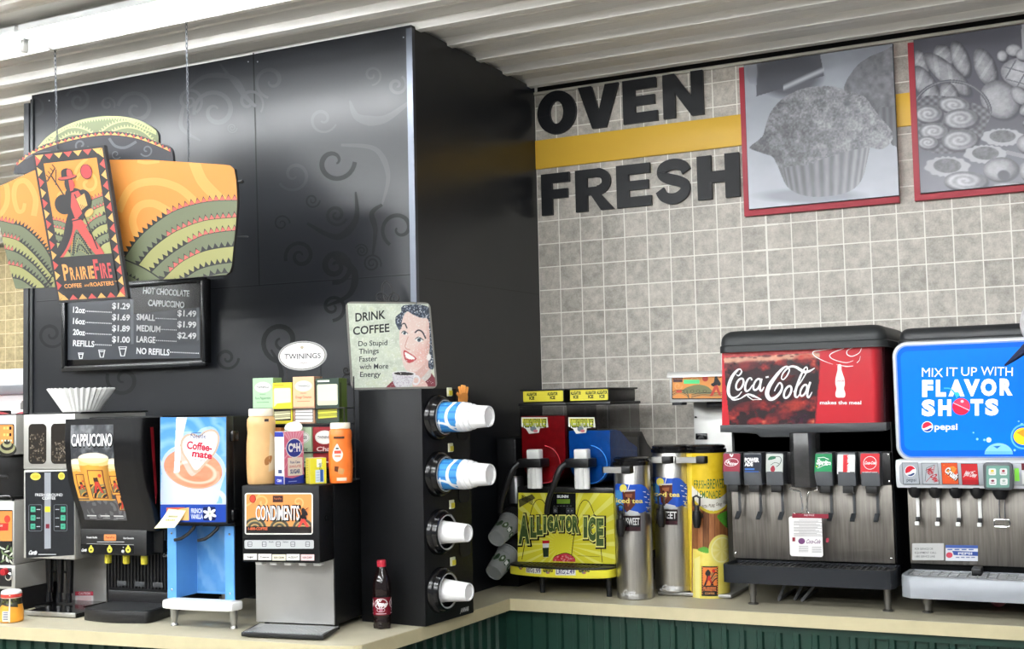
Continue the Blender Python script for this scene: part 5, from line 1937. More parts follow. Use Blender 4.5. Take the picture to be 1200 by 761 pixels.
def glassy(name, tint, fac=.12, rough=.08):
    m = bpy.data.materials.new(name)
    m.use_nodes = True
    nt = m.node_tree
    for n_ in list(nt.nodes):
        if n_.type != 'OUTPUT_MATERIAL':
            nt.nodes.remove(n_)
    tr_ = nt.nodes.new('ShaderNodeBsdfTransparent')
    tr_.inputs[0].default_value = lin(tint)
    gl = nt.nodes.new('ShaderNodeBsdfGlossy')
    gl.inputs['Roughness'].default_value = rough
    mx = nt.nodes.new('ShaderNodeMixShader')
    fr_ = nt.nodes.new('ShaderNodeLayerWeight')
    fr_.inputs[0].default_value = .5
    pw = nt.nodes.new('ShaderNodeMath')
    pw.operation = 'POWER'
    pw.inputs[1].default_value = 5.
    ad = nt.nodes.new('ShaderNodeMath')
    ad.operation = 'MULTIPLY_ADD'
    ad.inputs[1].default_value = .6
    ad.inputs[2].default_value = fac * .3
    nt.links.new(fr_.outputs['Facing'], pw.inputs[0])
    nt.links.new(pw.outputs[0], ad.inputs[0])
    nt.links.new(ad.outputs[0], mx.inputs[0])
    nt.links.new(tr_.outputs[0], mx.inputs[1])
    nt.links.new(gl.outputs[0], mx.inputs[2])
    nt.links.new(mx.outputs[0], nt.nodes['Material Output'].inputs[0])
    return m


HOPG = glassy('smoky_hopper_plastic', (206, 206, 208))
CLEARP = mat('clear_cup_plastic', (196, 200, 200), .35)
CLEARP.node_tree.nodes['Principled BSDF'].inputs['Alpha'].default_value = .42


def usec(hw, zt, zb, n=14):
    zc = zb + hw
    return [(-hw, zt), (-hw, zc)] + [(-hw * math.cos(k / n * PI), zc - hw * math.sin(k / n * PI)) for k in range(1, n)] + [(hw, zc), (hw, zt)]


for i, (xc, hw, col, zf, lab) in enumerate([(.2475, .0965, (150, 14, 22), None, 'red'), (.4415, .0890, (0, 92, 190), None, 'blue')]):
    x_ = xc - SX
    sec = usec(hw, 1.612 - .9, 1.305 - .9)
    ya, yb_ = -.53 - SY, -.215 - SY
    b = MB()
    n = len(sec)
    vs_ = [(x_ + p[0], ya, p[1]) for p in sec] + [(x_ + p[0], yb_, p[1]) for p in sec]
    vs_ += [(x_ + p[0] * .975, ya + .003, p[1] + .002) for p in sec] + [(x_ + p[0] * .975, yb_ - .003, p[1] + .002) for p in sec]
    fs = [(k, k + 1, n + k + 1, n + k) for k in range(n - 1)] + [tuple(range(n)), tuple(range(n, 2 * n))[::-1]]
    b.add(vs_[:2 * n], fs)
    b.build('hopper', HOPG, SL, recalc=False)
    # slush inside, heaped to the front
    hw2, zb2 = hw - .0045, 1.3095 - .9
    prof = [(-.526, 1.572), (-.40, 1.572), (-.22, 1.565)] if i == 0 else [(-.526, 1.513), (-.47, 1.514), (-.42, 1.508), (-.37, 1.485), (-.32, 1.462), (-.26, 1.445), (-.22, 1.43)]
    b = MB()
    rings = []
    for y_, zt_ in prof:
        rings.append([(x_ + p[0], y_ - SY, p[1]) for p in usec(hw2, zt_ - .9, zb2)])
    m_ = len(rings[0])
    fs = []
    for r_ in range(len(rings) - 1):
        for k in range(m_):
            fs.append((r_ * m_ + k, r_ * m_ + (k + 1) % m_, (r_ + 1) * m_ + (k + 1) % m_, (r_ + 1) * m_ + k))
    fs += [tuple(range(m_)), tuple((len(rings) - 1) * m_ + k for k in range(m_))[::-1]]
    b.add([p for r in rings for p in r], fs)
    b.build('slush_fill', mat(lab + '_slush', col, .28, noise=.18, nscale=38, bump=.15), SL)
    # pale arc modelled as the highlight circle on the slush front
    b = MB()
    b.tube([(x_ + .072 * math.cos(q), ya - .0015, 1.385 - .9 + .072 * math.sin(q)) for q in np.linspace(-1.9, 1.45, 22)], .0016, 6)
    b.build('highlight_arc', mat(lab + '_highlight_rim', tuple(min(255, c + 60) for c in col), .2), SL)
    # lid: flange, tapered box, yellow band
    b = MB()
    x0, x1 = x_ - hw - .004, x_ + hw + .005
    b.box(x0, x1, ya - .006, yb_ + .006, 1.611 - .9, 1.623 - .9, .003)
    b.box(x0 + .012, x1 - .012, ya + .012, yb_ - .02, 1.622 - .9, 1.672 - .9, .006)
    b.box(x0 + .004, x1 - .004, ya + .004, yb_ - .012, 1.670 - .9, 1.676 - .9, .002)
    b.build('lid', BLACK, SL)
    LB = Art()
    W_2 = (x1 - x0 - .03) * 1000
    LB.rrect(0, 0, W_2, 42, 4, (232, 220, 70))
    for k in range(2 if i == 0 else 3):
        cx = [W_2 * .22, W_2 * .74, 0][k] if i == 0 else [W_2 * .10, W_2 * .55, W_2 * .95][k]
        LB.text('ALLIGATOR', max(24, min(W_2 - 24, cx)), 18, 12, (40, 60, 30), w=44, bold=.04)
        LB.text('ICE', max(24, min(W_2 - 24, cx)), 33, 12, (40, 60, 30), w=22, bold=.04)
    LB.T = lambda P: np.stack([P[:, 0] / 1000, (42 - P[:, 1]) / 1000], -1)
    LB.build('lid_band', (lambda xx: lambda u, v, d: np.stack([xx + u, np.full_like(u, ya + .010) - d, v + 1.628 - .9], -1))(x0 + .015), SL, GLOSS)
    # sticker on the hopper front
    ST = Art(vfront((SX, -.5305), 0, 0), (600, 440, 6))
    o_ = 0 if i == 0 else 331
    ST.poly([(66 + o_, 296), (248 + o_, 296), (256 + o_, 366), (196 + o_, 372), (190 + o_, 404), (120 + o_, 412), (98 + o_, 376), (66 + o_, 360)], (240, 240, 232))
    ST.rect(74 + o_, 304, 244 + o_, 338, (222, 214, 80))
    ST.text('ALLIGATOR ICE', 159 + o_, 362, 52, (30, 40, 24), w=166, bold=.08)
    ST.text('ALLIGATOR ICE', 159 + o_, 360, 48, (176, 186, 66), w=158, bold=.02)
    ST.ell(150 + o_, 378, 22, 18, (120, 130, 140))
    ST.ell(166 + o_, 392, 16, 10, (214, 120, 130))
    ST.build('hopper_sticker', front(-.5305 - SY, .9), SL, GLOSS)
    # faucet: white piston, black collar, white lobed spout, black pull lever
    fx = (.2404 if i == 0 else .438) - SX
    f = MB().box(fx - .0265, fx + .0265, -.612 - SY, -.57 - SY, 1.395 - .9, 1.446 - .9, .005).build('faucet_piston', WHITE, SL)
    b = MB()
    for dx, dy in ((-.017, 0), (.0, -.008), (.017, 0), (0, .01)):
        b.lathe([(.012, 1.297 - .9), (.0135, 1.302 - .9), (.0135, 1.385 - .9)], (fx + dx - .002, -.592 - SY + dy, 0), seg=14)
    b.build('faucet_spout', WHITE, SL)
    b = MB()
    b.box(fx - .062, fx + .037, -.622 - SY, -.535 - SY, 1.377 - .9, 1.411 - .9, .006)
    b.build('faucet_collar', BLACK, SL)
    lv = smooth([(fx - .055, -.61 - SY, 1.396 - .9), (fx - .078, -.628 - SY, 1.37 - .9), (fx - .10, -.634 - SY, 1.315 - .9), (fx - .125, -.634 - SY, 1.255 - .9), (fx - .136, -.63 - SY, 1.205 - .9)], 5)
    b = MB()
    b.tube(lv, [.011, .012, .012, .011, .011, .010], 10)
    b.build('pull_lever', BLACK, SL)
# front artwork (the cartoon animal of the original is left off)
CS = (600, 570, 6.338)
a = Art(vfront((SX, -.551), 0, 0), CS)
fr_o = [(48, 50), (752, 52), (770, 580), (42, 560)]
a.poly(fr_o, (222, 214, 56))
a.clip(fr_o)
for k in range(26):
    q = 2 * PI * k / 26
    c0 = (370, 430)
    a.poly([(c0[0] + 60 * math.cos(q), c0[1] + 60 * math.sin(q)), (c0[0] + 700 * math.cos(q - .045), c0[1] + 700 * math.sin(q - .045)), (c0[0] + 700 * math.cos(q + .045), c0[1] + 700 * math.sin(q + .045))], (234, 230, 110))
a.clip(None)
a.poly([(50, 100), (150, 60), (175, 90), (56, 160)], (96, 92, 50))
for k in range(3):
    a.text('FROZEN FUN', 112, 108 + k * 14 - 14, 12, (40, 40, 30), w=90, rot=24, bold=.03)
for p in ([(75, 545), (105, 380), (140, 200), (170, 120), (205, 98), (240, 120), (270, 200)], [(440, 545), (465, 340), (490, 190), (515, 125), (545, 103), (580, 130), (620, 240), (655, 420), (672, 565)]):
    a.stroke(smooth(p, 6), 5, (58, 56, 24))
a.rect(272, 52, 475, 216, (16, 17, 18))
a.text('BUNN', 378, 86, 19, (220, 220, 220), w=84, bold=.05)
a.rect(335, 96, 432, 130, (96, 128, 40))
a.rect(306, 156, 340, 200, (58, 60, 64))
a.rect(404, 160, 462, 204, (58, 60, 64))
for x_, s_ in ((322, 'O'), (420, '<'), (446, '>')):
    a.text(s_, x_, 190, 16, (170, 172, 176))
for x_ in range(310, 450, 24):
    a.rect(x_, 146, x_ + 14, 149, (110, 110, 112))
LETT = [('A', 92, 412, 190, 82), ('L', 162, 372, 140, 46), ('L', 208, 352, 124, 44), ('I', 246, 338, 112, 22), ('G', 286, 330, 106, 46), ('A', 332, 326, 102, 50), ('T', 376, 326, 102, 44), ('O', 424, 330, 106, 50), ('R', 474, 338, 114, 48),
        ('I', 548, 372, 140, 28), ('C', 596, 392, 158, 58), ('E', 656, 428, 186, 54)]
for s_, x_, y_, h_, w_ in LETT:
    a.text(s_, x_ + 6, y_ + 8, h_ + 14, (22, 24, 16), w=w_ + 26, bold=.10)
for k, (s_, x_, y_, h_, w_) in enumerate(LETT):
    a.text(s_, x_, y_ + 3, h_ + 8, (232, 228, 130), w=w_ + 12, bold=.08)
for k, (s_, x_, y_, h_, w_) in enumerate(LETT):
    a.text(s_, x_, y_, h_, (70, 92, 50), w=w_, bold=.05)
for k, (s_, x_, y_, h_, w_) in enumerate(LETT):
    a.text(s_, x_ - 2, y_ - h_ * .5, h_ * .46, (112, 132, 74), w=w_ * .55, bold=.0)
a.text('R', 702, 436, 10, (60, 60, 30))
a.poly([(230, 420), (278, 418), (274, 526), (236, 528)], (222, 224, 226))
a.poly([(228, 404), (282, 402), (280, 424), (230, 426)], (190, 40, 44))
a.poly([(230, 458), (277, 456), (275, 524), (236, 526)], (46, 60, 40))
hp = smooth([(305, 556), (318, 528), (350, 512), (400, 500), (440, 512), (470, 540), (474, 562)], 5)
a.poly([(x_, y_ - 5) for x_, y_ in hp], (30, 26, 20))
a.poly(hp, (206, 70, 78))
rr_ = random.Random(3)
for k in range(46):
    x_, y_ = rr_.uniform(326, 456), rr_.uniform(516, 556)
    a.ell(x_, y_, 7, 5, (226, 150, 150) if k % 2 else (180, 36, 52), n=8, keep=k > 0)
a.stroke([(490, 516), (655, 524)], 3, (90, 88, 30))
a.build('front_art', front(-.551 - SY, .9), SL, GLOSS)
# curved drip tray
crv = [(.125, -.548), (.128, -.60), (.16, -.628), (.23, -.652), (.345, -.662), (.455, -.652), (.52, -.628), (.548, -.60), (.552, -.548)]
crv = smooth(crv, 4)
b = MB()
b.prism([(x_ - SX, y_ - SY) for x_, y_ in crv], 'Z', .973 - .9, 1.003 - .9)
dt = b.build('drip_tray', YEL, SL)
b = MB()
b.prism([((x_ - .3435) * 1.005, y_ - SY - .002) for x_, y_ in crv], 'Z', 1.003 - .9, 1.010 - .9, .002)
b.build('tray_rim', BLACK, dt)
b = MB()
for k in range(18):
    b.box(-.15 + .0175 * k, -.146 + .0175 * k, -.085, 0.0, .110, .112)
b.build('tray_grille', BLACKG, dt)
CVX = np.array([p[0] - SX for p in crv])
CVY = np.array([p[1] - SY for p in crv])
a = Art(vfront((SX, -.660), 0, 0), CS)
WT = (238, 238, 236)
a.poly([(96, 600), (218, 606), (216, 655), (94, 645)], WT)
a.poly([(324, 612), (470, 612), (470, 664), (324, 662)], WT)
VI = (76, 64, 120)
a.text('REG', 124, 641, 32, VI, w=46, rot=-3, bold=.01)
a.text('1.99', 184, 646, 34, VI, w=56, rot=-3, bold=.01)
a.stroke([(151, 606), (150, 648)], 2, (120, 120, 130))
a.text('LRG', 362, 652, 34, VI, w=62, rot=-1, bold=.01)
a.text('2.49', 433, 652, 34, VI, w=60, bold=.01)
a.stroke([(397, 613), (396, 662)], 2, (120, 120, 130))
for x_, y_ in [(50, 606), (268, 632), (528, 636)]:
    a.text('ALLIGATOR ICE', x_, y_ + 4, 26, (34, 40, 24), w=74 if x_ > 60 else 44, bold=.06)
    a.ell(x_, y_ + 12, 14, 8, (190, 120, 120))
    a.ell(x_ - 8, y_ + 8, 7, 7, (120, 130, 140))
a.build('price_strip', lambda u, v, d: np.stack([u, np.interp(u, CVX, CVY) - d, v - .9], -1), dt, PRINT, cuts=[(0, list(range(0, 760, 30)))])

# ================================================================== CLEAR CUPS IN THE CORNER
LD = thing('cup_holder', 'black counter cup and lid holder left of the slush machine in the dark corner', 'cup holder', (.07, -.36, .9))
MB().box(-.055, .032, -.115, .11, 0.0004, .586, .006).build('case', BLACKM, LD)
MB().lathe([(.030, .33), (.030, .43), (.027, .435)], (.028, -.112, 0), seg=24).build('lid_tube', mat('grey_ribbed_steel', (130, 130, 132), .3, .9, noise=.2, nscale=90, stretch=(60, 60, .5)), LD)
for k, (zz, lab) in enumerate([(1.106, 'upper clear plastic slush cup poking from the black holder in the corner'), (.975, 'lower clear plastic slush cup poking from the black holder in the corner')]):
    ax = Vector((-.004 if k == 0 else -.012, -.11, -.048 if k == 0 else -.065)).normalized()
    base = Vector((.090 if k == 0 else .076, -.64, zz))
    top = base - ax * .125
    c = thing('plastic_cup', lab, 'cup', tuple(base), 0, 'clear slush cups')
    q = (-ax).to_track_quat('Z', 'Y')
    c.rotation_mode = 'QUATERNION'
    c.rotation_quaternion = q
    b = MB()
    b.lathe([(.0, .004), (.029, .004), (.031, 0), (.034, .002), (.036, .02), (.0365, .022), (.040, .085), (.0425, .088), (.044, .118), (.0475, .12), (.0475, .125)], seg=30, cap=False)
    b.build('cup_wall', CLEARP, c)
    a = Art()
    for j in range(10):
        a.poly([(j * 36 + q_, r_) for q_, r_ in [(2, 40), (16, 34), (34, 46), (32, 66), (18, 74), (4, 62)]], (44, 74, 44) if j % 3 else (70, 92, 60))
    for j in range(10):
        a.ell(j * 36 + 18, 55, 6, 8, (196, 206, 196) if j % 2 else (24, 34, 24), n=10)
    a.rect(150, 40, 170, 60, (226, 228, 228))
    a.build('cup_print', lambda u, v, d: np.stack([(.0355 + v / 1000 * .06 + d) * np.cos(np.radians(u)), (.0355 + v / 1000 * .06 + d) * np.sin(np.radians(u)), v / 1000], -1), c, PRINT, cuts=[(0, list(range(0, 361, 12)))])
    MB().lathe([(.0485, .128), (.052, .128), (.052, .165), (.0485, .165)], seg=28, cap=False).build('cup_tube', BLACK, LD).matrix_world = Matrix.Translation(base - Vector(LD.location)) @ q.to_matrix().to_4x4()

# ================================================================== CUP TOWER
TW = thing('cup_dispenser', 'tall black cup dispenser cabinet with four side openings at the counter corner', 'cup dispenser', (.1927, -1.3509, .9), -4)
MB().box(-.262, 0, .002, .296, .0004, .780, .003).build('cabinet', BLACKM, TW)
TZ = [1.583 - .9, 1.393 - .9, 1.2005 - .9, 1.008 - .9]
TV = .086
GREYR = mat('rim_grey', (150, 150, 150), .35)
for i, z in enumerate(TZ):
    fl = MB().lathe([(.076, 0), (.076, .012), (.072, .018), (.068, .02), (.064, .034), (.058, .036), (.056, .02)], (0, TV, z), 'X', 40, cap=False).build('flange', BLACKG, TW)
    MB().lathe([(.0565, .034), (.0585, .0375), (.0555, .0385), (.0535, .034)], (0, TV, z), 'X', 40, cap=False).build('flange_rim', GREYR, fl)
    b = MB()
    b.lathe([(.056, .006), (.03, .010)], (0, TV, z), 'X', 30, cap=False)
    for k in range(8):
        q = k * PI / 4
        b.box(.012, .014, TV + .04 * math.cos(q) - .002, TV + .04 * math.cos(q) + .002, z + .04 * math.sin(q) - .002, z + .04 * math.sin(q) + .002)
    b.build('gripper', BLACK, fl)
    MB().box(.001, .006, .150, .178, z + .070, z + .100, .002).build('size_tag', mat('cream_tag', (226, 226, 196), .4), TW)
    MB().box(.006, .0072, .158, .178, z + .073, z + .090).build('tag_colour', mat('tag_yellow', (220, 206, 60), .4), TW)
b = MB()
for z0_, z1_ in [(.60, .70), (.385, .49), (.20, .30), (.07, .12)]:
    b.prism([(y_, z_) for y_, z_ in rrectp(.212, z0_, .278, z1_, .02)], 'X', .0005, .0030)
b.build('slot_shade', mat('matte_black_recess', (10, 10, 11), .7), TW)  # black plates standing in for the darkness inside the open slots
a = Art(lambda P: np.stack([P[:, 0] / 1000, (40 - P[:, 1]) / 1000], -1))
a.text('ANNAS', 30, 30, 14, (214, 214, 212), w=52, bold=.04, shear=.15)
a.stroke([(2, 34), (10, 24)], 3, (214, 214, 212))
a.build('maker_mark', lambda u, v, d: np.stack([.0004 + d, .205 + u, .004 + v], -1), TW)
HD = thing('hand_sticker', 'orange hand shaped sticker at the top back corner of the cup dispenser', 'sticker', (.1927, -1.3509, 1.66), -4)
b = MB()
b.prism([(.205, -.035), (.29, -.035), (.29, .018), (.205, .018)], 'X', .001, .004)
b.build('sticker_backing', BLACK, HD)
b = MB()
b.prism(smooth([(.222, -.03), (.268, -.03), (.276, -.005), (.262, .008), (.228, .008), (.218, -.008)], 3, True), 'X', .004, .0065)
for (x0_, z0_), (x1_, z1_) in [((.222, -.006), (.208, .004)), ((.230, .0), (.224, .026)), ((.242, .004), (.242, .032)), ((.254, .004), (.258, .030)), ((.266, .0), (.276, .024))]:
    b.cyl((.0055, x0_, z0_), (.0055, x1_, z1_), .0058, .0046, 8)
b.build('hand_shape', mat('hand_orange', (226, 150, 70), .5), HD)

BCUP = mat('white_cup', (238, 238, 238), .4)
for i, z in enumerate(TZ):
    lab = ['blue and white cup stack in the topmost opening of the black cup dispenser', 'blue and white cup stack in the second opening from the top', 'plain white foam cup in the third opening from the top', 'plain white foam cup in the lowest opening of the black cup dispenser'][i]
    th_ = math.radians(-4)
    px_ = .1927 - math.sin(th_) * TV
    py_ = -1.3509 + math.cos(th_) * TV
    c = thing('foam_cup', lab, 'cup', (px_, py_, z + .9), -4, 'cups in the black dispenser')
    if i < 2:
        b = MB()
        b.lathe([(.0525, .012), (.0525, .022), (.0500, .024), (.0482, .112), (.0478, .116), (.0474, .132), (.0432, .134), (.0426, .150), (.0388, .152), (.0350, .206), (.0340, .2105), (.0305, .2105), (.029, .204), (0, .204)], axis='X', seg=40, cap=False)
        b.build('cup_body', BCUP, c)
        a = Art()
        BL3, BL4 = (66, 150, 216), (44, 124, 200)
        a.rect(0, 26, 360, 118, BL3)
        for k in range(12):
            a.rect(k * 30 + 6, 26, k * 30 + 14, 112, BL4)
        for off in (0, 180):
            a.poly([(x_ + off, y_) for x_, y_ in smooth([(100, 74), (120, 80), (150, 70), (190, 66), (220, 74), (250, 96), (262, 112), (240, 100), (210, 84), (180, 78), (150, 82), (120, 92), (96, 90)], 4, True) if x_ + off < 360], (240, 242, 244))
            a.poly([(off + 0, 118), (off + 30, 104), (off + 70, 100), (off + 110, 112), (off + 150, 118)], (240, 242, 244))
            a.stroke(smooth([(off + 20, 30), (off + 24, 60), (off + 40, 90), (off + 44, 116)], 5), [6, 10, 8, 5], (240, 242, 244))
            a.stroke([(off + 10, 44), (off + 60, 36)], 5, (236, 240, 244))
            a.ell(off + 100, 108, 3, 2, (60, 70, 120), n=8)
        a.poly([(0, 120), (0, 110), (60, 106), (120, 112), (180, 108), (240, 113), (300, 108), (360, 112), (360, 120)], (240, 242, 244))
        a.build('cup_print', lambda u, v, d: np.stack([v / 1000, (np.interp(v, [24, 112, 116, 128], [.0500, .0482, .0478, .0475]) + .0003 + d) * np.cos(np.radians(u)), (np.interp(v, [24, 112, 116, 128], [.0500, .0482, .0478, .0475]) + .0003 + d) * np.sin(np.radians(u))], -1), c, PRINT, cuts=[(0, list(range(0, 361, 10))), (1, [112, 116])])
    else:
        b = MB()
        b.lathe([(.0395, .010), (.0395, .018), (.0378, .020), (.0365, .034), (.0295, .116), (.0285, .1185), (.0245, .1185), (.0235, .114), (0, .114)], axis='X', seg=40, cap=False)
        b.build('cup_body', FOAM, c)

# ================================================================== TIN SIGN ON THE TOWER
th_ = math.radians(47)
le = math.radians(13)
SO = np.array([-.123, -1.292, 1.6835])
TU = np.array([math.cos(th_), math.sin(th_), 0])
TN = np.array([math.sin(th_), -math.cos(th_), 0])
TVv = np.array([0, 0, math.cos(le)]) - TN * math.sin(le)
SWd, SHt = .312, .322
TS_ = thing('tin_sign', 'vintage cream tin sign of a smiling woman with coffee, on top of the cup dispenser', 'sign', tuple(SO))
NN = np.cross(TU, TVv)
pl_ = rrectp(0, 0, SWd, SHt, .02, 5)
b = MB()
fv = [tuple(u * TU + v * TVv) for u, v in pl_]
bv = [tuple(u * TU + v * TVv - NN * .003) for u, v in pl_]
n = len(pl_)
b.add(fv + bv, [tuple(range(n)), tuple(range(n, 2 * n))[::-1]] + [(k, (k + 1) % n, n + (k + 1) % n, n + k) for k in range(n)])
b.build('plate', mat('tin_edge', (120, 118, 112), .45, .5), TS_)
TH = homog([(78, 150), (588, 172), (655, 668), (143, 682)], [(0, SHt), (SWd, SHt), (SWd, 0), (0, 0)])
a = Art(TH)


def tin_fn(X, Y):
    g = np.zeros(X.shape + (3,)) + np.array((206., 214., 196.))
    n1 = fbm(X / 40, Y / 40, 4)
    n2 = fbm(X / 6, Y / 6, 3)
    g += (n1[..., None] - .5) * 46 + (n2[..., None] - .5) * 26
    g = put(g, np.clip((n1 - .6) * 5, 0, 1) * .35, (172, 178, 130))
    # collar and jacket
    g = put(g, inpoly(X, Y, [(600, 560), (660, 640), (660, 690), (520, 690), (590, 620)]), (118, 44, 56))
    g = put(g, inpoly(X, Y, [(345, 672), (390, 628), (420, 660), (420, 690), (345, 690)]), (128, 40, 52))
    g = put(g, inpoly(X, Y, smooth([(520, 590), (600, 550), (612, 600), (560, 640), (520, 620)], 3, True)), (200, 196, 190))
    # neck, face
    skin = np.array((226., 200., 190.))
    face = inpoly(X, Y, smooth([(432, 260), (455, 225), (520, 205), (575, 235), (596, 300), (600, 400), (592, 470), (570, 530), (520, 575), (480, 572), (452, 540), (432, 460), (418, 390), (420, 310)], 5, True))
    nk = inpoly(X, Y, [(500, 560), (596, 470), (604, 560), (560, 610), (520, 600)])
    g = put(g, nk, (210, 172, 162))
    g = put(g, face, skin)
    g = put(g, face * soft(edist(X, Y, 560, 480, 50, 60), .9) * .35, (220, 140, 130))
    g = put(g, face * soft(edist(X, Y, 600, 380, 26, 150), .8) * .5, (190, 140, 128))
    g = put(g, face * (np.clip((n2 - .45) * 3, 0, 1)) * .25, (240, 226, 220))
    # hair
    hair = inpoly(X, Y, smooth([(420, 330), (392, 290), (392, 250), (420, 225), (424, 190), (470, 182), (530, 184), (585, 205), (600, 260), (606, 330), (618, 420), (630, 548), (596, 545), (598, 440), (592, 340), (580, 270), (540, 262), (490, 240), (455, 222), (432, 262)], 4, True))
    g = put(g, hair, np.stack([44 + 70 * (n2 > .56), 54 + 70 * (n2 > .56), 68 + 72 * (n2 > .56)], -1))
    g = put(g, soft(edist(X, Y, 596, 490, 12, 20), .3), (236, 232, 228))

    def line(pts, w_, c):
        nonlocal g
        d = np.full(X.shape, 1e9)
        for (x0, y0), (x1, y1) in zip(pts[:-1], pts[1:]):
            t = np.clip(((X - x0) * (x1 - x0) + (Y - y0) * (y1 - y0)) / ((x1 - x0) ** 2 + (y1 - y0) ** 2 + 1e-9), 0, 1)
            d = np.minimum(d, np.hypot(X - x0 - t * (x1 - x0), Y - y0 - t * (y1 - y0)))
        g = put(g, soft(d - w_ / 2, 2), c)
    dk = (40, 42, 52)
    line(smooth([(424, 318), (432, 296), (446, 292), (460, 318)], 4), 7, dk)
    line(smooth([(510, 345), (528, 332), (552, 344), (572, 380)], 4), 8, dk)
    for cx, cy, rx, ry, ro in [(448, 348, 18, 10, 18), (535, 388, 24, 13, 14)]:
        g = put(g, soft(edist(X, Y, cx, cy, rx, ry, ro), .15), (236, 236, 232))
        g = put(g, soft(edist(X, Y, cx, cy, ry * .85, ry * .95), .2), (84, 104, 116))
        g = put(g, soft(edist(X, Y, cx, cy, ry * .4, ry * .45), .3), (24, 24, 30))
        line(smooth([(cx - rx, cy - 2), (cx - 4, cy - ry - 3), (cx + rx, cy + 2)], 4), 4.5, dk)
    line(smooth([(470, 370), (455, 420), (464, 440), (484, 444)], 4), 3.5, (190, 130, 122))
    g = put(g, inpoly(X, Y, smooth([(448, 448), (480, 462), (524, 494), (508, 514), (480, 522), (456, 500)], 4, True)), (190, 70, 76))
    g = put(g, inpoly(X, Y, smooth([(454, 460), (480, 470), (516, 496), (490, 502), (466, 490)], 4, True)), (246, 244, 240))
    # hand and cup
    g = put(g, inpoly(X, Y, smooth([(520, 610), (570, 620), (600, 660), (580, 690), (530, 690), (510, 650)], 4, True)), (222, 186, 176))
    g = put(g, inpoly(X, Y, [(386, 584), (524, 588), (505, 650), (490, 668), (415, 668), (396, 640)]), np.stack([214 - 30 * (n2 > .55), 212 - 36 * (n2 > .55), 216 - 30 * (n2 > .55)], -1))
    d = np.abs(edist(X, Y, 528, 622, 20, 24))
    g = put(g, (d < .22) & (X > 512), (226, 226, 230))
    g = put(g, soft(edist(X, Y, 455, 584, 70, 14, 2), .1), (232, 230, 230))
    g = put(g, soft(edist(X, Y, 455, 585, 58, 10, 2), .1), (34, 28, 28))
    g = put(g, (n2 > .74) & (Y > 150), (232, 232, 228))
    edge = np.minimum.reduce([X - 78 - (Y - 150) * .122, 588 + (Y - 172) * .135 - X, Y - 150 - (X - 78) * .043, 682 - (X - 143) * .027 - Y])
    g = put(g, np.clip((6 - edge) / 8, 0, 1) * (.4 + n1 * .5), (120, 116, 106))
    return g


def tin_g(X, Y):
    P = np.stack([X.ravel() / 1000, SHt - Y.ravel() / 1000, np.ones(X.size)], -1) @ TH.inv.T
    P = P[:, :2] / P[:, 2:]
    return tin_fn(P[:, 0].reshape(X.shape), P[:, 1].reshape(X.shape))


ga = Art(lambda P: np.stack([P[:, 0] / 1000, SHt - P[:, 1] / 1000], -1))
ga.grid(7, 7, SWd * 1000 - 7, SHt * 1000 - 7, 200, 200, tin_g)
ga.build('picture', flat((0, 0, 0), TU, TVv), TS_, print_mat('worn_tin_print', .38))
a.text('DRINK', 238, 266, 52, (34, 36, 40), w=184, rot=-4, bold=.008)
a.text('COFFEE', 247, 345, 50, (34, 36, 40), w=222, rot=-4, bold=.008)
for k, (s_, w_) in enumerate([('Do Stupid', 176), ('Things', 122), ('Faster', 110), ('with More', 174), ('Energy', 126)]):
    a.text(s_, 172 + 5 * k, 421 + 46 * k, 32, (52, 54, 60), w=w_, al='l', rot=-1.5)
a.build('lettering', flat((0, 0, 0), TU, TVv), TS_, PRINT, base=.0008)
# wrought iron easel behind it
ES = thing('easel', 'black wrought iron scroll easel holding up the tin coffee sign', 'easel', tuple(SO + NN * -.009))
IRON = mat('wrought_iron', (24, 24, 26), .5)
es = lambda P: [tuple(u * TU + v * TVv) for u, v in P]
top = SHt
b = MB()
b.tube(es(smooth([(.155, top - .05), (.148, top + .01), (.140, top + .035), (.142, top + .066), (.157, top + .080), (.172, top + .066), (.174, top + .035), (.164, top + .01), (.158, top - .05)], 6)), .0034, 8)
for sg in (-1, 1):
    b.tube(es([(.157 + sg * (.026 - x_), y_ + top + .016) for x_, y_ in spiral(0, 0, .024, 1.25, 0 if sg > 0 else 0, 1, 26)]), .003, 7)
b.build('crest', IRON, ES)
for left in (True, False):
    b = MB()
    for vv, rr_ in ((.035, .026), (.072, .016)):
        if left:
            b.tube(es([(-.012 + x_, vv + y_) for x_, y_ in spiral(0, 0, rr_, 1.3, 0, 1 if vv < .05 else -1, 26)]), .003, 7)
        else:
            b.tube(es([(SWd + .002 - .02 - x_ * .5, vv + y_) for x_, y_ in spiral(0, 0, rr_, 1.3, 0, 1, 20)]), .003, 7)
    b.build('side_scroll', IRON, ES)
MB().tube(es([(.157, top + .02), (.157, .2), (.157, .0)]), .0034, 8).tube(es([(-.01, .02), (.157, .02), (SWd * .98, .02)]), .0034, 8).tube([tuple(.157 * TU + .25 * TVv), tuple(.157 * TU + .12 * TVv - NN * .03), tuple(.157 * TU - NN * .052 + np.array([0, 0, -.0]))], .003, 8).build('stand', IRON, ES)

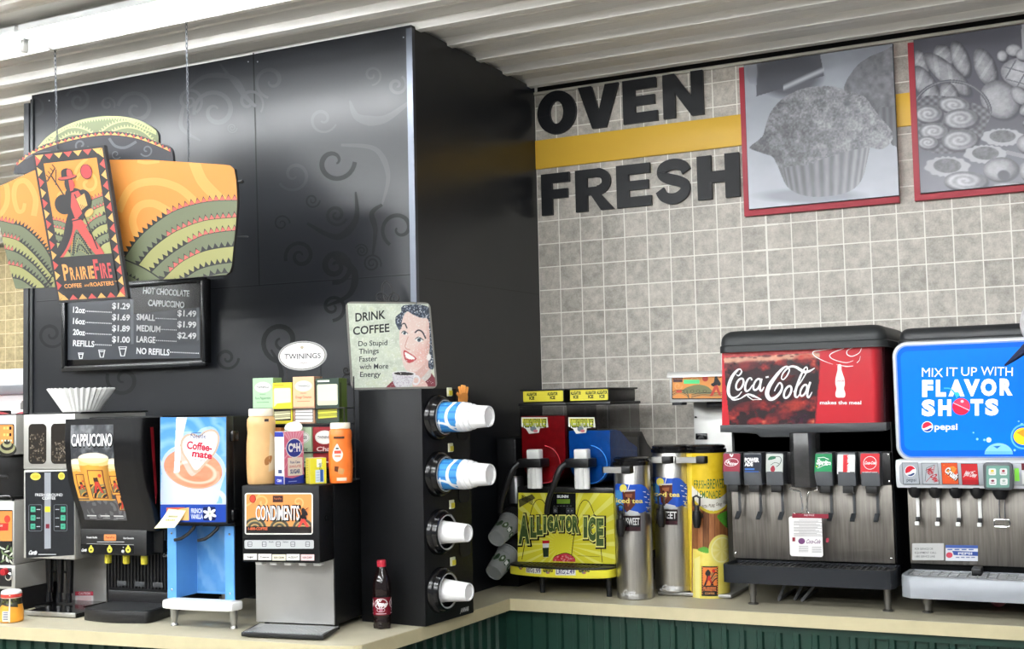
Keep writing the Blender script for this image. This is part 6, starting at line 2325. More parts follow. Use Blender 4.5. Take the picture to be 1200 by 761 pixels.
# ================================================================== COLA BOTTLE
BT = thing('soda_bottle', 'small dark cola bottle with maroon label and red cap, on the counter between dispensers', 'bottle', (.066, -1.4115, .9))
b = MB()
prof = [(.022, 0), (.028, .003), (.0305, .012), (.031, .03), (.0295, .036), (.0315, .042), (.0322, .046), (.0322, .103), (.0315, .106), (.0325, .115), (.0335, .128), (.032, .145), (.027, .165), (.020, .183), (.0145, .196), (.0135, .2), (.0135, .207)]
b.lathe([(r_ * .92, z_ + .0004) for r_, z_ in prof], seg=40)
b.build('bottle_body', mat('dark_cola_pet', (22, 12, 12), .10, spec=.6), BT)
b = MB()
for k in range(5):
    q = 2 * PI * k / 5
    b.lathe([(.004, .0004), (.0095, .002), (.0105, .012), (.007, .026), (.002, .032)], (.0195 * math.cos(q), .0195 * math.sin(q), 0), seg=12)
b.build('bottle_foot', mat('dark_cola_pet', (22, 12, 12), .10), BT)
MB().lathe([(.0138, .199), (.0145, .2), (.0148, .203), (.0148, .218), (.0135, .221), (0, .221)], seg=32, cap=False).build('cap', mat('red_cap', (168, 34, 52), .35), BT)
a = Art(lambda P: np.stack([(P[:, 0] - 158) / 9000 * 2.62, (625 - P[:, 1]) / 225 * .057 + .0462], -1))
a.rect(-200, 402, 516, 625, (112, 18, 34))
for cx in (158, -20, 340):
    a.stroke(ellp(cx, 480, 74, 62, -8), 9, (236, 226, 228), True)
    a.text('Dr', cx - 18, 452, 34, (240, 236, 238), w=60, shear=.25, bold=.04)
    a.text('Pepper', cx + 8, 510, 58, (240, 236, 238), w=134, shear=.2, bold=.06, rot=6)
    a.stroke(ellp(cx, 558, 44, 26), 6, (216, 190, 200), True)
    a.text('23', cx, 572, 34, (206, 150, 170), w=40, bold=.04)
    a.rect(cx - 60, 602, cx + 60, 610, (220, 200, 205))
a.build('label', lambda u, v, d: np.stack([(.0298 + d) * np.sin(u / .030 + .42), -(.0298 + d) * np.cos(u / .030 + .42), v], -1), BT, GLOSS, cuts=[(0, list(range(-200, 520, 18)))])

# ================================================================== CONDIMENT DISPENSER
CDO, CDT = (-.2758, -1.7087), 8.0
CN = thing('condiment_dispenser', 'black condiment dispenser with orange sign and steel front, left of the cup dispenser', 'condiment dispenser', CDO + (.9,), CDT)


def cn(name, m, x0, x1, y0, y1, z0, z1, bev=0., par=None):
    return pbox(par or CN, name, m, x0, x1, y0, y1, z0 - .9, z1 - .9, bev)


cn('body', BLACKM, -.035, .252, .165, .43, .918, 1.377, .004)
cn('steel_front', STEELH, -.036, .250, .158, .166, .922, 1.135)
cn('door', BLACKM, -.029, .253, .06, .162, 1.131, 1.378, .006)
b = MB()
b.prism([(0, .004), (.29, .004), (.262, .16), (-.03, .16)], 'Z', .004, .018, .003)
tr_ = b.build('drip_tray', BLACK, CN)
b = MB()
for k in range(24):
    b.box(.012 + .011 * k, .019 + .011 * k, .012, .148, .018, .0195)
b.prism([(.006, .01), (.28, .01), (.256, .152), (-.018, .152)], 'Z', .017, .0184)
b.build('tray_grille', mat('tray_alu', (170, 172, 174), .4, .7), tr_)
for x_, y_ in [(.235, .41), (-.02, .41), (.235, .2), (-.02, .2)]:
    MB().lathe([(.013, .0004), (.013, .004), (.008, .008), (.008, .019)], (x_, y_, 0), seg=14).build('foot', BLACK, CN)
for k in range(5):
    b = MB()
    b.prism([(-.012, 0), (.012, 0), (.014, .012), (-.014, .012)], 'Y', .085, .115, .002)
    o = b.build('spout', WHITE, CN, (.018 + .0525 * k, 0, .2195))
MB().cyl((.2525, .105, .37), (.2565, .105, .37), .009, seg=14).build('door_lock', BLACKG, CN)
CC = (280, 560, 6.917)
Tc = vfront(CDO, CDT, .0595)
a = Art(Tc, CC)
a.rrect(48, 124, 600, 462, 22, (240, 236, 228))
inr = rrectp(60, 134, 590, 450, 14)
a.poly(inr, (238, 150, 84))
a.clip([(60, 134), (590, 134), (590, 450), (60, 450)])
a.stroke(spiral(190, 200, 60, 1.1, 180, 1), 14, (246, 178, 112))
a.stroke(spiral(480, 200, 46, 1.1, 60, -1), 12, (246, 178, 112))
a.stroke(smooth([(60, 230), (120, 190), (170, 134)], 5), 14, (246, 178, 112))
for cx, r0 in ((130, 96), (330, 80), (520, 86)):
    for k in range(5):
        r = r0 - 17 * k
        if r > 6:
            a.ell(cx, 410, r, r * .92, (118, 122, 92) if k % 2 == 0 else (66, 62, 54))
            a.ell(cx, 410, r - 6, (r - 6) * .92, (74, 70, 60) if k % 2 == 0 else (186, 150, 96))
a.rect(60, 396, 590, 450, (40, 34, 32))
a.poly([(270, 400), (390, 400), (430, 450), (250, 450)], (28, 24, 26))
a.clip(None)
a.ell(114, 172, 26, 33, (60, 34, 28))
a.ell(114, 172, 22, 29, (206, 70, 50))
a.rect(276, 146, 360, 200, (70, 44, 38))
a.text('PrairieFire', 318, 178, 18, (190, 110, 70), w=62)
a.poly(smooth([(508, 262), (524, 244), (540, 262), (556, 284), (560, 304), (544, 310), (552, 336), (520, 338), (500, 318), (512, 296)], 3, True), (34, 28, 28))
a.stroke([(536, 262), (566, 244)], 4, (34, 28, 28))
a.poly([(508, 336), (534, 334), (572, 400), (548, 400), (522, 360), (498, 400), (480, 400)], (206, 70, 60))
a.text('CONDIMENTS', 323, 348, 128, (24, 20, 22), w=368, bold=.03)
a.text('CONDIMENTS', 315, 342, 118, (246, 240, 236), w=352, bold=.005)
a.text('1-800-COFFEE', 156, 424, 22, (226, 110, 70), w=156, al='c', bold=.01)
a.rrect(48, 506, 610, 576, 12, (196, 198, 200))
for k, x_ in enumerate((92, 208, 322, 440, 560)):
    a.stroke(rrectp(x_ - 16, 520, x_ + 16, 558, 6), 4, (70, 72, 76), True)
    a.stroke([(x_ - 14, 540), (x_ + 14, 540)], 3, (70, 72, 76))
a.text('Push', 265, 527, 13, (60, 62, 66), w=36)
a.text('Select', 382, 527, 13, (60, 62, 66), w=44)
for k, (x0_, s_, c_, y_) in enumerate([(42, 'Sugar', (244, 242, 236), 616), (160, 'Creamer', (244, 242, 236), 618), (274, 'IRISH CREAM', (236, 230, 206), 622), (388, 'HAZELNUT', (244, 242, 236), 620), (506, 'NON DAIRY', (244, 206, 206), 622)]):
    a.rect(x0_, y_, x0_ + 108, y_ + 50, c_)
    a.text(s_, x0_ + 54, y_ + 33, 16, (60, 58, 60), w=min(80, 11 * len(s_)), bold=.015)
a.build('front_sign', front(.0595, .9), CN, GLOSS)

# items standing on the condiment dispenser
cc8, ss8 = math.cos(math.radians(8)), math.sin(math.radians(8))
CW = lambda u, v, z: (CDO[0] + u * cc8 - v * ss8, CDO[1] + u * ss8 + v * cc8, z)
TOPZ = 1.3775


def jug(name, label, u, v, s, hgt, col, capcol, fn):
    t = thing(name, label, 'creamer bottle', CW(u, v, TOPZ), 34, 'creamer bottles on the condiment dispenser')
    k = s
    pr = [(.86 * k, 0), (.93 * k, .004), (.96 * k, .03), (.99 * k, hgt * .30), (.96 * k, hgt * .55), (.90 * k, hgt * .68), (.94 * k, hgt * .78), (.92 * k, hgt * .86), (.76 * k, hgt * .905)]
    MB().lathe(pr, seg=36, sy=.8).build('bottle_body', col, t)
    MB().lathe([(.80 * k, hgt * .90), (.82 * k, hgt * .905), (.82 * k, hgt * .985), (.78 * k, hgt), (0, hgt)], seg=36, sy=.8, cap=False).build('cap', capcol, t)
    a_ = Art(lambda P: P / 1000)
    fn(a_)
    R_ = lambda v_: np.interp(v_, [p[1] for p in pr], [p[0] for p in pr]) + .0006
    a_.build('label', lambda u_, v_, d: np.stack([(R_(v_) + d) * np.sin(u_ / k), -.8 * (R_(v_) + d) * np.cos(u_ / k), v_], -1), t, GLOSS, cuts=[(0, list(range(-90, 91, 6))), (1, list(range(0, 250, 12)))])
    return t


def tan_label(a_):
    P_ = lambda x, y: (x, y)
    a_.poly([(26, 40), (62, 50), (58, 150), (36, 170), (30, 120)], (228, 206, 172))
    a_.poly(smooth([(16, 62), (34, 70), (40, 92), (22, 90), (12, 78)], 3, True), (170, 116, 66))
    a_.rect(14, 205, 30, 214, (70, 60, 60))


def org_label(a_):
    f = lambda y: y
    a_.poly(smooth([(-12, 128), (-24, 108), (-28, 86), (-14, 70), (2, 78), (8, 96), (-4, 116)], 4, True), (240, 236, 228))
    a_.rect(-22, 96, 2, 106, (206, 80, 60))
    a_.rect(-20, 84, 0, 92, (216, 150, 120))
    a_.rect(-16, 110, -6, 116, (90, 90, 90))
    a_.rect(-24, 144, 14, 152, (90, 60, 44))
    a_.poly([(-8, 30), (8, 28), (12, 44), (-2, 50), (-10, 42)], (200, 150, 96))
    a_.poly([(-22, 40), (-10, 36), (-6, 54), (-20, 56)], (110, 62, 34))
    a_.rect(-14, 8, 20, 18, (236, 226, 210))


TANB = mat('tan_creamer', (204, 164, 112), .35, noise=.05, nscale=25)
jug('creamer_bottle', 'tall tan creamer bottle with cream cap on top of the condiment dispenser, at its left', 0.0, .14, .050, .248, TANB, mat('cream_cap', (236, 226, 206), .4), tan_label)
jug('creamer_bottle', 'orange creamer bottle with cream cap on top of the condiment dispenser, at its right', .268, .185, .040, .196, mat('orange_creamer', (226, 112, 40), .35, noise=.04, nscale=25), mat('cream_cap', (236, 226, 206), .4), org_label)


def carton(name, label, cat, pos, rz, w_, d_, h_, m, fn_front, fn_side=None, group=None, side='L', top=None):
    """a printed box: front faces local -Y"""
    t = thing(name, label, cat, pos, rz, group)
    MB().box(-w_ / 2, w_ / 2, -d_ / 2, d_ / 2, 0.0003, h_, .0012, 1).build('carton', m, t)
    a_ = Art(lambda P: np.stack([P[:, 0] / 1000, h_ - P[:, 1] / 1000], -1))
    fn_front(a_, w_ * 1000, h_ * 1000)
    a_.build('front_print', lambda u, v, d: np.stack([u - w_ / 2, np.full_like(u, -d_ / 2) - d, v], -1), t)
    if fn_side:
        a_ = Art(lambda P: np.stack([P[:, 0] / 1000, h_ - P[:, 1] / 1000], -1))
        fn_side(a_, d_ * 1000, h_ * 1000)
        if side == 'L':
            a_.build('side_print', lambda u, v, d: np.stack([np.full_like(u, -w_ / 2) - d, d_ / 2 - u, v], -1), t)
        else:
            a_.build('side_print', lambda u, v, d: np.stack([np.full_like(u, w_ / 2) + d, u - d_ / 2, v], -1), t)
    return t


def sugar_front(a_, W, H):
    a_.rect(1, 1, W - 1, H - 1, (222, 110, 140))
    for k in range(7):
        a_.poly([(W * .5, H * .3), (k * W / 6 - 6, 0), (k * W / 6 + 4, 0)], (236, 160, 180))
        a_.poly([(W * .5, H * .3), (0 if k % 2 else W, H * (.2 + .1 * k)), (0 if k % 2 else W, H * (.24 + .1 * k))], (236, 160, 180))
    a_.rect(W * .18, H * .50, W * .92, H * .84, (240, 224, 212))
    a_.ell(W * .52, H * .32, W * .42, H * .185, (238, 238, 240))
    a_.ell(W * .52, H * .32, W * .39, H * .17, (36, 52, 140))
    a_.text('C&H', W * .52, H * .38, H * .15, (244, 244, 246), w=W * .62, bold=.05)
    a_.text('Pure Cane', W * .55, H * .61, H * .05, (60, 70, 130), w=W * .5, bold=.01)
    a_.text('GRANULATED', W * .55, H * .69, H * .05, (200, 60, 70), w=W * .62)
    a_.text('SUGAR', W * .55, H * .80, H * .08, (60, 70, 130), w=W * .5, bold=.03)
    a_.poly([(1, H * .86), (W * .4, H * .89), (W - 1, H * .83), (W - 1, H - 1), (1, H - 1)], (36, 52, 150))
    a_.rect(W * .2, H * .94, W * .62, H * .955, (160, 170, 220))


def sugar_side(a_, W, H):
    a_.rect(1, 1, W - 1, H - 1, (236, 234, 232))
    a_.rect(1, 1, W - 1, H * .10, (36, 52, 150))
    for k in range(14):
        a_.rect(W * .12, H * (.14 + .038 * k), W * (.8 - .2 * (k % 3 == 0)), H * (.148 + .038 * k), (170, 176, 196))
    a_.rect(W * .4, H * .72, W * .8, H * .79, (60, 70, 110))
    a_.rect(1, H * .84, W - 1, H - 1, (36, 52, 150))
    a_.text('C&H', W * .5, H * .95, H * .05, (240, 240, 244), w=W * .5, bold=.03)


carton('sugar_box', 'pink and blue sugar carton standing on the condiment dispenser before the tea rack', 'sugar box', CW(.106, .135, TOPZ), 72, .078, .052, .172, mat('carton_white', (232, 230, 228), .5), sugar_front, sugar_side)


def yel_front(a_, W, H):
    a_.rect(1, 1, W - 1, H - 1, (232, 220, 50))
    a_.rect(W * .42, H * .05, W * .72, H * .36, (236, 238, 220))
    a_.text('Splenda', W * .57, H * .34, H * .13, (60, 90, 60), w=H * .28, rot=90)
    a_.rect(W * .34, H * .46, W * .84, H * .95, (210, 226, 238))
    a_.rect(W * .62, H * .46, W * .80, H * .92, (40, 90, 160))
    for k in range(4):
        a_.rect(W * .38, H * (.55 + .1 * k), W * .58, H * (.57 + .1 * k), (120, 150, 190))


def yel_side(a_, W, H):
    a_.rect(1, 1, W - 1, H - 1, (206, 196, 60))
    for k in range(8):
        a_.rect(W * .3, H * (.1 + .09 * k), W * .6, H * (.12 + .09 * k), (90, 90, 60))


carton('sweetener_box', 'small yellow sweetener box standing on the condiment dispenser beside the orange bottle', 'sweetener box', CW(.196, .150, TOPZ), 50, .056, .05, .084, mat('carton_kraft', (180, 164, 120), .6), yel_front, yel_side)
# ---- tea rack
RK = thing('tea_rack', 'black wire tea rack with a white oval sign standing on the condiment dispenser', 'tea rack', CW(.078, .26, TOPZ), 8)
WIRE = mat('black_wire', (22, 22, 24), .4)
b = MB()
for zz, y0_, y1_ in ((.046, -.035, .04), (.192, -.035, .04)):
    for x0_ in (-.155, .185):
        b.tube([(x0_, y0_, zz), (x0_, y1_, zz)], .002, 6)
    for y_ in (y0_, y0_ + .038, y1_):
        b.tube([(-.155, y_, zz), (.185, y_, zz)], .002, 6)
    b.tube([(-.155, y0_ - .002, zz + .052), (.185, y0_ - .002, zz + .052)], .0022, 6)
    b.tube([(-.155, y1_, zz + .052), (-.155, y0_ - .002, zz + .052)], .002, 6)
    b.tube([(.185, y1_, zz + .052), (.185, y0_ - .002, zz + .052)], .002, 6)
for x0_ in (-.155, .185):
    b.tube([(x0_, .04, .0003), (x0_, .04, .35)], .0026, 6)
    b.tube([(x0_, -.035, .0003), (x0_, -.035, .246)], .0022, 6)
for x0_ in (-.048, .082):
    b.tube([(x0_, .04, .192), (x0_, .0, .30), (x0_, .0, .40)], .0016, 6)
b.build('wire_frame', WIRE, RK)
so = MB()
so.prism(ellp(.016, .4245, .092, .050, 0, 40), 'Y', -.006, -.002)
so = so.build('oval_sign', mat('sign_grey_edge', (150, 150, 150), .4), RK)
a = Art(lambda P: np.stack([(P[:, 0] - 452) / 200 * .092 + .016, .4245 - (P[:, 1] - 137) / 122 * .05], -1))
a.ell(452, 137, 192, 115, (120, 118, 112))
a.ell(452, 137, 184, 108, (238, 236, 234))
a.stroke(ellp(452, 137, 172, 98), 3, (150, 146, 136), True)
a.text('TWININGS', 455, 162, 46, (40, 40, 44), w=300, bold=.0)
a.text('London', 455, 206, 22, (120, 116, 110), w=72, shear=.3)
a.ell(452, 68, 14, 14, (170, 160, 140))
a.stroke(smooth([(330, 100), (452, 86), (574, 100)], 5), 2, (190, 180, 160))
a.build('sign_print', front(-.006), so)


def tea_logo(a_, cx, cy, rx, ry, W):
    a_.ell(cx, cy, rx, ry, (240, 240, 236))
    a_.stroke(ellp(cx, cy, rx * .93, ry * .9), W * .012, (150, 150, 140), True)
    a_.text('TWININGS', cx, cy + ry * .18, ry * .42, (70, 74, 78), w=rx * 1.5, bold=.01)


def tea_closed(base, dark, word):
    def f(a_, W, H):
        a_.rect(.5, .5, W - .5, H * .64, base)
        tea_logo(a_, W * .5, H * .20, W * .40, H * .115, W)
        a_.text('ORGANIC', W * .5, H * .365, H * .03, dark, w=W * .3)
        a_.text(word, W * .5, H * .46, H * .055, dark, w=W * .76, bold=.005)
        a_.rect(W * .2, H * .52, W * .8, H * .53, dark)
        a_.rect(.5, H * .64, W - .5, H - .5, tuple(int(c * .72) for c in base))
        a_.rect(W * .10, H * .68, W * .94, H * .97, (52, 44, 40))
        for k in range(4):
            a_.rect(W * .12, H * (.70 + .07 * k), W * .92, H * (.755 + .07 * k), (240, 240, 238) if base[0] > 200 else (190, 214, 196))
    return f


def tea_open(base, bag):
    def f(a_, W, H):
        a_.rect(.5, .5, W - .5, H - .5, base)
        a_.rect(W * .08, H * .04, W * .6, H * .08, (240, 240, 220) if base[0] < 100 else (190, 170, 40))
        a_.rrect(W * .06, H * .13, W * .95, H * .60, 6, (206, 206, 180))
        a_.rrect(W * .10, H * .14, W * .92, H * .50, 5, (222, 222, 200))
        if base[0] > 100:
            a_.poly([(W * .02, H * .62), (W * .25, H * .50), (W * .98, H * .48), (W * .9, H * .64)], base)
        a_.rect(W * .06, H * .66, W * .94, H * .92, (60, 52, 40))
        for k in range(4):
            a_.poly([(W * .08, H * (.70 + .05 * k)), (W * .9, H * (.68 + .05 * k)), (W * .92, H * (.72 + .05 * k)), (W * .1, H * (.745 + .05 * k))], bag if k % 2 else tuple(int(c * .8) for c in bag))
    return f


def plain_side(c):
    def f(a_, W, H):
        a_.rect(.5, .5, W - .5, H - .5, c)
        a_.rect(W * .1, H * .1, W * .3, H * .9, tuple(int(x * .6) for x in c))
    return f


RW = lambda u, v, z: CW(u, v, z)
gU = 'tea boxes on the upper tier of the rack'
gL = 'tea boxes on the lower tier of the rack'
UP = TOPZ + .1945
carton('tea_box', 'pale green tea box, leftmost on the upper tier of the wire rack', 'tea box', RW(-0.046, .262, UP), 8, .078, .060, .158, mat('tea_green', (168, 208, 164), .5), tea_closed((176, 216, 172), (90, 130, 100), 'Pure Peppermint'), plain_side((150, 190, 150)), gU, 'R')
carton('tea_box', 'bright yellow opened tea box on the upper tier of the wire rack', 'tea box', RW(0.028, .262, UP), 8, .074, .060, .140, mat('tea_yellow', (232, 220, 50), .5), tea_open((232, 220, 50), (226, 222, 180)), plain_side((214, 204, 50)), gU, 'R')
carton('tea_box', 'peach orange tea box on the upper tier of the wire rack', 'tea box', RW(0.109, .262, UP), 8, .080, .060, .158, mat('tea_peach', (238, 186, 150), .5), tea_closed((240, 190, 152), (190, 90, 60), 'Orange Cinnamon'), plain_side((214, 160, 130)), gU, 'R')
carton('tea_box', 'dark green opened tea box, rightmost on the upper tier of the wire rack', 'tea box', RW(0.198, .262, UP), 8, .086, .060, .150, mat('tea_dark_green', (40, 62, 48), .5), tea_open((40, 60, 50), (206, 206, 70)), plain_side((96, 120, 50)), gU, 'R')
LO = TOPZ + .0485


def low(base, word, wc):
    def f(a_, W, H):
        a_.rect(.5, .5, W - .5, H - .5, base)
        tea_logo(a_, W * .52, H * .26, W * .42, H * .17, W)
        a_.text(word, W * .5, H * .60, H * .11, wc, w=W * .7, shear=.15, bold=.01)
        a_.rect(W * .15, H * .86, W * .85, H * .89, wc)
    return f


carton('tea_box', 'orange tea box on the lower tier, behind the tan creamer bottle and sugar carton', 'tea box', RW(-0.022, .262, LO), 8, .086, .060, .134, mat('tea_orange', (206, 130, 70), .5), low((206, 130, 70), 'Lemon', (90, 40, 20)), None, gL)
carton('tea_box', 'mint green tea box on the lower tier, behind the sugar carton', 'tea box', RW(0.086, .262, LO), 8, .102, .060, .134, mat('tea_mint', (180, 206, 170), .5), low((186, 210, 176), 'Peppermint', (80, 120, 90)), None, gL)
carton('tea_box', 'dark red chai tea box on the lower tier, behind the orange creamer bottle', 'tea box', RW(0.184, .262, LO), 8, .084, .060, .134, mat('tea_red', (130, 26, 34), .5), low((136, 26, 34), 'Chai', (236, 216, 210)), None, gL)
NP = MB()
NP.prism(smooth([(-.028, .0), (.024, -.004), (.03, .014), (.012, .028), (-.012, .026), (-.03, .018)], 3, True), 'Z', 0, .006).build('paper_napkin', FOAM, None, RW(.085, .206, 1.551))
nk = bpy.data.objects['paper_napkin']
tag(nk, 'crumpled white paper scrap hanging over the front rail of the upper tea tier', 'paper')
nk.rotation_euler = (math.radians(70), 0, math.radians(8))

# ================================================================== CREAMER DISPENSER
CM, CMT = (-.6414, -1.61), 5.0
CR = thing('creamer_dispenser', 'blue and black creamer dispenser with a mug picture, between the cappuccino and condiment dispensers', 'creamer dispenser', CM + (.9,), CMT)


def crx(name, m, x0, x1, y0, y1, z0, z1, bev=0.):
    return pbox(CR, name, m, x0, x1, y0, y1, z0 - .9, z1 - .9, bev)


BLUEP = mat('housing_blue', (88, 150, 214), .35, noise=.08, nscale=7)
crx('head', BLACKM, -.014, .256, -.012, .36, 1.238, 1.603, .005)
crx('door', BLACK, -.016, .254, -.05, -.010, 1.248, 1.604, .004)
for z_ in (1.535, 1.275):
    crx('hinge', BLACKG, .250, .268, -.035, .0, z_ - .016, z_ + .02, .005)
crx('side_latch', mat('latch_grey', (90, 92, 94), .35), -.03, -.014, -.02, .0, 1.395, 1.42, .002)
a = Art(vfront(CM, CMT, -.0505), (170, 470, 5.077))


def mug_fn(X, Y):
    g = np.zeros(X.shape + (3,))
    t = np.clip((Y - 95) / 520, 0, 1)
    n1 = fbm(X / 90, Y / 34, 4)
    g[:] = np.stack([70 + 70 * t, 140 + 50 * t, 214 + 20 * t], -1)
    sw_ = np.sin(np.hypot(X - 150, (Y - 330) * .9) / 13 + n1 * 3)
    g = put(g, np.clip(sw_ * .35 + .15, 0, .55) * (Y < 330), (168, 206, 240))
    sw2 = np.sin(np.hypot(X - 520, (Y - 60) * 1.1) / 17 + n1 * 3)
    g = put(g, np.clip(sw2 * .4, 0, .5) * (X > 300), (130, 180, 232))
    # mug body, rim, coffee
    mug = inpoly(X, Y, smooth([(92, 345), (100, 430), (96, 520), (104, 612), (300, 620), (420, 615), (450, 520), (478, 430), (480, 400), (300, 520), (150, 470)], 4, True)) | ((edist(X, Y, 290, 395, 192, 135, 12) < 0))
    sh = 190 + 44 * np.clip((X - 90) / 130, 0, 1) - 30 * np.clip((X - 330) / 150, 0, 1)
    g = put(g, mug, np.stack([sh - 12, sh, np.minimum(sh + 26, 250)], -1))
    h = np.abs(edist(X, Y, 430, 600, 44, 54)) < .3
    g = put(g, h & (X > 400), (206, 222, 246))
    rim = edist(X, Y, 290, 395, 190, 128, 12)
    g = put(g, rim < 0, (176, 200, 238))
    inn = edist(X, Y, 286, 405, 176, 116, 12)
    co = np.stack([190 + 40 * n1, 124 + 40 * n1, 92 + 40 * n1], -1)
    g = put(g, soft(inn, .02), co)
    sw3 = np.abs(edist(X, Y, 300, 425, 118, 62, 8))
    g = put(g, soft(sw3 - .10, .1) * .85 * (inn < 0), (238, 206, 186))
    sw4 = np.abs(edist(X, Y, 280, 430, 160, 88, 10))
    g = put(g, soft(sw4 - .05, .08) * .6 * (inn < 0) * (Y > 420), (226, 184, 160))
    # milk pour
    ms = inpoly(X, Y, [(186, 96), (252, 96), (228, 200), (212, 300), (206, 425), (172, 430), (178, 300), (182, 200)])
    g = put(g, ms * .95, np.stack([232 + 16 * np.sin(X / 14), 236 + 12 * np.sin(X / 14), 246 + 0 * X], -1))
    # heart badge
    hp_ = smooth([(300, 432), (250, 360), (214, 300), (212, 240), (244, 200), (290, 195), (320, 205), (352, 180), (400, 168), (436, 190), (444, 240), (420, 310), (360, 380)], 5, True)
    hp2 = smooth([(302, 412), (258, 350), (228, 298), (226, 246), (252, 212), (290, 206), (322, 218), (356, 192), (398, 182), (426, 200), (430, 242), (408, 306), (352, 368)], 5, True)
    gl = inpoly(X + 0, Y, [(300 + (x - 320) * 1.12, 300 + (y - 300) * 1.12) for x, y in hp_])
    g = put(g, gl * .45, (240, 246, 255))
    g = put(g, inpoly(X, Y, hp_), (196, 172, 150))
    g = put(g, inpoly(X, Y, hp2), (250, 249, 246))
    g = put(g, Y > 616, (24, 62, 156))
    g = put(g, (Y > 612) & (Y < 618), (196, 206, 226))
    return g


a.grid(92, 98, 482, 722, 150, 240, mug_fn)
NV, RD2 = (30, 46, 110), (186, 30, 62)
a.text('Nestle', 318, 222, 26, NV, w=92, bold=.0)
a.stroke([(274, 193), (334, 190)], 4, NV)
a.stroke([(348, 196), (358, 190)], 3, NV)
a.text('Coffee-', 322, 292, 46, RD2, w=152, rot=7, bold=.025)
a.text('mate', 338, 338, 42, RD2, w=120, rot=8, bold=.03)
a.text('the original', 322, 356, 12, (120, 110, 120), w=70, rot=8)
a.poly([(128, 636), (236, 634), (236, 712), (128, 712)], (196, 90, 66))
a.poly([(200, 645), (262, 634), (262, 712), (214, 712)], (226, 178, 110))
a.text('FRENCH', 308, 668, 28, (206, 214, 236), w=68, bold=.02)
a.text('VANILLA', 309, 702, 28, (206, 214, 236), w=72, bold=.02)
a.rrect(346, 632, 420, 712, 8, (10, 24, 74))
for k in range(6):
    q = 2 * PI * k / 6 + .4
    a.ell(386 + 22 * math.cos(q), 672 + 22 * math.sin(q), 20, 9, (226, 230, 240), math.degrees(q), n=14)
a.ell(386, 672, 7, 7, (180, 190, 150), n=10)
a.build('door_picture', front(-.0505, .9), CR, GLOSS)
# open blue housing below with a recess
b = MB()
b.prism([(-.024, .0), (.012, .0), (.012, .115), (.208, .115), (.208, .0), (.244, .0), (.2435, .122), (-.0235, .122)], 'Z', .092, .340)
b.build('housing', BLUEP, CR)
pbox(CR, 'rear_body', BLACKM, -.022, .242, .122, .34, .092, .338)
pbox(CR, 'side_panel', BLACKM, .2442, .2465, .004, .34, .092, .340)


def swirl_fn(X, Y):
    n1 = fbm(X / 40, Y / 60, 4)
    st = np.clip(np.sin((X * 1.1 - Y * .72) / 26 + n1 * 4) * .6, 0, 1)
    t = np.clip((Y - 600) / 100, 0, 1)
    g = np.stack([84 + 26 * n1 - 10 * t, 148 + 26 * n1 - 30 * t, 216 + 14 * n1 - 10 * t], -1)
    return put(g, st * .5, (176, 212, 244))


pa = Art(lambda P: np.stack([P[:, 0] / 1000, .24 - P[:, 1] / 1000], -1))
pa.grid(0, 0, 190, 236, 70, 90, lambda X, Y: swirl_fn(X * 1.6, Y * 1.6))
pa.build('backsplash_print', lambda u, v, d: np.stack([u + .015, .115 - d, v + .096], -1), CR, GLOSS)
for x_, z_ in [(-.006, .31), (-.006, .12), (.227, .31), (.227, .115)]:
    MB().lathe([(.004, 0), (.004, .0015), (.002, .003)], (x_, -.0003, z_), 'Y', 10).build('screw', CHROME, CR)
for x_ in (.03, .125):
    b = MB()
    b.box(x_ - .012, x_ + .062, .01, .05, .334, .342)
    b.tube([(x_ + .05, .012, .338), (x_ + .046, .008, .325), (x_ + .03, .0, .308), (x_ + .012, -.012, .294), (x_ - .012, -.018, .289)], [.0055, .006, .006, .006, .0055], 8)
    b.build('dispense_lever', BLACK, CR)
b = MB()
b.prism(smooth([(-.005, .005), (-.01, -.035), (.012, -.062), (.13, -.072), (.255, -.062), (.276, -.035), (.272, .005), (.20, .012), (.02, .012)], 3, True), 'Z', .066, .094, .006)
b.build('drip_tray', WHITE, CR)
for x_, y_ in [(0.0, 0.004), (.238, .004), (0.0, .30), (.238, .30)]:
    MB().lathe([(.013, .0004), (.013, .004), (.009, .01), (.0125, .03), (.016, .092)], (x_, y_, 0), seg=18).build('leg', STEELH, CR)
# curled sticky note
ST = thing('sticky_note', 'curled pale yellow sticky note stuck to the lower left of the creamer dispenser picture', 'note', (CM[0], CM[1], 1.2), CMT)
P4 = [np.array(p) for p in [(-.02, 1.234), (.066, 1.238), (.091, 1.292), (.022, 1.297)]]
b = MB()


def note_pt(i, j, off=0):
    s_, t_ = i / 8, j / 8
    p = (P4[0] * (1 - s_) + P4[1] * s_) * (1 - t_) + (P4[3] * (1 - s_) + P4[2] * s_) * t_
    return (p[0], -.053 - .022 * (1 - t_) ** 2 - .006 * s_ * (1 - t_) - off, p[1] - 1.2)


b.sheet(lambda i, j: note_pt(i, j), 8, 8)
b.sheet(lambda i, j: note_pt(i, j, .0007), 8, 8)
b.build('paper', mat('note_yellow', (240, 232, 172), .6), ST)
b = MB()
for k, tv in enumerate((.62, .42)):
    pts = []
    for q in range(15):
        s_ = .24 + .5 * q / 14
        t_ = tv + .06 * math.sin(q * 2.1)
        p = (P4[0] * (1 - s_) + P4[1] * s_) * (1 - t_) + (P4[3] * (1 - s_) + P4[2] * s_) * t_
        pts.append((p[0], -.0545 - .022 * (1 - t_) ** 2 - .006 * s_ * (1 - t_), p[1] - 1.2))
    b.tube(pts, .0008, 5)
b.build('handwriting', mat('note_ink', (90, 90, 80), .6), ST)

# ================================================================== CAPPUCCINO DISPENSER
CPO, CPT = (-1.03, -1.6335), 4.0
CPM = thing('cappuccino_dispenser', 'black cappuccino dispenser with bulging picture door and three yellow nozzles', 'cappuccino dispenser', CPO + (.9,), CPT)


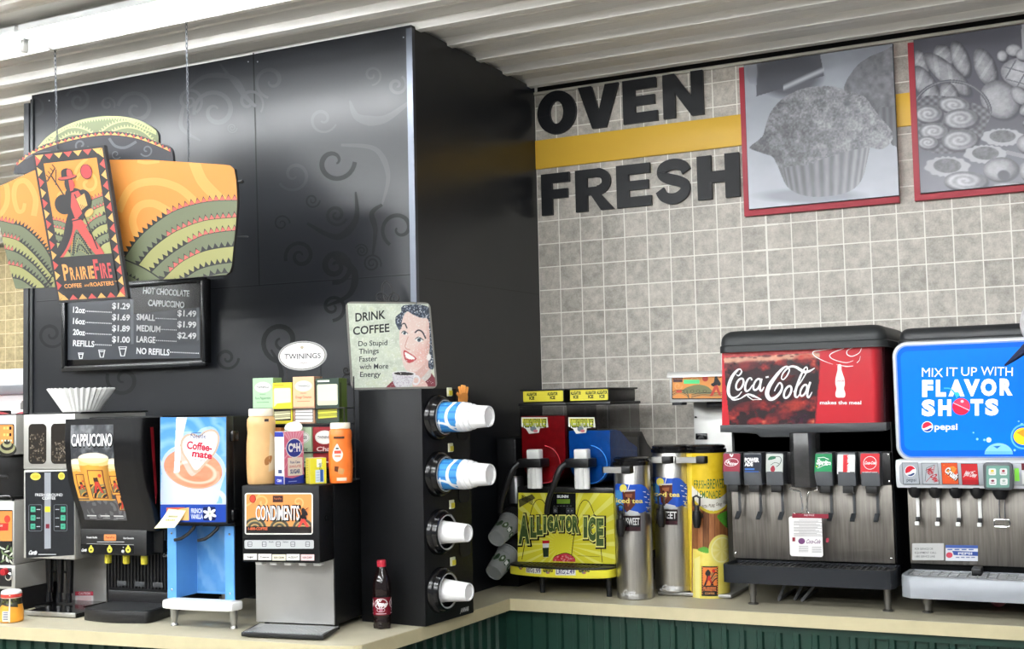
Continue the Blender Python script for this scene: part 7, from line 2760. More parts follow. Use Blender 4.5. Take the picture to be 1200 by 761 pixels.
def door_y(z):
    """depth of the bulging door front at height z"""
    return np.interp(z, [1.19, 1.225, 1.27, 1.32, 1.38, 1.44, 1.52, 1.60], [.082, .078, .064, .042, .020, .006, 0.0, .004])


zs = np.linspace(1.205, 1.604, 24)
b = MB()
b.prism([(float(door_y(z)), z - .9) for z in zs] + [(.115, .704), (.115, .305)], 'X', -.085, .215)
# rounded right corner of the door
n = 8
vs_ = []
for z in zs:
    y0_ = float(door_y(z))
    for k in range(n + 1):
        q = k / n * PI / 2
        vs_.append((.215 + .036 * math.sin(q), y0_ + min(.036, .115 - y0_) * (1 - math.cos(q)), z - .9))
    vs_.append((.251, .115, z - .9))
W_n = n + 2
fs = [(j * W_n + k, j * W_n + k + 1, (j + 1) * W_n + k + 1, (j + 1) * W_n + k) for j in range(len(zs) - 1) for k in range(W_n - 1)]
vs_ += [(.215, .115, zs[0] - .9), (.215, .115, zs[-1] - .9)]
fs += [tuple(range(W_n)) + (len(vs_) - 2,), tuple((len(zs) - 1) * W_n + k for k in range(W_n)) + (len(vs_) - 1,)]
b.add(vs_, fs)
b.build('door', mat('door_black', (11, 11, 13), .27, spec=.4), CPM, angle=28)
pbox(CPM, 'body', BLACKM, -.08, .252, .115, .50, .225, .708, .004)
pbox(CPM, 'control_box', BLACK, -.084, .212, .076, .20, .218, .308, .004)
MB().prism([(.2516, .350 + .31), (.2516, .69), (.2516, .69), (.2516, .35)], 'Z', 0, .001) if False else None
b = MB()
b.prism([(.05, .67), (.066, .67), (.085, .44), (.078, .40)], 'X', .2505, .2518)
b.build('red_side_stripe', DRED, CPM)
for z_ in (.655, .24 + .06):
    hg = MB().box(.250, .268, .118, .16, z_ - .028, z_ + .004, .003).cyl((.262, .116, z_ - .03), (.262, .116, z_ + .006), .006, seg=10)
    hg.build('hinge', BLACKG, CPM)
# picture on the curved door
SHX = lambda y: np.interp(y, [250, 320, 380, 460, 550], [0, 4, 13, 34, 60])


def cap_fn(X, Y):
    g = np.zeros(X.shape + (3,)) + np.array((58., 60., 64.))
    n1 = fbm(X / 30, Y / 45, 4)
    st = np.abs(np.sin(X / 22 + n1 * 6 + Y / 60))
    g = put(g, np.clip((n1 - .42) * 3, 0, 1) * (Y < 260) * .7, (150, 152, 156))
    g = put(g, np.clip(1 - st * 6, 0, 1) * .5, (104, 106, 110))

    def cup(cx, w0, w1, y0, y1, dim=1.):
        nonlocal g
        wd = w0 + (w1 - w0) * (Y - y0) / (y1 - y0)
        x_ = (X - cx) / wd
        m_ = (np.abs(x_) < 1) & (Y > y0) & (Y < y1)
        sh = 1 - .25 * x_ ** 2 - .12 * x_
        g = put(g, m_, np.stack([236 * sh * dim, 168 * sh * dim, 66 * sh * dim], -1))
        fo = edist(X, Y, cx, y0, w0, 26)
        g = put(g, soft(fo, .06), (240 * dim, 226 * dim, 206 * dim))
        fo2 = edist(X, Y, cx, y0 - 2, w0 * .8, 17)
        g = put(g, soft(fo2, .1), (246 * dim, 238 * dim, 226 * dim))
        up = m_ & (Y < y0 + 30 + 12 * n1)
        g = put(g, up * .7, (244 * dim, 214 * dim, 150 * dim))
    cup(80, 40, 32, 268, 440, .95)
    cup(258, 38, 30, 268, 420, .95)
    cup(164, 74, 56, 240, 452)
    for x0_, x1_, y0_, y1_ in [(126, 204, 298, 440), (68, 108, 318, 432), (232, 275, 326, 410), (240, 300, 418, 500)]:
        inn = (X > x0_) & (X < x1_) & (Y > y0_) & (Y < y1_)
        bd = inn & ((X < x0_ + 4) | (X > x1_ - 4) | (Y < y0_ + 4) | (Y > y1_ - 4))
        if y0_ == 418:
            g = put(g, inn, (222, 146, 70))
        arc_ = np.sin(np.hypot(X - x1_, (Y - y1_ - 10)) / 6)
        g = put(g, inn & (Y > (y0_ + y1_) / 2) & (arc_ > .1), (120, 122, 84))
        g = put(g, inn & (Y > (y0_ + y1_) / 2) & (arc_ < -.55), (50, 42, 34))
        g = put(g, bd, (96, 40, 30))
        mx, my, sc = (x0_ + x1_) / 2, (y0_ + y1_) / 2, (x1_ - x0_) / 80
        g = put(g, inpoly(X, Y, [(mx - 14 * sc, my - 34 * sc), (mx + 8 * sc, my - 36 * sc), (mx + 14 * sc, my), (mx + 26 * sc, my + 44 * sc), (mx + 10 * sc, my + 44 * sc), (mx, my + 14 * sc), (mx - 16 * sc, my + 44 * sc), (mx - 30 * sc, my + 44 * sc), (mx - 12 * sc, my)]), (60, 34, 28))
        g = put(g, inpoly(X, Y, [(mx - 8 * sc, my - 14 * sc), (mx + 8 * sc, my - 14 * sc), (mx + 22 * sc, my + 44 * sc), (mx + 12 * sc, my + 44 * sc), (mx, my + 8 * sc), (mx - 16 * sc, my + 44 * sc), (mx - 24 * sc, my + 44 * sc)]), (204, 64, 46))
        g = put(g, edist(X, Y, mx + 20 * sc, my - 44 * sc, 9 * sc, 9 * sc) < 0, (196, 60, 40))
    low_ = Y > 446
    gg = fbm(X / 24, Y / 24, 4)
    r_ = np.sin(np.hypot(X - 120, Y - 500) / 7) * np.sin(np.hypot(X - 210, Y - 480) / 8)
    g = put(g, low_ & ~((X > 240) & (X < 300) & (Y < 500)), np.stack([62 + 30 * (r_ > .3) + 10 * gg, 62 + 30 * (r_ > .3) + 10 * gg, 66 + 30 * (r_ > .3) + 10 * gg], -1))
    g = put(g, (np.abs(Y - 448 + (X - 80) * .02) < 3) & (X < 235), (200, 150, 70))
    return g


a = Art(lambda P: np.stack([-.060 + (P[:, 0] - 55) / 210 * .191, 1.584 - (P[:, 1] - 76) / 474 * .344], -1))
a.grid(55, 78, 265, 548, 110, 240, cap_fn)
a.text('CAPPUCCINO', 162, 186, 66, (16, 16, 18), w=206, bold=.03)
a.text('CAPPUCCINO', 160, 180, 60, (240, 240, 240), w=200, bold=.01)
for k in range(3):
    a.rect(72 + k * 66, 524, 118 + k * 66, 530, (206, 206, 206))
    a.rect(82 + k * 66, 536, 118 + k * 66, 539, (160, 160, 160))
a.build('door_picture', lambda u, v, d: np.stack([u, door_y(v) - d, v - .9], -1), CPM, GLOSS, cuts=[(1, list(range(80, 550, 12)))])
a = Art(vfront(CPO, CPT, .0755), (70, 480, 4.23))
a.rrect(105, 668, 368, 716, 4, (10, 10, 11))
a.text('French Vanilla', 160, 639, 9, (220, 220, 220), w=52, bold=.03)
a.text('Hot Chocolate', 342, 643, 9, (220, 220, 220), w=52, bold=.03)
a.rrect(220, 620, 280, 651, 4, (222, 140, 84))
a.text('PrairieFire', 250, 640, 12, (120, 50, 30), w=44)
a.rect(185, 656, 320, 659, (206, 206, 206))
a.stroke([(134, 666), (368, 672)], 2, (180, 180, 180))
a.text('Curtis', 120, 704, 14, (235, 235, 235), w=26, shear=.3, bold=.03)
for x_ in (156, 248, 340):
    a.ell(x_, 696, 13, 16, (214, 204, 80), n=18)
    a.ell(x_, 680, 5, 7, (214, 204, 80), n=10)
    a.ell(x_, 697, 5, 5, (90, 84, 30), n=10)
a.ell(314, 704, 8, 8, (190, 190, 190), n=12)
a.ell(316, 684, 3, 3, (190, 190, 190), n=8)
a.build('control_print', front(.0755, .9), CPM, GLOSS)
for k, x_ in enumerate((.0, .082, .162)):
    MB().lathe([(.011, .182), (.0125, .186), (.0125, .222)], (x_, .125, 0), seg=18).build('nozzle', YELLOWB, CPM)
# ribbed splash back, sill and bowed tray
b = MB()
b.box(-.07, .215, .205, .49, .0004, .225)
for k in range(19):
    b.box(-.066 + .0150 * k, -.059 + .0150 * k, .199, .206, .075, .215, .001, 1)
b.build('splash_back', BLACK, CPM)
b = MB()
b.prism([(-.02, .150), (.245, .150), (.225, .205), (-.06, .205)], 'Z', .04, .082, .003)
b.build('sill', BLACK, CPM)
for x_ in (.0, .082, .162):
    st_ = MB()
    st_.box(x_ - .022, x_ + .022, .196, .199, .09, .108, .001)
    st_.build('vent_plate', mat('vent_grey', (60, 62, 64), .4), CPM)
tpl = smooth([(-.004, .03), (.0, .004), (.03, -.012), (.14, -.026), (.25, -.008), (.276, .004), (.282, .03)], 4) + [(.26, .17), (-.012, .17)]
b = MB()
b.prism(tpl, 'Z', .0004, .041, .003)
b.build('drip_tray', BLACK, CPM)
b = MB()
tin = [(.138 + (x_ - .138) * .93, .07 + (y_ - .07) * .9) for x_, y_ in tpl]
b.prism(tin, 'Z', .041, .0425)
for k in range(30):
    b.box(-.03 + .0095 * k, -.026 + .0095 * k, .155, .16, .0425, .0445)
b.build('tray_grille', mat('grille_black', (34, 35, 37), .4), CPM)
a = Art(lambda P: P)
a.T = lambda P: np.stack([P[:, 0] / 1000, (30 - P[:, 1]) / 1000], -1)
a.text('Curtis', 20, 20, 12, (220, 220, 220), w=30, shear=.3, bold=.03)
a.build('maker_mark', lambda u, v, d: np.stack([.178 + u, .1985 - d, .19 + v], -1), CPM)

# ================================================================== GRINDER BREWER
GRO, GRT = (-1.2847, -1.64), 5.0
GR = thing('coffee_brewer', 'steel coffee brewer with twin bean windows and a black button panel', 'coffee brewer', GRO + (.9,), GRT)
WST = mat('bright_steel_face', (182, 181, 176), .4, .55, noise=.05, nscale=10)
GX, GY = -.056, .06
pbox(GR, 'bean_hopper', WST, GX - .035, GX + .205, GY, .46, .521, .7235, .005)
pbox(GR, 'hopper_cover', BLACK, GX - .036, GX + .206, GY + .03, .47, .7235, .729, .001)
pbox(GR, 'control_case', WST, GX - .033, GX + .205, GY, .46, .197, .520, .004)
b = MB()
for x0_, x1_ in ((-.008, .074), (.097, .180)):
    b.prism(rrectp(x0_ + GX, .542, x1_ + GX, .689, .018, 6), 'Y', GY - .002, GY + .004)
b.build('bean_window', mat('bean_window_tint', (38, 34, 30), .15), GR)
rr_ = random.Random(8)
for x0_, x1_, top_ in ((-.004, .070, .652), (.101, .176, .625)):
    a = Art(lambda P: P)
    for k in range(90):
        x_ = GX + rr_.uniform(x0_ + .004, x1_ - .004)
        z_ = rr_.uniform(.552, top_)
        c_ = rr_.choice([(70, 60, 50), (104, 94, 82), (52, 44, 36), (136, 126, 112)])
        a.ell(x_, z_, .0042, .0028, c_, rr_.uniform(0, 180), n=8, keep=k > 0)
    a.build('coffee_beans', front(GY - .002), GR, GLOSS)
Tg = vfront(GRO, GRT, GY - .0005)
a = Art(Tg, (0, 430, 2.3))
pn = [(68, 287), (196, 287), (196, 510), (72, 514)]
a.poly([(68, 285), (200, 280), (200, 508), (70, 516)], (30, 32, 36))
a.poly([(120, 286), (137, 285), (137, 490), (120, 491)], (150, 153, 160))
a.ell(96, 296, 14, 10, (222, 208, 90))
a.ell(96, 296, 10, 6, (196, 180, 60))
a.ell(166, 295, 9, 10, (222, 208, 90))
a.ell(166, 295, 6, 6, (196, 180, 60))
a.text('FRESH GROUND', 132, 349, 7.5, (232, 232, 232), w=74, bold=.005)
a.text('COFFEE', 132, 358, 7.5, (232, 232, 232), w=36, bold=.005)
for x0_, x1_ in ((78, 113), (146, 181)):
    a.stroke(rrectp(x0_, 372, x1_, 443, 4), 1.6, (96, 98, 104), True)
for k in range(3):
    for x_ in (89, 170):
        a.rrect(x_ - 6, 377 + k * 23, x_ + 7, 392 + k * 23, 2, (70, 160, 130))
        a.rect(x_ - 3, 383 + k * 23, x_ + 3, 385 + k * 23, (40, 100, 80))
    a.rect(99, 384 + k * 23, 109, 386 + k * 23, (190, 190, 190))
    a.rect(150, 384 + k * 23, 160, 386 + k * 23, (190, 190, 190))
a.rrect(122, 377, 136, 392, 2, (230, 214, 60))
a.rect(124, 424, 134, 436, (110, 30, 44))
a.text('Curtis', 88, 506, 11, (235, 235, 235), w=22, shear=.35, bold=.04)
a.rect(104, 505, 152, 507, (210, 210, 210))
a.build('button_panel', front(GY - .0005, .9), GR, GLOSS)
pbox(GR, 'column', BLACK, GX - .033, .12, .27, .46, .018, .197)
b = MB()
b.box(-.115, .120, .262, .268, .012, .19)
b.build('splash_plate', STEELH, GR)
a = Art(vfront(GRO, GRT, .2615), (20, 640, 8.01))
a.rect(545, 430, 716, 530, (226, 222, 222))
a.rect(545, 428, 716, 468, (176, 50, 70))
a.text('CAUTION', 632, 458, 22, (236, 200, 206), w=110, bold=.04)
for k in range(5):
    a.rect(566, 480 + k * 9, 700, 483 + k * 9, (200, 120, 130))
a.build('caution_sticker', front(.2615, .9), GR)
b = MB()
b.box(-.03, .206, .0, .13, .0004 + .004, .012)
b.box(-.10, .118, .13, .46, .0044, .012)
b.box(-.02, .2, .01, .125, .0004, .006)
b.box(-.09, .11, .125, .44, .0004, .006)
b.build('base_plate', BLACK, GR)
pbox(GR, 'base_front', STEELH, -.03, .206, -.003, .003, .004, .019, .001)
pbox(GR, 'base_deck', mat('black_glass_deck', (20, 20, 22), .12), -.03, .205, .003, .13, .012, .0155)
pbox(GR, 'base_deck', mat('black_glass_deck', (20, 20, 22), .12), -.10, .118, .13, .262, .012, .0155)
for x_ in (-.075, -.025, .02):
    b = MB()
    b.cyl((x_, .18, .055), (x_, .18, .197), .012, .016, 14)
    b.cyl((x_, .175, .022), (x_, .175, .056), .014, .010, 14)
    b.build('spigot', BLACKG, GR)
for z_ in (.12, .165):
    MB().tube([(-.108, .262, z_), (-.108, .238, z_ + .004), (-.07, .238, z_ + .004), (-.07, .262, z_)], .004, 8).build('tray_handle', BLACK, GR)
# paper coffee filters stacked on top
FL = thing('coffee_filters', 'stack of fluted white paper coffee filters on top of the steel coffee brewer', 'coffee filters', (-1.19, -1.49, 1.629))
for kk in range(3):
    n, rows = 132, 8
    vs_, fs = [], []
    for j in range(rows + 1):
        t_ = j / rows
        for i in range(n):
            q = 2 * PI * i / n
            amp = .0025 + .0045 * t_
            r_ = .063 + .052 * t_ + amp * math.sin(q * 33) - .002 * kk
            vs_.append((r_ * math.cos(q), r_ * math.sin(q), .0004 + .0015 * kk + .084 * t_ + .002 * t_ * math.sin(q * 33)))
    for j in range(rows):
        for i in range(n):
            fs.append((j * n + i, j * n + (i + 1) % n, (j + 1) * n + (i + 1) % n, (j + 1) * n + i))
    fs.append(tuple(range(n))[::-1])
    MB().add(vs_, fs).build('paper_filter', mat('filter_paper', (236, 236, 234), .7), FL, recalc=False, angle=80)

# ================================================================== BREWER AT THE LEFT EDGE
FRO, FRT = (-1.349, -1.65), 5.0
FB = thing('coffee_brewer', 'steel coffee brewer with orange panels, cut off by the left edge', 'coffee brewer', FRO + (.9,), FRT)
pbox(FB, 'head', WST, -.32, -.056, .06, .45, .577, .7235, .004)
pbox(FB, 'head_cover', BLACK, -.32, -.066, .10, .45, .7235, .728)
a = Art(vfront(FRO, FRT, .0595), (0, 470, 5.43))
a.rrect(-300, 148, 90, 300, 8, (34, 30, 30))
a.rrect(-300, 154, 84, 294, 8, (236, 150, 80))
for k in range(5):
    a.ell(46, 310 - 12 * k, 60 - 10 * k, 44 - 7 * k, (40, 38, 34) if k % 2 == 0 else (150, 148, 110))
for y_ in (174, 216):
    for x_ in (22, 42):
        a.rect(x_, y_ - 8, x_ + 14, y_ + 8, (240, 196, 110))
    a.rrect(60, y_ - 10, 74, y_ + 10, 3, (40, 36, 36))
for x_ in (10, 30, 50, 66):
    a.rect(x_, 248, x_ + 10, 258, (210, 220, 200))
a.build('control_print', front(.0595, .9), FB, GLOSS)
pbox(FB, 'column', BLACKM, -.31, -.052, .24, .45, .41, .577)
MB().lathe([(.05, .405), (.085, .42), (.098, .50), (.10, .515), (.102, .52), (.102, .565), (.096, .572)], (-.165, .165, 0), seg=36).tube([(-.12, .09, .495), (-.115, .03, .497), (-.09, .015, .497), (-.065, .03, .496)], .006, 8).build('brew_basket', BLACK, FB)
MB().tube([(-.16, .06, .42), (-.09, .05, .425), (-.072, .05, .424), (-.068, .062, .408)], .005, 8).build('basket_rail', BLACKG, FB)
pbox(FB, 'server', WST, -.32, -.064, .06, .30, .172, .406, .005)
a = Art(vfront(FRO, FRT, .0595), (0, 580, 4.75))
a.rrect(-200, 85, 70, 265, 6, (34, 30, 30))
a.rect(-200, 92, 68, 258, (236, 146, 76))
a.ell(41, 136, 17, 21, (204, 66, 50))
a.poly([(-40, 160), (48, 158), (46, 200), (-40, 202)], (190, 50, 46))
a.text('HOT', 4, 178, 10, (240, 210, 190), w=24, bold=.03)
a.rect(-200, 262, 70, 390, (34, 34, 32))
for k in range(16):
    x_, y_ = (k * 23) % 70 - 4, 290 + (k * 37) % 90
    a.ell(x_, y_, 16, 5, (110, 126, 90) if k % 2 else (210, 214, 200), 30 + k * 17, n=12)
a.build('server_print', front(.0595, .9), FB, GLOSS)
pbox(FB, 'warmer_base', WST, -.32, -.058, .06, .40, .082, .170, .004)
pbox(FB, 'warmer_panel', BLACK, -.31, -.074, .057, .061, .092, .160, .002)
MB().cyl((-.10, .057, .147), (-.10, .042, .147), .014, .012, 18).build('knob', mat('red_knob', (150, 24, 34), .3), FB)
MB().lathe([(.016, .003), (.016, .006), (.011, .008), (.011, .004)], (-.084, .06, .130), 'Y', 20, cap=False).build('key_ring', CHROME, FB)
MB().box(-.32, -.064, .08, .40, .0004, .082).build('plinth', BLACK, FB)

JR = thing('creamer_jar', 'small orange creamer jar with white and red lid, at the front left of the counter', 'jar', (-1.262, -1.742, .9), 28)
MB().lathe([(.036, .0004), (.040, .003), (.0412, .02), (.040, .04), (.036, .06), (.034, .068), (.0325, .085)], seg=36).build('jar_body', mat('jar_orange', (226, 154, 50), .35, noise=.05, nscale=40), JR)
MB().lathe([(.0335, .084), (.0345, .086), (.0345, .1), (.0335, .106), (.030, .109), (0, .1095)], seg=36, cap=False).build('lid', mat('jar_lid_white', (240, 238, 236), .4), JR)
a = Art(lambda P: P / 1000)
JRR = lambda v: np.interp(v, [0, .003, .02, .04, .06, .068, .085, .0855, .102], [.036, .040, .0412, .040, .036, .034, .0325, .0348, .0348]) + .0004
a.rect(-80, 86, 80, 98, (212, 66, 56))
a.rect(-80, 62, 80, 83, (50, 50, 36))
a.poly([(-50, 46), (-26, 62), (14, 66), (40, 52), (40, 64), (-50, 64)], (50, 50, 36))
for k in range(8):
    a.ell(-30 + 9 * k, 68 + (k * 5) % 12, 5, 3, (104, 112, 50) if k % 2 else (78, 70, 40), 20 * k, n=10)
a.rect(-18, 6, 8, 42, (240, 234, 220))
for k in range(5):
    a.rect(-14, 12 + k * 6, 4, 15 + k * 6, (90, 96, 130))
a.rect(6, 2, 11, 96, (244, 236, 214))
a.poly([(-64, 4), (-44, 6), (-44, 60), (-58, 58)], (96, 66, 40))
for k in range(4):
    a.ell(-54, 12 + 12 * k, 6, 4, (230, 206, 160), n=10)
a.build('label', lambda u, v, d: np.stack([(JRR(v) + d) * np.sin(u / .042), -(JRR(v) + d) * np.cos(u / .042), v], -1), JR, GLOSS, cuts=[(0, list(range(-80, 81, 6))), (1, [3, 20, 40, 60, 68, 85])])

# ================================================================== FAR LEFT BACKGROUND
FZ = thing('freezer_case', 'white upright freezer case with grey top rail, far behind at the left edge', 'freezer', (-4.85, 1.2, 0))
pbox(FZ, 'body', mat('freezer_white', (236, 238, 238), .35), -.5, .72, 0, .7, .0005, 1.765, .01)
pbox(FZ, 'top_rail', mat('freezer_rail', (150, 154, 160), .35, .5), -.51, .73, -.03, .5, 1.765, 1.832, .006)
a = Art(lambda P: P)
a.rect(.38, 1.785, .70, 1.812, (70, 84, 120))
a.rect(.38, 1.79, .54, 1.808, (190, 198, 214))
a.build('rail_badge', front(-.031), FZ)
for x_ in (-.18, .08, .34, .60):
    MB().lathe([(.02, 1.66), (.02, 1.70), (.008, 1.72)], (x_, -.012, 0), seg=12).build('clip', mat('clip_grey', (120, 120, 116), .4), FZ)
tag(MB().box(-.25, .2, -.15, .15, 0, .12, .01).build('white_box', WHITE, None, (-4.9, 1.5, 1.8325)), 'plain white box on top of the freezer case, far behind', 'box')
RS = thing('steel_rack', 'low steel shelf rack under the red bag, far behind at the left edge', 'rack', (-4.55, .78, 0))
pbox(RS, 'shelf', STEELH, -.5, .6, -.2, .2, 1.36, 1.39)
for x_ in (-.47, .57):
    for y_ in (-.17, .17):
        MB().cyl((x_, y_, .0005), (x_, y_, 1.36), .015).build('post', STEELH, RS)
b = MB()
b.sheet(lambda i, j: (-.5 + i / 16 * 1.08, -.19 + .38 * (j / 10) ** 1, 1.3905 + .27 * max(0., min(1., math.sin(min(1, (j / 10) * 1.0) * PI) ** .35)) * (.96 + .05 * math.sin(i * 1.3) - .05 * i / 16)), 16, 10)
b.box(-.49, .57, -.18, .18, 1.3905, 1.58, .03)
bg = b.build('red_bag', mat('red_nylon', (168, 30, 52), .5, noise=.15, nscale=6), None, (-4.55, .78, 0))
tag(bg, 'soft red insulated bag with a black strap, far behind at the left edge', 'bag')
MB().box(.06, .17, -.20, .2, 1.392, 1.655, .01).build('strap', BLACK, bg)

# ================================================================== PERSON AT THE RIGHT EDGE
PN = thing('person', 'person in a pale cap with navy bill and navy sleeves, bending at the right edge', 'person', (2.36, -1.12, 0))
PQ = np.array([2.36, -1.12, 0])


def skin_mesh(name, verts, edges, m, parent, sub=2):
    me = bpy.data.meshes.new(name)
    me.from_pydata([tuple(np.array(v[:3]) - PQ) for v in verts], edges, [])
    o = bpy.data.objects.new(name, me)
    COL.objects.link(o)
    o.parent = parent
    o.modifiers.new('skin', 'SKIN')
    for i, v in enumerate(verts):
        r_ = v[3] if isinstance(v[3], tuple) else (v[3], v[3])
        me.skin_vertices[0].data[i].radius = r_
        me.skin_vertices[0].data[i].use_root = (i == 0)
    o.modifiers['skin'].use_smooth_shade = True
    s_ = o.modifiers.new('sub', 'SUBSURF')
    s_.levels = s_.render_levels = sub
    me.materials.append(m)
    return o


SKINM = mat('skin', (206, 160, 136), .5, noise=.04, nscale=20)
NAVY = mat('navy_cloth', (40, 56, 96), .8, noise=.12, nscale=40)
JEAN = mat('dark_jeans', (44, 50, 66), .85, noise=.15, nscale=60)
SHOE = mat('dark_shoe', (30, 28, 28), .5)
# one continuous figure: legs, trunk, arms, neck; cloth and skin are regions of its surface
V = [(2.45, -1.10, 1.00, (.115, .160)), (2.435, -1.10, 1.14, (.118, .158)), (2.40, -1.09, 1.30, (.128, .172)), (2.35, -1.08, 1.48, (.122, .178)), (2.305, -1.065, 1.585, (.075, .10)), (2.265, -1.05, 1.655, .056), (2.165, -1.035, 1.765, .058),
     (2.45, -1.195, .93, .098), (2.415, -1.205, .52, .070), (2.45, -1.21, .12, .052), (2.36, -1.215, .05, .042), (2.29, -1.22, .045, .036),
     (2.45, -1.005, .93, .098), (2.395, -.995, .52, .070), (2.44, -.99, .12, .052), (2.35, -.985, .05, .042), (2.28, -.98, .045, .036),
     (2.335, -.90, 1.525, .070), (2.255, -.865, 1.27, .055), (2.13, -.775, 1.265, .044), (2.095, -.725, 1.285, .030),
     (2.335, -1.245, 1.525, .070), (2.33, -1.30, 1.24, .055), (2.25, -1.225, 1.09, .044), (2.215, -1.175, 1.065, .030)]
E_ = [(0, 1), (1, 2), (2, 3), (3, 4), (4, 5), (5, 6), (0, 7), (7, 8), (8, 9), (9, 10), (10, 11), (0, 12), (12, 13), (13, 14), (14, 15), (15, 16), (3, 17), (17, 18), (18, 19), (19, 20), (3, 21), (21, 22), (22, 23), (23, 24)]
CLS = [1, 1, 1, 1, 0, 0, 2, 2, 2, 3, 3, 2, 2, 2, 3, 3, 1, 1, 1, 0, 1, 1, 1, 0]
so_ = skin_mesh('body', V, E_, SKINM, PN)
bpy.context.view_layer.update()
ev = so_.evaluated_get(bpy.context.evaluated_depsgraph_get())
me = bpy.data.meshes.new_from_object(ev)
me.name = 'body'
bpy.data.objects.remove(so_)
me.materials.clear()
for m_ in (SKINM, NAVY, JEAN, SHOE):
    me.materials.append(m_)
A0 = np.array([V[a_][:3] for a_, _ in E_]) - PQ
B0 = np.array([V[b_][:3] for _, b_ in E_]) - PQ
RR = np.array([np.mean([np.mean(V[i_][3]) for i_ in e_]) for e_ in E_])
for f in me.polygons:
    c_ = np.array(f.center)
    t_ = np.clip(((c_ - A0) * (B0 - A0)).sum(1) / ((B0 - A0) ** 2).sum(1), 0, 1)
    f.material_index = CLS[int(np.argmin(np.linalg.norm(A0 + (B0 - A0) * t_[:, None] - c_, axis=1) - RR))]
    f.use_smooth = True
bo = bpy.data.objects.new('body', me)
COL.objects.link(bo)
bo.parent = PN
# hands: palm, four fingers and a thumb
for (hx, hy, hz), (dx, dy, dz_) in [((2.09, -.712, 1.287), (-.3, .9, .05)), ((2.208, -1.165, 1.062), (-.5, .8, -.1))]:
    d_ = np.array((dx, dy, dz_)) / np.linalg.norm((dx, dy, dz_))
    s_ = np.cross(d_, (0, 0, 1))
    s_ /= np.linalg.norm(s_)
    hp_ = np.array((hx, hy, hz))
    vv = [tuple(hp_) + (.026,), tuple(hp_ + d_ * .05) + ((.014, .034),)]
    ee = [(0, 1)]
    for f in range(4):
        o_ = (f - 1.5) * .019
        L_ = (.030, .034, .032, .025)[f]
        b0 = len(vv)
        p1 = hp_ + d_ * .085 + s_ * o_
        p2 = p1 + d_ * L_ * .6 + np.array((0, 0, -.016))
        p3 = p2 + d_ * L_ * .25 + np.array((0, 0, -.024))
        vv += [tuple(p1) + (.0095,), tuple(p2) + (.0085,), tuple(p3) + (.0075,)]
        ee += [(1, b0), (b0, b0 + 1), (b0 + 1, b0 + 2)]
    b0 = len(vv)
    vv += [tuple(hp_ + d_ * .03 + s_ * .036 + np.array((0, 0, -.008))) + (.011,), tuple(hp_ + d_ * .062 + s_ * .046 + np.array((0, 0, -.022))) + (.009,)]
    ee += [(0, b0), (b0, b0 + 1)]
    skin_mesh('hand', vv, ee, SKINM, PN, 2)
# head, bowed, with cap: local head frame (forward, side, up)
tl = math.radians(42)
HF = np.array([-math.cos(tl), .08, -math.sin(tl)])
HF /= np.linalg.norm(HF)
HSd = np.array([0, 1., 0])
HU = np.cross(HF, HSd)
HU = HU if HU[2] > 0 else -HU
HC = np.array([2.123, -1.03, 1.812])
hp3 = lambda f, s_, u: tuple(HC + HF * f + HSd * s_ + HU * u - PQ)
b = MB()
rings = []
for k in range(13):
    q = -PI / 2 + PI * k / 12
    zz, rr = .115 * math.sin(q), math.cos(q)
    jaw = 1 - .22 * max(0, -math.sin(q))
    rings.append([hp3(.092 * rr * math.cos(t) * (jaw if math.cos(t) < 0 else 1) + .006, .074 * rr * math.sin(t) * jaw, zz - .02) for t in np.linspace(0, 2 * PI, 25)[:-1]])
b.add([p for r in rings for p in r], [(i * 24 + k, i * 24 + (k + 1) % 24, (i + 1) * 24 + (k + 1) % 24, (i + 1) * 24 + k) for i in range(12) for k in range(24)])
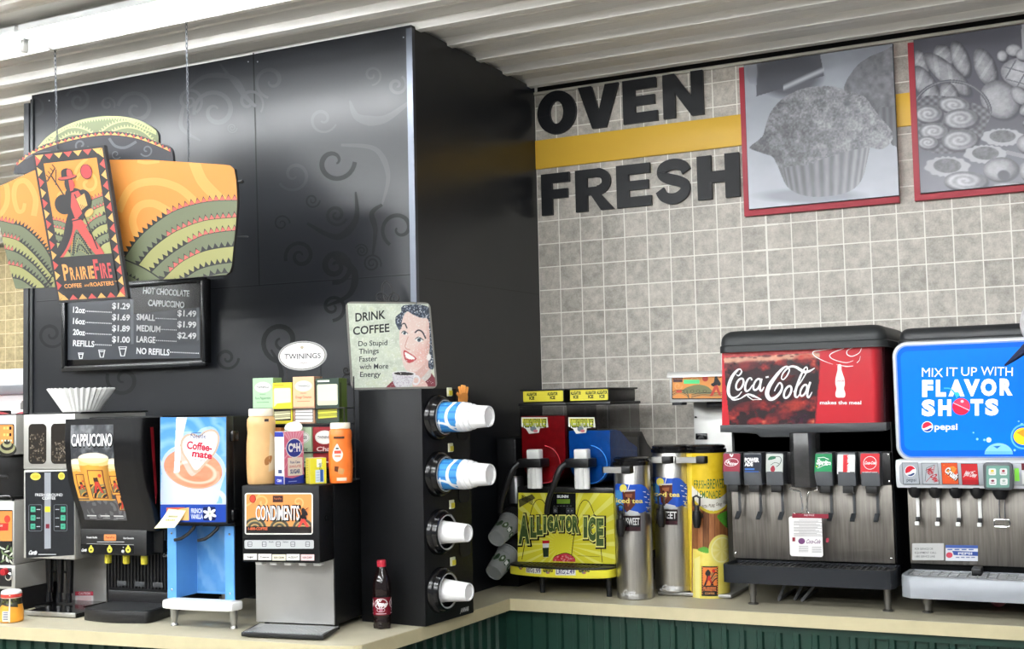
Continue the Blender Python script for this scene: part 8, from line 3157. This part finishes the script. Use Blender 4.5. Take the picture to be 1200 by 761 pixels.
b.tube([hp3(.09, 0, .0), hp3(.112, 0, -.03), hp3(.094, 0, -.042)], [.008, .014, .010], 8)
for sg in (-1, 1):
    b.tube([hp3(0, sg * .074, .02), hp3(-.012, sg * .085, .0), hp3(0, sg * .076, -.03)], [.008, .014, .008], 8)
b.tube([hp3(.088, -.022, -.066), hp3(.095, 0, -.068), hp3(.088, .022, -.066)], .005, 6)
b.build('head', SKINM, PN)
for sg in (-1, 1):
    MB().tube([hp3(.082, sg * .03 - .008, .004), hp3(.087, sg * .03, .006), hp3(.082, sg * .03 + .008, .004)], .005, 6).build('eye', WHITE, PN)
b = MB()
rings = []
for k in range(9):
    q = PI / 2 * k / 8
    rr, zz = math.cos(q), math.sin(q)
    rings.append([hp3(.100 * rr * math.cos(t), .083 * rr * math.sin(t), .028 + .085 * zz) for t in np.linspace(0, 2 * PI, 29)[:-1]])
b.add([p for r in rings for p in r], [(i * 28 + k, i * 28 + (k + 1) % 28, (i + 1) * 28 + (k + 1) % 28, (i + 1) * 28 + k) for i in range(8) for k in range(28)])
b.build('cap_crown', mat('pale_cap_cloth', (206, 204, 204), .8, noise=.25, nscale=60), PN)
b = MB()
top_, bot_ = [], []
NB = 14
for j in range(6):
    for i in range(NB + 1):
        t = -1.15 + 2.3 * i / NB
        ext = .095 * math.cos(t * .9) * j / 5
        p = (.098 * math.cos(t) + ext, .083 * math.sin(t) * (1 - .05 * j / 5), .030 - .018 * (math.sin(t)) ** 2 - .008 * j / 5)
        top_.append(hp3(p[0], p[1], p[2] + .003))
        bot_.append(hp3(p[0], p[1], p[2] - .001))
nn = (NB + 1)
fq = [(j * nn + i, j * nn + i + 1, (j + 1) * nn + i + 1, (j + 1) * nn + i) for j in range(5) for i in range(NB)]
b.add(top_, fq)
b.add(bot_, [f[::-1] for f in fq])
b.add([top_[5 * nn + i] for i in range(nn)] + [bot_[5 * nn + i] for i in range(nn)], [(i, i + 1, nn + i + 1, nn + i) for i in range(NB)])
b.build('cap_bill', mat('navy_bill', (34, 42, 74), .7), PN)
